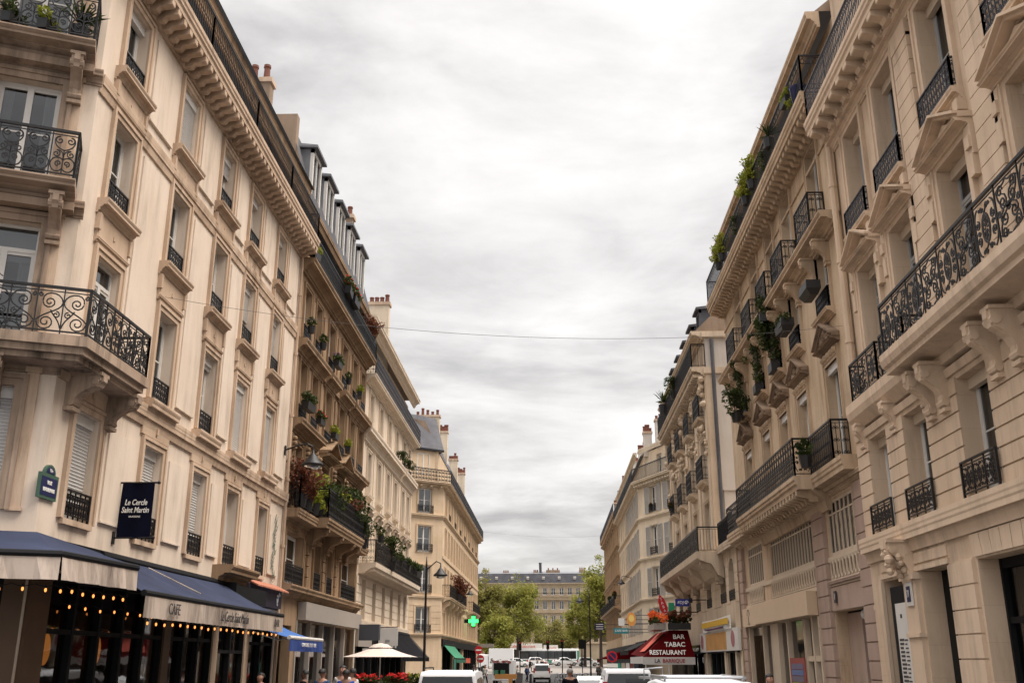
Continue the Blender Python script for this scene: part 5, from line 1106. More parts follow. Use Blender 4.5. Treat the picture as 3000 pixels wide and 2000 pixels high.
# ================================================================== lamps, posts, cables
def bell_lamp(parent, p, s=1.):
    m = MB(); m.lathe([(.03*s, .42*s), (.05*s, .3*s), (.12*s, .24*s), (.2*s, .1*s), (.34*s, -.02*s), (.36*s, -.08*s), (.33*s, -.09*s)], 16); obj('lamp_shade', m, M['iron'], parent, T(p), True)
    g = MB(); g.lathe([(.28*s, -.07*s), (.26*s, -.13*s), (.16*s, -.19*s), (.02*s, -.21*s)], 12); obj('lamp_glass', g, M['skyglass'], parent, T(p), True)
def wall_lamp(label, mtx, reach, drop):
    o = thing('wall_lantern', mtx, label, 'street lamp', 'bell lamps fixed to facades'); m = MB(); m.box(-.05, .05, 0, .04, -.15, .15); m.tube([(0, 0, 0), (0, -reach*.45, .16), (0, -reach*.8, .2), (0, -reach*.97, .12), (0, -reach, .0)], .028, 6); obj('arm', m, M['iron'], o); bell_lamp(o, (0, -reach, -.42))
wall_lamp('bell lamp on a curved arm at the drainpipe between cream and brown houses', LW(-8.45, 31.0, 8.5), .92, 0); wall_lamp('small bell lamp on the honey house beside its balcony', LW(-8.5, 97., 8.6), .75, 0); wall_lamp('bell lamp on the ivory shuttered house', RW(7.5, 96., 9.5), .95, 0)
def post_lamp(label, x, y, top, s, reach):
    o = empty('street_lamp', (x, y, gz(y)+.13), 0, label, 'street lamp', 'tall street lamp posts'); m = MB(); m.lathe([(.13, 0), (.13, .6), (.09, .75), (.07, 1.2), (.05, top), (.02, top+.45)], 10); obj('post', m, M['iron'], o, None, True)
    m = MB(); m.tube([(0, 0, top-.2), (s*.25, 0, top+.02), (s*reach*.7, 0, top+.22), (s*reach, 0, top+.12), (s*reach, 0, top)], .03, 6); obj('arm', m, M['iron'], o); bell_lamp(o, (s*reach, 0, top-.4))
post_lamp('slim dark lamp post on the left pavement, lamp turned right', -6.15, 50, 6.45, 1, .7); post_lamp('dark lamp post standing on the right, lamp turned left', 3.15, 86, 7.2, -1, .8)
def cable(label, a, b, sag, r=.012):
    a, b = Vector(a), Vector(b); m = MB(); m.tube([a.lerp(b, i/24)-a-Vector((0, 0, sag*4*(i/24)*(1-i/24))) for i in range(25)], r, 5); o = obj('overhead_cable', m, M['greycloth']); o.location = a; tag(o, label, 'cable')
cable('thin cable strung across the street from cream house to ochre house', (-8.5, 20.3, 9.75), (7.5, 24.4, 10.25), .62, .005); cable('faint far cable between the end houses', (-8.5, 112, 16.), (7.5, 118, 16.2), .5, .006)
cable('loose cable hanging down the cut corner above the lowest balcony', (-10.3, 15.35, 10.0), (-9.35, 15.6, 8.4), .25)

# ================================================================== plants
_pl = {}
def plant(kind, loc, label, s=1., group='planters on balconies and sills'):
    """potted plant > pot, foliage (> nothing smaller)"""
    if kind not in _pl:
        r = random.Random(len(_pl)*7+1); p = MB(); f = MB(); pot, leaf, fl = 'darkpot', 'leafC', None
        if kind in ('box', 'redbox', 'mauvebox', 'limebox', 'orangebox'):
            p.add([(-.38, -.11, 0), (.38, -.11, 0), (.38, .11, 0), (-.38, .11, 0), (-.42, -.14, .26), (.42, -.14, .26), (.42, .14, .26), (-.42, .14, .26)], [(0, 3, 2, 1), (4, 5, 6, 7), (0, 1, 5, 4), (1, 2, 6, 5), (2, 3, 7, 6), (3, 0, 4, 7)])
            for k in range(5): f.leaves(110, (-.36+.18*k, r.uniform(-.05, .05), .36+r.uniform(-.04, .1)), (.2, .2, .2), .06, r)
            leaf = 'leafD' if kind == 'limebox' else 'leafC'; fl = {'redbox': 'flowR', 'mauvebox': 'flowP', 'orangebox': 'flowO'}.get(kind)
            if fl: f.mats = []; f.use(M[leaf]); f.mi = [0]*len(f.f); f.use(M[fl]); [f.leaves(16, (-.34+.17*k, 0, .52), (.17, .19, .15), .07, r, .3, 1.1) for k in range(5)]
        elif kind in ('shrub', 'limeshrub', 'rust'):
            p.lathe([(.16, 0), (.22, .36), (.24, .38), (.2, .38)], 12); leaf = {'shrub': 'leafC', 'limeshrub': 'leafD', 'rust': 'leafR'}[kind]
            f.use(M['trunk'])
            for k in range(5): q = r.random()*6.3; f.tube([(0, 0, .35), (.15*cos(q), .15*sin(q), .7), (.32*cos(q), .32*sin(q), 1.1)], .012, 4)
            f.use(M[leaf])
            for k in range(22): q = r.random()*6.3; d = r.random()*.46; f.leaves(60, (d*cos(q), d*sin(q), .35+r.random()*.95), (.2, .2, .19), .06, r)
        elif kind == 'spiky':
            p.lathe([(.16, 0), (.2, .34), (.16, .34)], 12); leaf = 'leafC'
            for k in range(46):
                q = r.random()*6.3; e = r.uniform(.25, 1.4); L = r.uniform(.4, .65); d = Vector((cos(q)*cos(e), sin(q)*cos(e), sin(e)))*L; s2 = Vector((-sin(q), cos(q), 0))*.02; b0 = Vector((0, 0, .45)); f.add([b0-s2, b0+s2, b0+d*.6+s2*.8, b0+d+Vector((0, 0, -.08)), b0+d*.6-s2*.8], [(0, 1, 2, 3, 4)])
        elif kind == 'trail':
            p.bx(-.3, .3, -.1, .1, 0, .22); leaf = 'leafC'
            for k in range(22): f.leaves(60, (r.uniform(-.35, .35), r.uniform(-.12, .12), r.uniform(-.6, .55)), (.17, .13, .2), .06, r)
        elif kind == 'creeper':
            p.bx(-.3, .3, -.12, .12, 0, .3); leaf = 'leafC'; f.use(M['leafC'])
            for k in range(24): z = r.random()**1.2*2.2+.25; f.leaves(46, (r.gauss(0, .18), r.gauss(0, .1), z), (.22, .14, .18), .06, r)
            f.use(M['trunk'])
            for k in range(8): f.bar([(-.35+.1*k, .3), (-.3+.1*k+.1*(k % 2), 2.2)], .014, 0, .014)
        elif kind == 'grass':
            p.lathe([(.1, 0), (.14, .24), (.11, .24)], 10); leaf = 'leafC'; f.leaves(90, (0, 0, .42), (.16, .16, .2), .08, r)
        _pl[kind] = (p.mesh('pot', M[pot]), f.mesh('foliage', M[leaf]))
    p, f = _pl[kind]; o = empty('potted_plant', loc, RN.random()*.4-.2+PI/2, label, 'plant', group); o.scale = (s, s, s); put('pot', p, o); put('foliage', f, o); return o
PL = [('box', (-9.75, 15.22, 13.1), 'low dark greenery along the topmost corner balcony', .7), ('limebox', (-9.2, 15.45, 13.1), 'yellowish box plant on the topmost corner balcony', .7), ('spiky', (-8.72, 15.66, 13.05), 'spiky plant at the right end of the topmost corner balcony', .95),
 ('grass', (-8.25, 32.6, 12.95), 'small pot on first sill under the mesh screened balcony', 1.), ('grass', (-8.25, 34.5, 12.95), 'small pot on second sill under the mesh screened balcony', 1.), ('mauvebox', (-8.2, 36.9, 12.95), 'mauve flowers in a black box high on the brown house', .9), ('grass', (-8.25, 39.3, 12.95), 'small pot on fourth sill under the mesh screened balcony', .9), ('limebox', (-8.2, 41.5, 12.95), 'green box plant on fifth sill under the mesh screened balcony', .8),
 ('box', (-8.2, 32.7, 10.2), 'large dark box plant near the drainpipe on the brown house', 1.), ('redbox', (-8.15, 34.4, 10.1), 'box with reddish blooms beside the large dark box plant', .75), ('limebox', (-8.15, 36.8, 10.1), 'pale leafy box above the left pediment', .8), ('limebox', (-8.15, 39.3, 10.1), 'bright green box above the right pediment', .8),
 ('rust', (-8.1, 32.0, 6.84), 'rust red shrub at the near end of the planted balcony', 1.1), ('rust', (-8.1, 32.9, 6.84), 'second rusty shrub behind the balcony bars', 1.), ('limeshrub', (-8.1, 33.9, 6.84), 'light green hanging plant in the middle of the planted balcony', 1.05), ('limeshrub', (-8.1, 34.7, 6.84), 'light green plant spilling over the balcony corner', .8), ('shrub', (-8.1, 35.8, 6.84), 'green ivy on the projecting balcony', 1.), ('shrub', (-8.1, 36.9, 6.84), 'leafy shrub on the projecting balcony', 1.15), ('limeshrub', (-8.1, 38.0, 6.84), 'yellow green shrub on the projecting balcony', 1.05), ('rust', (-8.1, 39.0, 6.84), 'red leaved shrub on the projecting balcony', 1.2), ('shrub', (-8.1, 39.9, 6.84), 'big dark bush over the balcony rail', 1.4), ('shrub', (-8.1, 40.8, 6.84), 'dark bush hanging at the far end of the planted balcony', 1.3), ('shrub', (-7.9, 42.2, 6.6), 'thin plant after the dark bushes', 1.),
 ('redbox', (-7.98, 37.1, 16.0), 'red flowers on the screened top balcony', 1.1), ('redbox', (-7.98, 38.3, 16.0), 'pink red flowers beside others on the screened top balcony', 1.2), ('limebox', (-8.15, 32.0, 15.5), 'green tuft at the near end of the screened top balcony', .9), ('rust', (-8.2, 43.6, 16.0), 'wispy plant at the roof edge by the cream chimney', 1.),
 ('grass', (-7.6, 44.8, 7.15), 'black pot hung at the corner of the long balcony', 1.2), ('shrub', (-7.75, 49.0, 6.25), 'bushy plant on the long balcony', 1.2), ('box', (-7.85, 52.5, 6.75), 'dark planter on the long balcony rail', 1.1), ('box', (-7.85, 55.3, 6.75), 'dark planter with drooping leaves on the long balcony', 1.2), ('box', (-7.85, 57.5, 6.75), 'dark planter near the far end of the long balcony', 1.2), ('box', (-7.85, 59.3, 6.75), 'last dark planter of the long balcony', 1.3), ('shrub', (-8.2, 54.6, 12.3), 'green plant in a high window of the pale house', .7), ('shrub', (-8.2, 57.2, 12.3), 'small plant on the ledge of the pale house', .7),
 ('rust', (-7.7, 85, 6.9), 'brown bush on the honey house balcony', 1.4), ('rust', (-7.7, 88, 6.9), 'second brown bush on the honey house balcony', 1.4),
 ('limeshrub', (7.05, 24.9, 16.62), 'yellow green shrub in a blue pot at the cornice corner', 0.65), ('limebox', (6.85, 25.3, 17.20), 'lime plant on the high railing near the blue pot', 0.70), ('spiky', (6.85, 27.6, 17.10), 'dark feathery plant behind the high railing', 0.90), ('shrub', (7.05, 28.6, 16.62), 'dark shrub behind the high railing', 0.65), ('limeshrub', (6.85, 30.3, 17.05), 'big lime shrub leaning over the high railing', 0.85), ('limeshrub', (6.85, 31.4, 17.00), 'second lime shrub next to the big one', 0.80), ('shrub', (7.05, 33.6, 16.62), 'thin dark plant far along the high railing', 0.71), ('limeshrub', (6.85, 36.4, 17.00), 'lime shrub near the far end of the high railing', 0.80), ('limeshrub', (6.85, 37.3, 17.00), 'last lime shrub of the high railing', 0.75),
 ('box', (7.0, 28.6, 11.45), 'planter with rusty leaves on the second carved window', .9), ('creeper', (7.2, 31.0, 10.9), 'tall climbing plant on a trellis in the third carved window', 1.), ('creeper', (7.2, 33.6, 10.9), 'climbing plant on a trellis in the fourth carved window', .95), ('creeper', (7.2, 37.0, 10.8), 'dense creeper around the fifth carved window', 1.), ('shrub', (6.9, 36.2, 10.5), 'wild shoots reaching out beside the dense creeper', .9), ('trail', (7.05, 31.2, 12.6), 'leafy mass hanging beside the trellis', 1.3),
 ('grass', (6.68, 26.0, 6.9), 'black pot behind the balcony end panel', 1.3), ('spiky', (6.75, 57.5, 16.0), 'palm like plant at the end of the straw house balcony', 1.5), ('shrub', (6.8, 53, 15.7), 'green plant on the straw house balcony', .9), ('redbox', (7.1, 59.3, 10.5), 'red flowers on a far window guard', .8), ('redbox', (6.9, 113, 8.6), 'red flowers on the tan house balcony', 1.3), ('box', (6.8, 121, 8.6), 'green box on the tan house balcony', 1.3), ('redbox', (8.35, 83.4, 14.1), 'red flower box on the ivory house window', .8)]
for k, p, l, s in PL: plant(k, p, l, s)
bp = MB(); bp.lathe([(.19, 0), (.24, .5), (.26, .52), (.2, .52)], 14); o = obj('plant_pot', bp, M['bluepot'], None, None, True); o.location = (6.98, 24.35, 16.65); tag(o, 'tall blue glazed pot at the cornice corner', 'plant pot')
for Y, l in ((25.55, 'black faceted planter box on the first carved window guard'), (28.6, 'black faceted planter box on the second carved window guard')):
    m = MB(); m.add([(-.35, -.1, 0), (.35, -.1, 0), (.35, .1, 0), (-.35, .1, 0), (-.42, -.22, .16), (.42, -.22, .16), (.42, .18, .16), (-.42, .18, .16), (-.4, -.2, .4), (.4, -.2, .4), (.4, .18, .4), (-.4, .18, .4)], [(0, 3, 2, 1), (8, 9, 10, 11), (0, 1, 5, 4), (1, 2, 6, 5), (2, 3, 7, 6), (3, 0, 4, 7), (4, 5, 9, 8), (5, 6, 10, 9), (6, 7, 11, 10), (7, 4, 8, 11)]); o = obj('planter_box', m, M['darkpot']); o.matrix_world = RW(7.1, Y, 11.42); tag(o, l, 'planter')

# ================================================================== signs and awnings further down, left
a = awning('large black shop awning under the long planted balcony', LW(-8.5, 0), 49.6, 60.5, 3.55, 2.3, 1.3, .2, M['blackcloth'], M['blackcloth']); m = MB(); m.add([(60.6, -.1, 3.6), (60.6, -1.35, 2.3), (60.6, -1.35, 2.1), (60.6, -.1, 3.3)], [(0, 1, 2, 3)]); obj('side_stripe', m, M['greypanel'], a)
s = thing('hanging_sign', FW(-8.3, 45.6, 0), 'white notched hanging shop board above the parasol', 'shop sign'); m = MB(); m.bx(.65, 1.5, -.03, .03, 2.75, 3.5); [m.bx(.68+.14*k, .75+.14*k, -.03, .03, 2.66, 2.75) for k in range(6)]; obj('board', m, M['whitecloth'], s); m = MB(); m.tube([(-.2, 0, 3.5), (1.5, 0, 3.55)], .02, 6); obj('bracket', m, M['iron'], s); [lettering('IIIII', .16, M['ink'], s, T((1.05, -.04, 2.95)), ext=.003)]
s = thing('hanging_sign', FW(-8.3, 43.9, 0), 'dark blue grey box sign at the end of the grey shop', 'shop sign'); m = MB(); m.bx(.1, .95, -.1, .3, 2.95, 3.6); obj('board', m, plain('slate_blue_board', (.045, .05, .06), .6), s); m = MB(); m.bx(.3, .9, -.2, .2, 2.5, 2.62); obj('lower_board', m, M['whitecloth'], s)
s = thing('tavern_sign', FW(-7.9, 47.6, 0), 'pale wooden figure sign between hanging boards', 'shop sign'); m = MB(); m.bx(.1, .3, -.05, .05, 2.3, 3.3); m.ball((.3, 0, 3.15), .2, 10, 8, (1, .3, 1.2)); obj('board', m, M['beigepanel'], s)
p = empty('parasol', (-6.95, 42, .13), 0, 'large ecru terrace parasol open over the flower planters', 'parasol'); m = MB(); n = 8; R_ = 1.52
for i in range(n):
    a0, a1 = 2*PI*i/n+.3, 2*PI*(i+1)/n+.3
    for k in range(6):
        r0, r1 = .3+(R_-.3)*k/6, .3+(R_-.3)*(k+1)/6; zf = lambda r, e: 2.52-(r-.3)/(R_-.3)*.38-.03*sin(PI*(r-.3)/(R_-.3))
        m.quad((r0*cos(a0), r0*sin(a0), zf(r0, 0)), (r1*cos(a0), r1*sin(a0), zf(r1, 0)), (r1*cos(a1), r1*sin(a1), zf(r1, 0)), (r0*cos(a1), r0*sin(a1), zf(r0, 0)))
obj('canopy', m, M['parasol'], p); m = MB()
for i in range(n): a0 = 2*PI*i/n+.3; a1 = 2*PI*(i+1)/n+.3; am = (a0+a1)/2; m.add([(.48*cos(a0), .48*sin(a0), 2.5), (.48*cos(a1), .48*sin(a1), 2.5), (.3*cos(a1), .3*sin(a1), 2.62), (0, 0, 2.68), (.3*cos(a0), .3*sin(a0), 2.62)], [(0, 1, 2), (0, 2, 3, 4)])
obj('vent_cap', m, M['parasol'], p); m = MB(); m.tube([(0, 0, 0), (0, 0, 2.66)], .03, 8); obj('pole', m, M['white'], p); m = MB()
for i in range(n): a0 = 2*PI*i/n+.3; m.tube([(0, 0, 2.45), (R_*cos(a0), R_*sin(a0), 2.12)], .012, 4)
obj('ribs', m, M['white'], p)
for x, y, l, k in ((-6.35, 36, 'wooden terrace planter with red geraniums, nearest', 'redbox'), (-5.55, 37.5, 'wooden terrace planter with the tallest red geraniums', 'redbox'), (-4.9, 38.5, 'wooden terrace planter with pale flowers and green', 'limebox')):
    o = empty('terrace_planter', (x, y, .13), 0, l, 'planter', 'wooden planters along the terrace'); m = MB(); m.bx(-.42, .42, -.2, .2, 0, 1.1); [m.bx(-.43, .43, -.215, -.2, .1+.2*k2, .26+.2*k2) for k2 in range(5)]; obj('box', m, M['wood'], o); f = MB(); r = random.Random(int(x*10)); f.use(M['leafC']); [f.leaves(60, (-.32+.16*q, 0, 1.3), (.2, .22, .22), .09, r) for q in range(5)]; f.use(M['flowR'] if k == 'redbox' else M['leafD']); [f.leaves(26, (-.28+.14*q, 0, 1.43), (.2, .22, .17), .085, r, .3, 1.1) for q in range(5)]; obj('flowers', f, None, o)
cr = empty('pharmacy_cross', (-8.5, 99.5, 5.8), 0, 'lit green pharmacy cross on a black bracket', 'pharmacy sign'); m = MB(); m.use(M['black'])
def cross(m, s, y0, y1): m.bx(.95-s*.34, .95+s*.34, y0, y1, -s, s); m.bx(.95-s, .95-s*.34, y0, y1, -s*.34, s*.34); m.bx(.95+s*.34, .95+s, y0, y1, -s*.34, s*.34)
cross(m, .58, -.1, .1); m.bx(0, .4, -.08, .08, -.18, .18); obj('case', m, None, cr); m = MB(); cross(m, .46, -.13, -.1); cross(m, .46, .1, .13); obj('led_face', m, M['greenled'], cr)
awning('green cloth awning on the honey house', LW(-8.5, 0), 80.2, 89, 3.35, 2.3, 1.1, .3, plain('green_cloth', (.03, .21, .11), .8), plain('green_valance', (.02, .13, .075), .8))
s = thing('shop_door', LW(-8.5, 90.6, 0), 'bright green shop door under the honey house', 'door'); m = MB(); m.box(-.9, .9, .0, .06, .13, 2.3); m.box(-.04, .04, .06, .08, .13, 2.3); obj('leaf', m, plain('green_door', (.04, .2, .15), .5), s)
s = thing('shop_sign', LW(-8.5, 103, 0), 'orange lit strip sign on the far left shop', 'shop sign'); m = MB(); m.box(-3, 3, .1, .18, 1.95, 2.4); obj('panel', m, plain('orange_strip', (.6, .1, .05), .6), s)
s = thing('projecting_board', FW(-8.5, 118, 0), 'pale flat canopy board jutting out at the far left corner', 'canopy'); m = MB(); m.bx(-.2, 1.9, -.4, .4, 3.6, 4.0); obj('board', m, M['greypanel'], s)

# ================================================================== signs and awnings, right
rf = frame(7.5, 51.5, 0, -1); rt = empty('terrace_awning', (7.2, 51.5, .13), 0, 'dark red tapered bar awning with white lettering beside the pavement', 'awning'); m = MB(); m.use(M['red'])
m.add([(-2.75, 0, 2.17), (-.2, 0, 2.17), (-.42, .55, 3.45), (-1.35, .55, 3.45)], [(0, 1, 2, 3)]); m.add([(-2.75, 0, 2.17), (-1.35, .55, 3.45), (-1.35, 7.6, 3.45), (-2.75, 8., 2.35)], [(0, 1, 2, 3)]); m.add([(-.2, 0, 2.17), (-.2, 8, 2.17), (-.42, 7.6, 3.45), (-.42, .55, 3.45)], [(0, 1, 2, 3)]); m.quad((-1.35, .55, 3.45), (-.42, .55, 3.45), (-.42, 7.6, 3.45), (-1.35, 7.6, 3.45)); obj('canopy', m, None, rt)
m = MB(); m.add([(-2.55, .9, 2.42), (-1.5, .9, 3.36), (-1.5, 4, 3.36), (-2.55, 4, 2.42)], [(0, 1, 2, 3)]); m.v = [p+Vector((-.03, 0, .03)) for p in m.v]; obj('painted_sun_panel', m, M['redlit'], rt)  # brighter red patch on the awning slope, sunlight put in as colour
m = MB(); m.bx(-2.75, -.2, -.02, 0, 1.82, 2.17); m.bx(-2.77, -2.75, 0, 8, 1.86, 2.2); obj('valance', m, M['whitecloth'], rt); th = math.atan2(.55, 1.28); tl = RX(-th)
for tx, z, sz, al in (('BAR', 3.13, .33, 'RIGHT'), ('TABAC', 2.76, .33, 'RIGHT'), ('RESTAURANT', 2.38, .33, 'RIGHT')): lettering(tx, sz, M['letter'], rt, T((-.62, (z-2.17)*.43-.03, z)) @ tl, ext=.006, align='RIGHT', bold=.006, sx=.96 if tx != 'RESTAURANT' else .88)
lettering('LA', .25, M['ink'], rt, T((-2.05, -.04, 1.99)), ext=.004, bold=.004); lettering('BARRIQUE', .25, M['redink'], rt, T((-1.25, -.04, 1.99)), ext=.004, bold=.004, sx=.93)
m = MB()
for x in (-2.62, -1.5): m.bx(x-.03, x+.03, .02, .08, 0, 1.85)
for x, y in ((-2.62, 7.8),): m.bx(x-.03, x+.03, y-.03, y+.03, 0, 1.9)
m.bx(-2.6, -.2, .03, .06, .0, .1); obj('frame', m, M['white'], rt); m = MB(); m.quad((-2.6, .05, .1), (-.25, .05, .1), (-.25, .05, 1.82), (-2.6, .05, 1.82)); obj('pane', m, M['shopglass'], rt); m = MB(); m.bx(-2.3, -.2, .5, 7.5, 0, .02); m.bx(-.5, -.3, .4, 7.5, 0, 1.9); obj('terrace_room', m, M['inside'], rt)
for x, y, l, k, gm in ((5.35, 53.2, 'grey planter trough of bright orange red flowers on the red awning', 'O', 'greypanel'), (6.35, 51.9, 'dark planter trough of faded blooms on the red awning', 'R', 'darkpot')):
    o = empty('flower_trough', (x, y, 3.6), 0, l, 'planter', 'flower troughs above the bar awning'); m = MB(); m.bx(-.55, .55, -.2, .2, 0, .32) if k == 'R' else m.bx(-.3, .3, -1.6, 1.6, 0, .3); obj('trough', m, M[gm], o); f = MB(); r = random.Random(4+int(x)); f.use(M['leafC'])
    for q in range(8): c = (-.45+.13*q, 0, .5) if k == 'R' else (r.uniform(-.2, .2), -1.5+.42*q, .42); f.leaves(40, c, (.22, .22, .24), .1, r)
    f.use(M['flowO'] if k == 'O' else M['leafR'])
    for q in range(9): c = (-.45+.11*q, 0, .65+.1*sin(q)) if k == 'R' else (r.uniform(-.3, .3), -1.6+.4*q, .5+.05*q % .4); f.leaves(46, c, (.22, .25, .22), .11, r, .3, 1.1)
    obj('flowers', f, None, o)
s = empty('tobacco_sign', (7.5, 53, 4.25), 0, 'tall red tobacconist diamond sign tilted over the orange flowers', 'shop sign'); m = MB(); sh = Matrix.Rotation(math.radians(-16), 4, 'Y'); m.T = T((-1.78, 0, .5)) @ sh; m.slab([(0, -.62), (.2, -.1), (.17, .35), (0, .66), (-.17, .35), (-.2, -.1)], -.06, .06); m.T = None; obj('board', m, M['reddot'], s); m = MB(); m.bx(-1.5, -1.2, .1, .2, -.1, .72); obj('green_board', m, M['greenled'] if 0 else plain('green_board', (.02, .3, .14), .5), s); m = MB(); m.tube([(-1.2, .12, .25), (0, .12, .25)], .03, 6); obj('bracket', m, M['iron'], s)
for i, ch in enumerate('TABAC'): lettering(ch, .2, M['letter'], s, T((-1.78+.0, -.075, .5)) @ sh @ T((0, 0, .4-.2*i)), ext=.004)
s = empty('lottery_sign', (7.5, 50, 4.8), 0, 'blue projecting sign with white letters over the bar', 'shop sign'); m = MB(); m.bx(-1.52, -.86, -.07, .07, -.17, .17); obj('board', m, plain('royal_blue_sign', (.01, .02, .2), .4), s); m = MB(); m.bx(-.86, 0, -.03, .03, .1, .15); m.bx(-.86, -.7, -.08, .08, .0, .22); obj('bracket', m, M['iron'], s); lettering('FDJ', .2, M['letter'], s, T((-1.28, -.08, 0)), ext=.004, shear=.2); m = MB(); m.bar(spiral(-1.0, 0, .1, 1.2, 0, 1, 10), .035, .08, .01); obj('emblem', m, M['letter'], s)
s = thing('shop_banner', frame(7.36, 42., .97, .25), 'white and yellow cloth banner tied above the white shop board', 'banner') if 0 else thing('shop_banner', RW(7.4, 46.4, 0), 'white and yellow cloth banner tied above the white shop board', 'banner'); m = MB(); m.use(M['letter'])
for i in range(12):
    x0, x1 = -4.1+8.0*i/12, -4.1+8.0*(i+1)/12; d0, d1 = .06*sin(PI*i/12), .06*sin(PI*(i+1)/12); m.use(M['letter']); m.add([(x0, -.1-d0, 3.38), (x1, -.1-d1, 3.38), (x1, -.1-d1, 3.93-d1), (x0, -.1-d0, 3.93-d0)], [(0, 1, 2, 3)])
obj('cloth', m, None, s); m = MB(); m.bx(-3.8, 3.6, -.19, -.17, 3.58, 3.82); obj('yellow_band', m, plain('yellow_print', (.62, .36, .02), .7), s); lettering('www.                  .com', .13, plain('purple_ink', (.08, .01, .07), .7), s, T((-.1, -.2, 3.48)), ext=.004, sx=4.2, bold=.003); m = MB(); m.bx(-2.2, 2.4, -.19, -.18, 3.435, 3.51); obj('printed_line', m, plain('purple_line', (.09, .012, .06), .7), s)
s = thing('shop_board', RW(7.44, 46.6, 0), 'white shop board with orange block and two pink ovals', 'shop sign'); m = MB(); m.box(-5.2, 5.4, 0, .12, 2.52, 3.4); obj('board', m, M['white'], s); m = MB(); m.box(-3.2, 2.6, .12, .13, 2.58, 3.3); obj('orange_block', m, plain('faded_orange_print', (.50, .25, .07), .7, 0., .35, 2.), s)
for x in (-4.4, 4.2): m = MB(); m.slab([(x+.42*cos(q), 2.98+.33*sin(q)) for q in [2*PI*i/18 for i in range(18)]], .12, .13); obj('oval', m, plain('pink_print', (.36, .13, .14), .7), s)
s = thing('poster', RW(7.5, 32., 0), 'striped rainbow coloured poster in red frame in the shop window', 'poster')
m = MB(); m.box(-.95, .95, .06, .09, .6, 2.2); obj('frame', m, plain('poster_red', (.3, .06, .05), .6), s)
for k, c in enumerate(((.16, .14, .22), (.12, .17, .34), (.16, .14, .2), (.26, .3, .08), (.3, .27, .14), (.36, .28, .05), (.5, .14, .05))): m = MB(); m.box(-.75, .75, .09, .1, 1.88-.18*k, 2.04-.18*k); obj('stripe', m, plain('poster_stripe', c, .6), s)
s = thing('poster', RW(7.22, 21.62, 0), 'tall white notice with dark lists inside the stone porch', 'poster'); m = MB(); m.box(-.62, .36, -.06, -.03, .1, 3.6); obj('backing', m, M['black'], s); m = MB(); m.box(-.33, .33, -.02, 0, 1.0, 3.25); m.use; obj('sheet', m, M['white'], s); m = MB(); rr = random.Random(6)
for k in range(17): m.box(-.25, -.25+rr.uniform(.18, .3), 0, .006, 2.5-.08*k, 2.545-.08*k); m.box(.06, .06+rr.uniform(.08, .2), 0, .006, 2.5-.08*k, 2.53-.08*k)
m.box(-.06, .04, 0, .006, 2.95, 3.03); obj('printed_lines', m, M['ink'], s); m = MB(); m.box(-.25, .25, 0, .005, 1.12, 1.22); obj('pink_strip', m, plain('pink_strip', (.45, .15, .12), .7), s)
s = thing('house_number', RW(7.16, 20.8, 3.15), 'pale number plaque reading 71 on the carved porch pillar', 'house number'); m = MB(); m.box(-.2, .2, 0, .02, 0, .45); m.slab([(.2*cos(q), .45+.12*sin(q)) for q in [PI*i/8 for i in range(9)]], 0, .02); obj('plate', m, M['white'], s); m = MB(); m.box(-.1, .1, .02, .03, .08, .38); obj('blue_plate', m, M['signblue'], s); lettering('71', .2, M['letter'], s, T((0, -.035, .23)), ext=.003, sx=.75)
s = thing('house_number', RW(7.42, 27.1, 3.55), 'small dark number plate on the mauve lintel', 'house number'); m = MB(); m.box(-.1, .1, 0, .03, 0, .3); obj('plate', m, M['ink'], s); lettering('1', .22, M['letter'], s, T((0, -.035, .15)), ext=.003)
s = thing('porch_light', RW(7.6, 25.6, 3.1), 'round white lamp under the mauve porch lintel', 'lamp'); m = MB(); m.ball((0, .1, .1), .13, 12, 8); obj('globe', m, M['white'], s); m = MB(); m.lathe([(.07, .2), (.07, .27)], 8, (0, .1)); obj('fitting', m, M['iron'], s)
def proj_sign(label, x0, x1, y, z0, z1, mat, txt=None, ts=.3, round_=False):
    s = empty('projecting_sign', (7.5, y, (z0+z1)/2), 0, label, 'shop sign', 'signs projecting over the right pavement'); h = (z1-z0)/2; a, b = x0-7.5, x1-7.5; m = MB()
    if round_: m.slab([((a+b)/2+(b-a)/2*cos(q), h*sin(q)) for q in [2*PI*i/24 for i in range(24)]], -.06, .06)
    else: m.bx(a, b, -.06, .06, -h, h)
    obj('board', m, mat, s); m = MB(); m.tube([(b, 0, h*.6), (0, 0, h*.6)], .025, 6); m.tube([(b, 0, -h*.6), (0, 0, -h*.6)], .02, 6); obj('bracket', m, M['iron'], s)
    if txt: lettering(txt, ts, M['letter'], s, T(((a+b)/2, -.075, 0)), ext=.005)
    return s
proj_sign('teal projecting board with pale lettering', 4.75, 5.9, 80, 4.13, 4.54, plain('teal_sign', (.02, .17, .19), .5), 'CAFE BAR', .22)
o = proj_sign('round orange shop sign with yellow centre beside the ivory house', 5.5, 6.15, 76, 4.55, 5.52, plain('orange_sign', (.62, .25, .05), .5), None, .3, True); m = MB(); m.slab([(-1.67+.2*cos(q), .05+.26*sin(q)) for q in [2*PI*i/16 for i in range(16)]], .06, .075); obj('centre', m, plain('pale_yellow', (.7, .5, .15), .5), o)
proj_sign('blank white square projecting sign', 5.2, 5.66, 81, 4.75, 5.31, M['white']); o = proj_sign('dark blue direction board with white lines', 4.15, 5.05, 100, 4.95, 5.6, M['signblue']); m = MB(); [m.bx(-3.25, -2.55, -.075, -.06, .18-.2*k, .24-.2*k) for k in range(3)]; obj('printed_lines', m, M['letter'], o)
awning('dark red awning further down the right pavement', RW(7.5, 0), -100, -93, 3.3, 2.3, 3.2, .3, M['red'], M['red'], cheek=True); awning('black shop awning behind the bar', RW(7.5, 0), -92, -82, 3.6, 2.9, 1.5, .3, M['black'], M['black'])
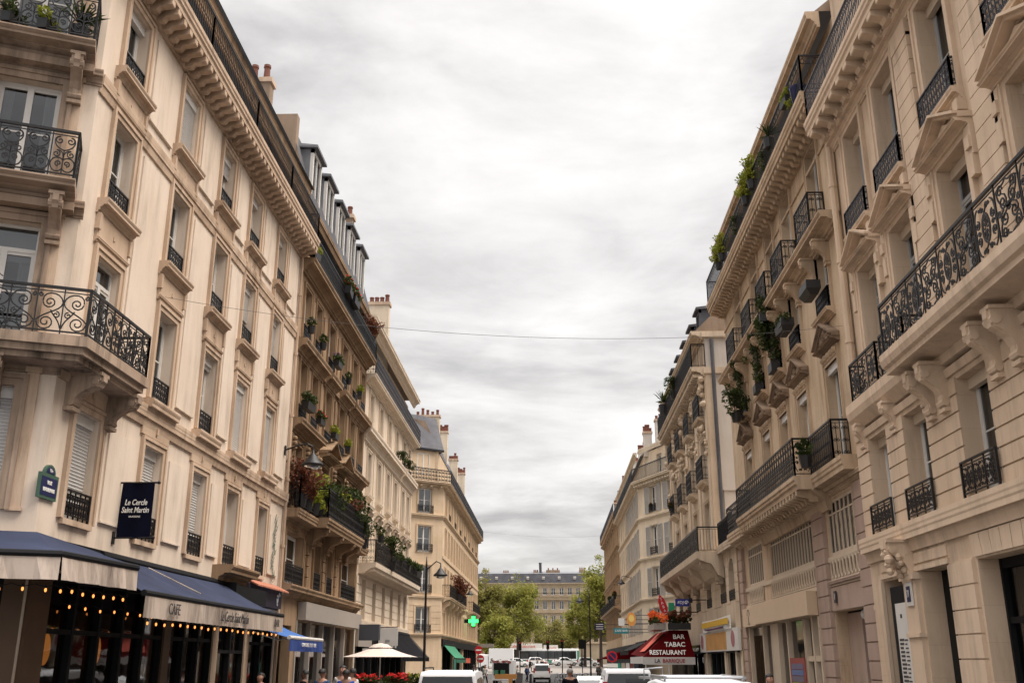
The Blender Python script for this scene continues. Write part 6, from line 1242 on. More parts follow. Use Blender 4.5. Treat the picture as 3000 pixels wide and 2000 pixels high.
s = empty('goods_display', (5.6, 78, .13), 0, 'rail of coloured clothes under the black awning on the right', 'clothes rail'); m = MB(); m.tube([(-.9, 0, 0), (-.9, 0, 1.9), (.9, 0, 1.9), (.9, 0, 0)], .025, 6); obj('rail', m, M['iron'], s)
for k, c in enumerate(((.02, .2, .15), (.3, .25, .2), (.45, .42, .4), (.12, .03, .03), (.02, .02, .03))): m = MB(); m.add([(-.8+.33*k, -.1, 1.85), (-.55+.33*k, -.1, 1.85), (-.5+.33*k, -.12, 1.0), (-.85+.33*k, -.12, 1.0), (-.8+.33*k, .1, 1.85), (-.55+.33*k, .1, 1.85), (-.5+.33*k, .12, 1.0), (-.85+.33*k, .12, 1.0)], [(0, 1, 2, 3), (4, 7, 6, 5), (0, 3, 7, 4), (1, 5, 6, 2), (0, 4, 5, 1)]); obj('garment', m, plain('garment_cloth', c, .9), s)
# ================================================================== street signs and lights
def road_sign(label, x, y, zc, r, kind):
    z0 = gz(y)+.1; s = empty('road_sign', (x, y, z0), 0, label, 'road sign'); m = MB(); m.tube([(0, .04, 0), (0, .04, zc-z0+r)], .035, 8); obj('post', m, M['greycloth'], s); h = zc-z0; C = lambda R_, o0, o1, mm, nm: obj(nm, (lambda b: b.slab([(R_*cos(q), h+R_*sin(q)) for q in [2*PI*i/24 for i in range(24)]], o0, o1) or b)(MB()), mm, s)
    C(r, -.01, .01, M['reddot'], 'disc')
    if kind == 'noentry': m = MB(); m.box(-r*.72, r*.72, .011, .02, h-r*.17, h+r*.17); obj('white_bar', m, M['letter'], s)
    else: C(r*.72, .01, .018, M['signblue'], 'blue_face'); m = MB(); m.bar([(-r*.6, h+r*.6), (r*.6, h-r*.6)], r*.2, .022, .006); obj('slash', m, M['reddot'], s); m = MB(); m.box(-r, r, 0, .02, h-r*1.9, h-r*1.2); obj('plate', m, M['letter'], s)
road_sign('red no entry disc on the left pavement', -6.0, 85, 2.98, .32, 'noentry'); road_sign('second no entry sign below the first on the left', -5.9, 85.6, 2.3, .32, 'noentry'); road_sign('round no parking sign with white plate on the right', 4.0, 70, 2.4, .36, 'nopark')
def traffic_light(label, x, y, zt):
    z0 = gz(y); s = empty('traffic_light', (x, y, z0), 0, label, 'traffic light', 'traffic lights at the square'); m = MB(); m.tube([(0, 0, 0), (0, 0, zt-z0-.8)], .06, 8); obj('post', m, M['iron'], s); m = MB(); m.bx(-.17, .17, -.15, .15, zt-z0-1, zt-z0); obj('housing', m, M['black'], s)
    for k in range(3): m = MB(); m.ball((0, -.15, zt-z0-.2-.3*k), .09, 8, 6); obj('lens', m, M['reddot'] if k == 0 else M['black'], s)
for l, x, y, z in (('traffic light left of the far white van', -3.7, 120, 4.3), ('traffic light above the far white van', -.5, 122, 4.45), ('traffic light in the middle of the crossing', 1.2, 125, 4.6)): traffic_light(l, x, y, z)
s = empty('road_sign', (3.45, 120, gz(120)), 0, 'dark back of a large square sign on a pole at the right', 'road sign'); m = MB(); m.bx(-.42, .42, -.02, .02, 3.4, 4.4); obj('panel', m, M['black'], s); m = MB(); m.tube([(0, .05, 0), (0, .05, 4.4)], .05, 8); obj('post', m, M['iron'], s)
s = empty('litter_bin', (-3.0, 95, gz(95)), 0, 'dark grey wheeled bin at the kerb', 'bin'); m = MB(); m.add([(-.27, -.3, .08), (.27, -.3, .08), (.27, .3, .08), (-.27, .3, .08), (-.32, -.36, 1.05), (.32, -.36, 1.05), (.32, .36, 1.05), (-.32, .36, 1.05)], [(0, 3, 2, 1), (4, 5, 6, 7), (0, 1, 5, 4), (1, 2, 6, 5), (2, 3, 7, 6), (3, 0, 4, 7)]); obj('body', m, M['greycloth'], s); m = MB(); m.bx(-.34, .34, -.38, .38, 1.05, 1.12); obj('lid', m, M['iron2'], s)
for x in (-.22, .22): m = MB(); m.tube([(x-.03, .3, .1), (x+.03, .3, .1)], .1, 10); obj('wheel', m, M['tyre'], s)

# ================================================================== vehicles
def wheel(p, x, y, r=.32, w=.2):
    m = MB(); m.tube([(x-w/2, y, r), (x+w/2, y, r)], r, 18); o = obj('wheel', m, M['tyre'], p); m = MB(); m.tube([(x-w/2-.012, y, r), (x+w/2+.012, y, r)], r*.62, 14); obj('rim', m, M['rim'], o)
def bevelled(mb, w=.05, seg=2):
    me = mb.mesh('body'); bm = bmesh.new(); bm.from_mesh(me); bmesh.ops.remove_doubles(bm, verts=bm.verts, dist=1e-4); bmesh.ops.recalc_face_normals(bm, faces=bm.faces)
    bmesh.ops.bevel(bm, geom=[e for e in bm.edges if len(e.link_faces) == 2 and e.calc_face_angle(0) > .3], offset=w, segments=seg, profile=.6, affect='EDGES'); bm.to_mesh(me); bm.free(); return me
def car(label, x, y, rz, kind, paint, z=None, cat='car', name='parked_car'):
    """y forward; profile lofted with tumblehome; parts: body, glazing, lights, wheels"""
    z = gz(y)+.004 if z is None else z
    K = {'van': (4.3, 1.82, 1.84, [(-2.15, .3), (-2.16, .9), (-2.12, 1.15), (-2.02, 1.74), (-1.9, 1.83), (-.5, 1.86), (.7, 1.8), (1.38, 1.12), (1.95, .95), (2.12, .72), (2.15, .3)], ((-2.11, 1.17), (-2.03, 1.69)), ((.74, 1.74), (1.34, 1.15)), [(-1.85, 1.16, -1.75, 1.62, -.75, 1.66, -.75, 1.16), (-.65, 1.16, -.65, 1.66, .15, 1.66, .15, 1.14), (.22, 1.14, .22, 1.65, .68, 1.6, 1.1, 1.13)]),
         'hatch': (3.9, 1.7, 1.48, [(-1.95, .28), (-1.96, .7), (-1.88, .92), (-1.5, 1.35), (-1.2, 1.46), (-.2, 1.49), (.35, 1.42), (1.1, .95), (1.7, .82), (1.92, .6), (1.95, .28)], ((-1.84, .96), (-1.52, 1.32)), ((.4, 1.37), (1.04, .98)), [(-1.5, .95, -1.25, 1.34, -.55, 1.38, -.55, .93), (-.47, .93, -.47, 1.38, .25, 1.36, .8, .93)]),
         'sedan': (4.5, 1.78, 1.45, [(-2.25, .28), (-2.25, .8), (-2.1, .95), (-1.5, 1.0), (-.95, 1.38), (-.3, 1.46), (.25, 1.4), (1.05, .95), (1.95, .82), (2.2, .6), (2.25, .28)], ((-1.45, 1.02), (-.98, 1.34)), ((.3, 1.35), (1.0, .97)), [(-1.25, .98, -.85, 1.33, -.3, 1.38, -.3, .96), (-.22, .96, -.22, 1.38, .2, 1.34, .75, .95)])}[kind]
    L, W, H, prof, rear, front, sides = K; c = empty(name, (x, y, z), rz, label, cat, 'cars and vans in the street')
    xs = lambda zz: W/2-(max(0, zz-.9)/(H-.9))*.17-(.05 if zz < .4 else 0)
    m = MB(); n = len(prof); vs = [(-xs(b), a, b) for a, b in prof]+[(xs(b), a, b) for a, b in prof]; m.add(vs, [(i, (i+1) % n, n+(i+1) % n, n+i) for i in range(n)]+[tuple(range(n))[::-1], tuple(range(n, 2*n))])
    me = bevelled(m, .045, 3); me.materials.append(paint); me.polygons.foreach_set('use_smooth', [True]*len(me.polygons)); put('body', me, c)
    for nm, ((a0, z0), (a1, z1)), e in (('rear_window', rear, -1), ('windscreen', front, 1)):
        m = MB(); q = [(-xs(z0)+.1, a0, z0), (xs(z0)-.1, a0, z0), (xs(z1)-.1, a1, z1), (-xs(z1)+.1, a1, z1)]; d = Vector((0, e*.03, .012)); m.add([Vector(p)+d for p in q]+[Vector(p)-d for p in q], [(0, 1, 2, 3), (7, 6, 5, 4), (0, 4, 5, 1), (1, 5, 6, 2), (2, 6, 7, 3), (3, 7, 4, 0)]); obj(nm, m, M['carglass'], c)
    for s in (-1, 1):
        for q in sides: m = MB(); pts = [(q[i], q[i+1]) for i in range(0, 8, 2)]; m.add([(s*(xs(b)+.008), a, b) for a, b in pts]+[(s*(xs(b)-.03), a, b) for a, b in pts], [(0, 1, 2, 3), (7, 6, 5, 4)]); obj('side_window', m, M['carglass'], c)
        m = MB(); zz = rear[0][1]; m.bx(*sorted((s*(xs(zz)-.14), s*(xs(zz)+.01))), -L/2-.015, -L/2+.18, zz-.3 if kind != 'van' else .95, zz+.02 if kind != 'van' else 1.45); obj('tail_light', m, M['tail'], c)
        m = MB(); m.bx(*sorted((s*(W/2-.42), s*(W/2-.12))), L/2-.2, L/2-.0, .6, .74); obj('headlight', m, M['letter'], c)
        m = MB(); m.bx(*sorted((s*(W/2), s*(W/2+.18))), front[1][0]-.25, front[1][0]-.15, .98, 1.1); obj('mirror', m, M['black'], c)
        for a in (-L*.31, L*.31): wheel(c, s*(W/2-.1), a)
    for a in (-L/2-.03, L/2-.02): m = MB(); m.bx(-W/2+.05, W/2-.05, a, a+.06, .32, .52); obj('bumper', m, M['black'] if kind == 'van' else paint, c)
    m = MB(); m.bx(-.26, .26, -L/2-.045, -L/2-.03, .6, .71); obj('number_plate', m, M['letter'], c)
    return c, xs
c, xs = car('white van with dark rear window parked at the left kerb', -2.85, 30.5, 0, 'van', M['carwhite'])
for s in (-1, 1): m = MB(); m.tube([(s*.68, -1.8, 1.84), (s*.68, -1.7, 1.92), (s*.68, .5, 1.92), (s*.68, .6, 1.82)], .02, 6); obj('roof_rail', m, M['black'], c)
c, xs = car('white van with tall red tail lights parked at the right kerb', 2.55, 37.5, 0, 'van', M['carwhite']); m = MB(); m.bx(-.08, .7, -2.21, -2.13, 1.0, 1.55); obj('rear_panel', m, M['carglass'], c)
car('silver hatchback parked ahead of the right hand van', 1.75, 46.5, 0, 'hatch', M['carsilver'])
c, xs = car('near white van with ladder rack parked on the right', 2.55, 19.4, 0, 'van', M['carwhite'], -.06)
m = MB()
for s in (-1, 1): m.tube([(s*.66, -1.7, 1.9), (s*.66, .7, 1.9)], .03, 8)
for a in (-1.6, -.5, .5): m.tube([(-.66, a, 1.9), (.66, a, 1.9)], .02, 6); [m.tube([(s*.66, a, 1.82), (s*.66, a, 1.9)], .015, 6) for s in (-1, 1)]
m.tube([(-.66, 2.0-.2, 1.82-.9+.9), (-.66, 1.2, 1.9)], .0001, 3); obj('roof_rack', m, M['rim'], c); m = MB(); m.bx(-.85, -.5, .9, 1.5, 1.84, 1.88); m.tube([(-.8, .75, 1.82), (-.8, .75, 2.02), (-.45, .75, 2.05), (-.45, .75, 1.85)], .015, 6); obj('rack_end', m, M['rim'], c)
car('small grey white delivery van driving away down the street', -1.1, 111, 0, 'van', plain('dusty_white_paint', (.42, .40, .40), .4), None, 'van', 'delivery_van')
car('white taxi crossing in front of the bus', 2.3, 186, math.radians(-75), 'sedan', M['carwhite']); car('dark car crossing left of the white taxi', -2.6, 187, math.radians(-85), 'hatch', plain('dark_car_paint', (.03, .035, .04), .3)); car('black car right of the white taxi', 6.2, 184, math.radians(-85), 'hatch', plain('black_car_paint', (.015, .015, .017), .3)); car('grey car at the far left of the crossing', -6., 176, math.radians(-70), 'hatch', M['carsilver'])
b = empty('city_bus', (-.2, 197, gz(197)+.004), 0, 'long white and green city bus crossing the square', 'bus'); m = MB(); m.bx(-6, 5.2, -1.25, 1.25, .3, 2.95); me = bevelled(m, .12, 3); me.materials.append(M['carwhite']); put('body', me, b); m = MB(); m.bx(-5.8, 4.7, -1.27, -1.2, 1.15, 2.55); obj('window_band', m, M['carglass'], b); m = MB(); m.bx(-6.01, 5.21, -1.28, -1.2, .4, .95); m.bx(4.85, 5.22, -1.26, 1.26, .95, 2.6); obj('green_band', m, plain('bus_green', (.03, .25, .18), .4), b)
for k in range(6): m = MB(); m.bx(-4.2+1.6*k, -4.12+1.6*k, -1.285, -1.26, 1.15, 2.55); obj('window_pillar', m, M['black'], b)
for a in (-4, 3.2): m = MB(); m.tube([(a, -1.28, .5), (a, -1., .5)], .5, 16); obj('wheel', m, M['tyre'], b)
b = empty('box_truck', (-7.3, 150, gz(150)), 0, 'plain pale box truck with dark graffiti along its side', 'truck'); m = MB(); m.bx(-1.75, 1.75, -1.2, 1.2, .8, 3.2); me = bevelled(m, .04, 2); me.materials.append(plain('dull_grey_panel', (.25, .225, .205), .8, 0., .08)); put('cargo_box', me, b); m = MB(); m.bx(-3.3, -1.8, -1.1, 1.1, .5, 2.4); me = bevelled(m, .15, 3); me.materials.append(M['carwhite']); put('cab', me, b); m = MB(); rr = random.Random(12)
for k in range(14): m.bar(spiral(rr.uniform(-1.5, 1.5), rr.uniform(1.1, 1.75), rr.uniform(.12, .25), 1.2, rr.random()*6, 1, 8), .07, 1.215, .01)
obj('graffiti', m, M['ink'], b)
for a in (1.1, -2.5): m = MB(); m.tube([(a, -1.2, .45), (a, -.9, .45)], .45, 16); obj('wheel', m, M['tyre'], b)
b = empty('tagged_van', (-4.45, 97, gz(97)), 0, 'box van covered in pink graffiti with open dark rear', 'van'); m = MB(); m.bx(-1., 1., -2.2, 2.2, .5, 2.25); me = bevelled(m, .05, 2); me.materials.append(plain('pink_sprayed_white', (.42, .07, .13), .6, 0., .6, 2.5)); put('cargo_box', me, b); m = MB(); m.bx(-.85, .55, -2.3, -2.19, .95, 2.0); obj('rear_opening', m, M['black'], b); m = MB(); rr = random.Random(3)
for k in range(12): m.bar(spiral(rr.uniform(-.9, .9), rr.uniform(1.95, 2.2), .12, 1.2, rr.random()*6, 1, 8), .05, 2.215, .01)
obj('graffiti', m, M['redink'], b); m = MB(); m.bx(-.9, .9, 2.2, 3.4, .5, 1.9); me = bevelled(m, .15, 3); me.materials.append(M['carwhite']); put('cab', me, b)
for s in (-1, 1):
    for a in (-1.4, 2.4): wheel(b, s*.85, a, .36)
b = empty('delivery_cart', (-3.9, 88, gz(88)), 0, 'orange wooden cart loaded with green crates behind the graffiti van', 'cart'); m = MB(); m.bx(-.9, .9, -.6, .6, .75, 1.12); m.bx(.25, .55, -.62, .62, .1, .75); obj('platform', m, plain('orange_boards', (.42, .19, .05), .8), b)
for x in (-.7, .7): m = MB(); m.tube([(x-.05, 0, .3), (x+.05, 0, .3)], .3, 14); obj('wheel', m, M['tyre'], b)
for k, x in enumerate((-1.2, -.6)): m = MB(); m.bx(-.27, .27, -.3, .3, 0, .3); o = obj('crate', m, plain('green_crate', (.03, .15, .09), .6)); o.location = (-3.9+x*.6, 87.9, gz(88)+1.125); tag(o, ('left', 'right')[k]+' green plastic crate on the orange cart', 'crate')
# bicycles in a row by the crossing
def bike_mesh():
    m = MB()
    for y in (-.52, .52): m.tube([(0, y+.33*cos(q), .34+.33*sin(q)) for q in [2*PI*i/16 for i in range(17)]], .02, 5)
    for a, c in (((0, -.52, .34), (0, -.15, .8)), ((0, -.15, .8), (0, .38, .8)), ((0, .38, .8), (0, .52, .34)), ((0, -.1, .3), (0, .38, .8)), ((0, -.52, .34), (0, -.1, .3)), ((0, -.1, .3), (0, -.18, .92)), ((0, .38, .8), (0, .36, 1.0))): m.tube([a, c], .018, 5)
    m.tube([(-.27, .3, 1.02), (.27, .3, 1.02)], .016, 5); m.bx(-.07, .07, -.3, -.06, .92, .97); return m.mesh('bicycle', M['iron'])
bm_ = bike_mesh()
for i in range(6):
    x, y = .6+.55*i, 104+.2*i; o = put('bicycle', bm_); o.location = (x, y, gz(y)); o.rotation_euler = (0, .1, .5); tag(o, ('leftmost', 'second', 'third', 'fourth', 'fifth', 'rightmost')[i]+' bicycle in the row by the crossing', 'bicycle', 'bicycles parked in a row')
s = empty('barrier', (1.6, 102.5, gz(102)), 0, 'low metal barrier in front of the bicycle row', 'barrier'); m = MB(); m.tube([(-1.3, 0, 0), (-1.3, 0, 1.0), (1.5, 0, 1.0), (1.5, 0, 0)], .03, 6); m.tube([(-1.3, 0, .5), (1.5, 0, .5)], .02, 6); obj('frame', m, M['rim'], s)
for x, y in ((-2.05, 96), (-2.1, 104)): m = MB(); m.lathe([(.06, 0), (.05, .85), (.07, .88), (.07, .95), (.03, 1.0)], 10); o = obj('bollard', m, M['iron']); o.location = (x, y, gz(y)); tag(o, ('nearer' if y < 100 else 'farther')+' thin bollard left of the delivery van', 'bollard', 'bollards at the kerb')
# restaurant front with white fascia across the square
s = empty('restaurant_pavilion', (-6, 212, gz(212)), 0, 'low restaurant front with white fascia and red lettering across the square', 'restaurant'); m = MB(); m.bx(-6.5, 7, 0, 4, 0, 3.0); obj('glazed_front', m, plain('dark_glazing', (.03, .03, .03), .2), s); m = MB(); m.bx(-6.6, 4., -1.6, -1.2, 3.0, 4.1); m.bx(4.3, 7.2, -1.6, -1.2, 2.7, 3.8); m.bx(-6.6, 7.2, -1.5, 4, 2.95, 3.0); obj('fascia', m, M['white'], s); lettering('Cafe Restaurant', .8, M['redlit'], s, T((0, -1.65, 3.55)), ext=.01); lettering('Brasserie', .55, M['redlit'], s, T((5.8, -1.65, 3.25)), ext=.01)
for k in range(7): m = MB(); m.bx(-6.4+2.1*k, -6.2+2.1*k, -.1, 0, 0, 3); obj('pillar', m, M['greypanel'], s)
s = empty('lamp_column', (5., 180, gz(180)), 0, 'old lantern column at the edge of the square', 'street lamp'); m = MB(); m.lathe([(.15, 0), (.07, 1), (.05, 3.4)], 8); obj('post', m, M['iron'], s); m = MB(); m.lathe([(.1, 3.4), (.25, 3.9), (.28, 3.95), (.05, 4.2)], 8); obj('lantern', m, M['black'], s)

# ================================================================== trees
def tree(label, x, y, h, cr, seed, leaf, dens=1., trunk_h=.25, size=.22):
    r = random.Random(seed); o = empty('tree', (x, y, gz(y)), 0, label, 'tree', 'trees on the square'); m = MB(); th = h*trunk_h; top = Vector((r.uniform(-.3, .3), r.uniform(-.3, .3), h*.82))
    m.tube([(0, 0, 0), (.03, .05, th*.5), (.08, 0, th), (top.x*.5, top.y*.5, h*.55), top], [.32, .25, .22, .13, .03], 8); tips = []
    for k in range(34):
        z0 = th*.85+(h*.75-th)*r.random(); q = r.random()*6.28; f = (z0-th)/(h-th); L = cr*(1.05-.55*f)*r.uniform(.6, 1.05); b0 = Vector((.05, 0, z0)); e = b0+Vector((cos(q)*L, sin(q)*L, L*r.uniform(.35, .9))); e.z = min(e.z, h*.97); mid = b0.lerp(e, .5)+Vector((0, 0, -L*.06)); m.tube([b0, mid, e], [.09*(1-f*.5), .05, .015], 5); tips += [mid.lerp(e, t) for t in (.2, .55, .9, 1.05)]
        for j in range(2): q2 = q+r.uniform(-.9, .9); l2 = L*.5; e2 = mid+Vector((cos(q2)*l2, sin(q2)*l2, l2*r.uniform(.2, .9))); m.tube([mid, e2], [.035, .01], 4); tips += [mid.lerp(e2, .7), e2]
    tips += [top, top+Vector((0, 0, h*.08))]+[top+Vector((r.gauss(0, cr*.2), r.gauss(0, cr*.2), -r.random()*h*.15)) for _ in range(8)]
    obj('trunk', m, M['trunk'], o); c = MB()
    for p in tips: k = r.uniform(.6, 1.3)*cr*.36; c.leaves(int(58*dens*r.uniform(.3, 1.3)), p, (k, k, k*.85), size, r, .1)
    obj('crown', c, leaf, o)
tree('full green tree standing alone in the middle of the square', -6.5, 195, 17.2, 4.4, 1, M['leafA'], 1.2, .22)
tree('light green tree rising behind the tan house on the right', 8.0, 172, 19.6, 3.9, 5, M['leafA'], 1.0, .3)
tree('olive green tree left of the tan house', 5.6, 180, 14.5, 3.2, 9, M['leafA'], 1.0, .3); tree('thin olive tree beside the honey house', -10.9, 172, 17.2, 3.0, 3, M['leafB'], .9, .3); tree('young yellowish tree left of the lone tree', -9.2, 168, 9.5, 2.4, 7, M['leafA'], .8, .25, .2)
tree('sparse brownish tree before the square building', -.6, 219, 10.2, 3.6, 11, M['leafB'], .5, .3, .2); tree('sparse young tree right of the brownish one', 3.4, 220, 9., 3.2, 13, M['leafB'], .45, .3, .2); tree('tree at the right edge behind the tan house', 11.5, 176, 17, 4.2, 19, M['leafA'], .9, .3)

# ================================================================== people
def skin_mesh(nodes, edges, sub=1):
    """one continuous surface grown round a skeleton of (point, radius) nodes"""
    names = list(nodes); ix = {k: i for i, k in enumerate(names)}; me = bpy.data.meshes.new('body'); me.from_pydata([nodes[k][0] for k in names], [(ix[a], ix[b]) for a, b in edges], []); bm = bmesh.new(); bm.from_mesh(me); ly = bm.verts.layers.skin.verify()
    for i, v in enumerate(bm.verts): r = nodes[names[i]][1]; v[ly].radius = (r, r) if not isinstance(r, tuple) else r; v[ly].use_root = i == 0
    bm.to_mesh(me); bm.free(); o = bpy.data.objects.new('body', me); COL.objects.link(o); o.modifiers.new('Skin', 'SKIN'); sb = o.modifiers.new('Sub', 'SUBSURF'); sb.levels = sub; bpy.context.view_layer.update(); out = bpy.data.meshes.new_from_object(o.evaluated_get(bpy.context.evaluated_depsgraph_get())); bpy.data.objects.remove(o); out.polygons.foreach_set('use_smooth', [True]*len(out.polygons)); return out
def skeleton(pose):
    w = .0 if pose == 'stand' else .22
    N = {'pelvis': ((0, 0, .95), .135), 'waist': ((0, .0, 1.1), .125), 'chest': ((0, .01, 1.3), .15), 'collar': ((0, 0, 1.43), .1), 'neck': ((0, .01, 1.5), .055), 'jaw': ((0, .03, 1.575), .075), 'head': ((0, .02, 1.66), .095), 'top': ((0, 0, 1.735), .07), 'nose': ((0, .125, 1.635), .014)}
    E = [('pelvis', 'waist'), ('waist', 'chest'), ('chest', 'collar'), ('collar', 'neck'), ('neck', 'jaw'), ('jaw', 'head'), ('head', 'top'), ('head', 'nose')]
    for s, n in ((-1, 'l'), (1, 'r')):
        a = s*w; N.update({n+'sh': ((s*.185, 0, 1.41), .062), n+'el': ((s*.25, -.04-a*.3, 1.14), .045), n+'wr': ((s*.25, .1-a*.6, .92), .03), n+'pa': ((s*.245, .13-a*.65, .85), .03), n+'hip': ((s*.095, 0, .88), .09), n+'kn': ((s*.1, .03+a*.7, .5), .062), n+'an': ((s*.1, -.02+a*1.0-abs(a)*.3, .09), .042), n+'to': ((s*.115, .15+a*1.0-abs(a)*.3, .04), .04), n+'ear': ((s*.1, 0, 1.645), .016)})
        E += [('collar', n+'sh'), (n+'sh', n+'el'), (n+'el', n+'wr'), (n+'wr', n+'pa'), ('pelvis', n+'hip'), (n+'hip', n+'kn'), (n+'kn', n+'an'), (n+'an', n+'to'), ('head', n+'ear')]
        for k, (dx, l) in enumerate(((-.03, .06), (-.012, .078), (.008, .082), (.026, .07), (.045, .045))):
            p = N[n+'pa'][0]; q = f'{n}f{k}'; fw = .015+.012*k if k < 4 else .05; N[q+'a'] = ((p[0]+dx*.4, p[1]+dx, p[2]-.045 if k < 4 else p[2]-.01), .0095); N[q+'b'] = ((p[0]+dx*.3-s*.012, p[1]+dx*1.1+.01, p[2]-.045-l), .008); E += [(n+'pa', q+'a'), (q+'a', q+'b')]
    return N, E
_pm = {}
def person(label, x, y, rz, pose='stand', top='denim', legs='blackcloth', hair='hair', skin='skin', s=1., z=None, bald=False):
    if pose not in _pm:
        N, E = skeleton(pose); body = skin_mesh(N, E); tk = {'pelvis', 'waist', 'chest', 'collar'}; kt = {k: (p, r+.02 if k in tk else r+.016) for k, (p, r) in N.items() if k in tk or k[1:] in ('sh', 'el', 'wr')}
        kt['hem'] = ((0, 0, .84), .145); et = [e for e in E if e[0] in kt and e[1] in kt]+[('pelvis', 'hem')]; jk = skin_mesh(kt, et)
        kl = {k: (p, r+.014) for k, (p, r) in N.items() if k == 'pelvis' or k[1:] in ('hip', 'kn', 'an')}; tr = skin_mesh(kl, [e for e in E if e[0] in kl and e[1] in kl]); hm = MB()
        for i in range(14):
            for j in range(5):
                def P(i, j): a = 2*PI*i/14; e = PI/2-j*.34*(1.0 if sin(a) < .3 else .62); return (.112*cos(e)*cos(a), -.012+.122*cos(e)*sin(a), 1.66+.118*sin(e))
                hm.quad(P(i, j), P(i+1, j), P(i+1, j+1), P(i, j+1))
        fm = MB(); fm.use(M['ink'])
        for q in (-1, 1): fm.ball((q*.036, .108, 1.662), .011, 6, 5); fm.bx(q*.036-.02, q*.036+.02, .1, .112, 1.684, 1.692)
        fm.use(M['redink']); fm.bx(-.024, .024, .098, .108, 1.588, 1.597); sm = MB()
        for n in 'lr': p = N[n+'an'][0]; t = N[n+'to'][0]; sm.ball(((p[0]+t[0])/2, (p[1]+t[1])/2+.02, .045), .06, 8, 6, (.8, 2.1, .75))
        _pm[pose] = (body, jk, tr, hm.mesh('hair', None, True), fm.mesh('face'), sm.mesh('shoes'))
    b, j, t, h, f, sh = _pm[pose]; o = empty('person', (x, y, gz(y)+.13 if z is None else z), rz, label, 'person'); o.scale = (s, s, s)
    for nm, me, mt in (('body', b, skin), ('jacket', j, top), ('trousers', t, legs), ('hair', h, hair), ('shoes', sh, 'black')):
        if bald and nm == 'hair': continue
        q = me.copy(); q.materials.clear(); q.materials.append(M[mt]); q.name = nm; put(nm, q, o)
    put('face', f, o); return o
G = math.radians
for a in [('man in blue denim jacket seen from behind in the group outside the grey shop', -6.62, 30, G(-20), 'stand', 'denim', 'blackcloth', 'hair', 'skin', 1.0), ('bearded man in white shirt facing the camera in the group', -6.15, 30.6, G(170), 'stand', 'whitecloth', 'blackcloth', 'hair', 'skin', 1.05), ('person in royal blue top seen from behind in the group', -5.85, 29.6, G(10), 'stand', 'royal', 'blackcloth', 'hair', 'skin2', .99), ('person in pale top beside the royal blue one', -6.02, 31.4, G(60), 'stand', 'whitecloth', 'greycloth', 'hair', 'skin', 1.0), ('person in dark coat standing left of the denim jacket', -7.25, 30.5, G(90), 'stand', 'blackcloth', 'blackcloth', 'hair', 'skin2', .98), ('woman in black at the shop door far left of the group', -7.9, 28.2, G(150), 'stand', 'blackcloth', 'blackcloth', 'hair', 'skin', .95),
  ('dark haired person walking under the striped poster', 4.95, 24.2, G(200), 'walk', 'blackcloth', 'blackcloth', 'hair', 'skin', .96), ('dark haired person walking farther from the camera near the white shop', 4.45, 25.6, G(170), 'walk', 'royal', 'blackcloth', 'hair', 'skin2', .93)]: person(*a)
person('grey haired man in black jacket walking away in the road', .6, 36, G(5), 'walk', 'blackcloth', 'greycloth', 'hairg', 'skin', 1.06, 0.)
rr = random.Random(21); cl = [('blackcloth', 'black coat'), ('greycloth', 'grey coat'), ('denim', 'blue jacket'), ('whitecloth', 'white top'), ('redink', 'dark red top')]
far = [(-3.6, 108, 3, 'by the grey bin'), (-2.7, 112, 2, 'with a dark bag left of the delivery van'), (-3.2, 150, 0, 'before the restaurant front, leftmost'), (-2.2, 155, 1, 'before the restaurant front, middle'), (-1.5, 152, 0, 'before the restaurant front, rightmost'), (-.9, 149, 4, 'just left of the traffic light'), (2.2, 128, 0, 'on the crossing in front of the taxi'), (4.9, 112, 1, 'near the right lamp post'), (5.4, 118, 3, 'under the far red awning'), (-5.9, 92, 3, 'under the no entry signs'), (-5.2, 104, 0, 'on the left pavement past the signs'), (-6.3, 84, 0, 'at the green awning')]
for x, y, k, w in far: person('distant person in '+cl[k][1]+' '+w, x, y, rr.random()*6.3, rr.choice(('stand', 'walk')), cl[k][0], 'blackcloth', 'hair', 'skin', .98, gz(y)+(.13 if abs(x) > 4.3 and y < 118 else 0.))

# ================================================================== sky, sun, camera
w = bpy.data.worlds.new('World'); SC.world = w; w.use_nodes = True; nt = w.node_tree; L = nt.links; bg = nt.nodes['Background']
EL, AZ = math.radians(58), math.radians(95)      # azimuth clockwise from +Y
sk = nt.nodes.new('ShaderNodeTexSky'); sk.sky_type = 'NISHITA'; sk.sun_disc = False; sk.sun_elevation = EL; sk.sun_rotation = AZ; sk.dust_density = 3.; sk.air_density = 1.2
tc = nt.nodes.new('ShaderNodeTexCoord'); sp = nt.nodes.new('ShaderNodeSeparateXYZ'); L.new(tc.outputs['Generated'], sp.inputs[0])
def mth(op, a, b=None):
    n = nt.nodes.new('ShaderNodeMath'); n.operation = op
    for i, v in enumerate((a, b)):
        if v is None: continue
        if isinstance(v, (int, float)): n.inputs[i].default_value = v
        else: L.new(v, n.inputs[i])
    return n.outputs[0]
dz = mth('ADD', mth('MAXIMUM', sp.outputs[2], 0.), .16); cb = nt.nodes.new('ShaderNodeCombineXYZ'); L.new(mth('DIVIDE', sp.outputs[0], dz), cb.inputs[0]); L.new(mth('DIVIDE', sp.outputs[1], dz), cb.inputs[1])
def wn(scale, det, loc, sc=(1, 1, 1), rough=.5, dist=.0):
    mp = nt.nodes.new('ShaderNodeMapping'); mp.inputs['Location'].default_value = loc; mp.inputs['Scale'].default_value = sc; L.new(cb.outputs[0], mp.inputs[0]); n = nt.nodes.new('ShaderNodeTexNoise'); n.inputs['Scale'].default_value = scale; n.inputs['Detail'].default_value = det; n.inputs['Roughness'].default_value = rough; n.inputs['Distortion'].default_value = dist; L.new(mp.outputs[0], n.inputs[0]); return n.outputs['Fac']
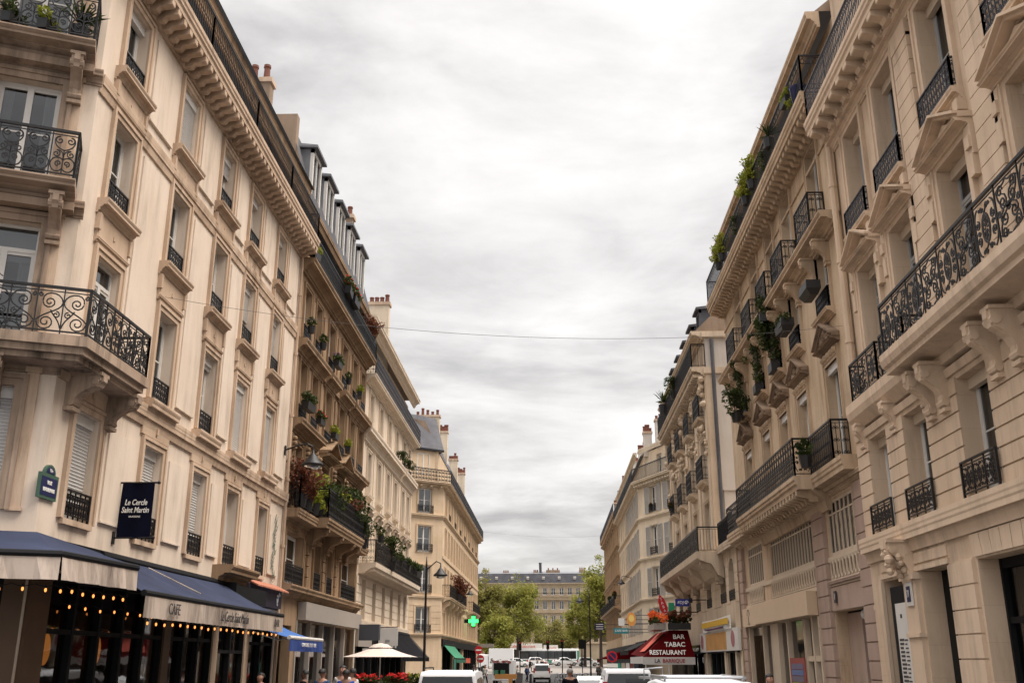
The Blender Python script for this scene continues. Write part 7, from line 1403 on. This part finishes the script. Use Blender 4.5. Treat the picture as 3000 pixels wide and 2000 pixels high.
n1 = wn(1.5, 9, SKYLOC, (.9, 1.1, 1), .55, .5); n2 = wn(5., 8, (3, 1, 0), (.8, 1.1, 1), .6, .3)
n3 = wn(.45, 3, (1.7, 4.1, 0)); f = mth('ADD', mth('ADD', mth('MULTIPLY', n1, .55), mth('MULTIPLY', n2, .17)), mth('MULTIPLY', n3, .28))
cr = nt.nodes.new('ShaderNodeValToRGB'); L.new(f, cr.inputs[0]); e = cr.color_ramp.elements; SKY = 8.
for (p, c), k in zip(((.39, (.56, .54, .535)), (.45, (.74, .715, .70)), (.51, (.93, .90, .88)), (.59, (1.12, 1.085, 1.06))), range(4)):
    el = e[k] if k < 2 else e.new(p); el.position = p; el.color = (*[min(v, 2) for v in c], 1)
vm = nt.nodes.new('ShaderNodeMixRGB'); vm.blend_type = 'MULTIPLY'; vm.inputs[0].default_value = 1; L.new(cr.outputs[0], vm.inputs[1]); vm.inputs[2].default_value = (SKY, SKY, SKY, 1)
sv = nt.nodes.new('ShaderNodeVectorMath'); sv.operation = 'DOT_PRODUCT'; L.new(tc.outputs['Generated'], sv.inputs[0]); sv.inputs[1].default_value = (sin(AZ)*cos(EL), cos(AZ)*cos(EL), sin(EL))
lum = mth('ADD', mth('ADD', mth('MULTIPLY', mth('MAXIMUM', mth('SUBTRACT', sp.outputs[2], .66), 0.), ZEN), BASE), mth('MULTIPLY', mth('POWER', mth('MAXIMUM', sv.outputs['Value'], 0.), 2.), SUNW))
lm2 = nt.nodes.new('ShaderNodeMixRGB'); lm2.blend_type = 'MULTIPLY'; lm2.inputs[0].default_value = 1; L.new(vm.outputs[0], lm2.inputs[1]); L.new(lum, lm2.inputs[2]); vm = lm2
mx = nt.nodes.new('ShaderNodeMixRGB'); mx.inputs[0].default_value = .95; L.new(sk.outputs[0], mx.inputs[1]); L.new(vm.outputs[0], mx.inputs[2]); L.new(mx.outputs[0], bg.inputs[0]); bg.inputs[1].default_value = .1
ld = bpy.data.lights.new('sun', 'SUN'); ld.energy = SUNE; ld.angle = math.radians(35); ld.color = (1., .90, .77); lo = bpy.data.objects.new('sun', ld); COL.objects.link(lo)
dv = Vector((sin(AZ)*cos(EL), cos(AZ)*cos(EL), sin(EL))); lo.rotation_euler = dv.to_track_quat('Z', 'Y').to_euler(); lo.location = (0, 0, 60)
cd = bpy.data.cameras.new('camera'); co = bpy.data.objects.new('camera', cd); COL.objects.link(co); SC.camera = co; cd.lens = 35.004; cd.sensor_width = 36; cd.clip_end = 5000; cd.clip_start = .1
ps, th = .0384991, .3104988; fw = Vector((-sin(ps)*cos(th), cos(ps)*cos(th), sin(th))); co.location = (0, 0, 2.1); co.rotation_euler = fw.to_track_quat('-Z', 'Y').to_euler()
SC.view_settings.view_transform = 'Standard'; SC.view_settings.look = 'None'; SC.view_settings.exposure = EXPO; SC.view_settings.gamma = 1.
SC.cycles.max_bounces = 6; SC.cycles.diffuse_bounces = DB; SC.cycles.transparent_max_bounces = 8; SC.cycles.glossy_bounces = 3; SC.cycles.use_denoising = True; SC.cycles.sample_clamp_indirect = 6.
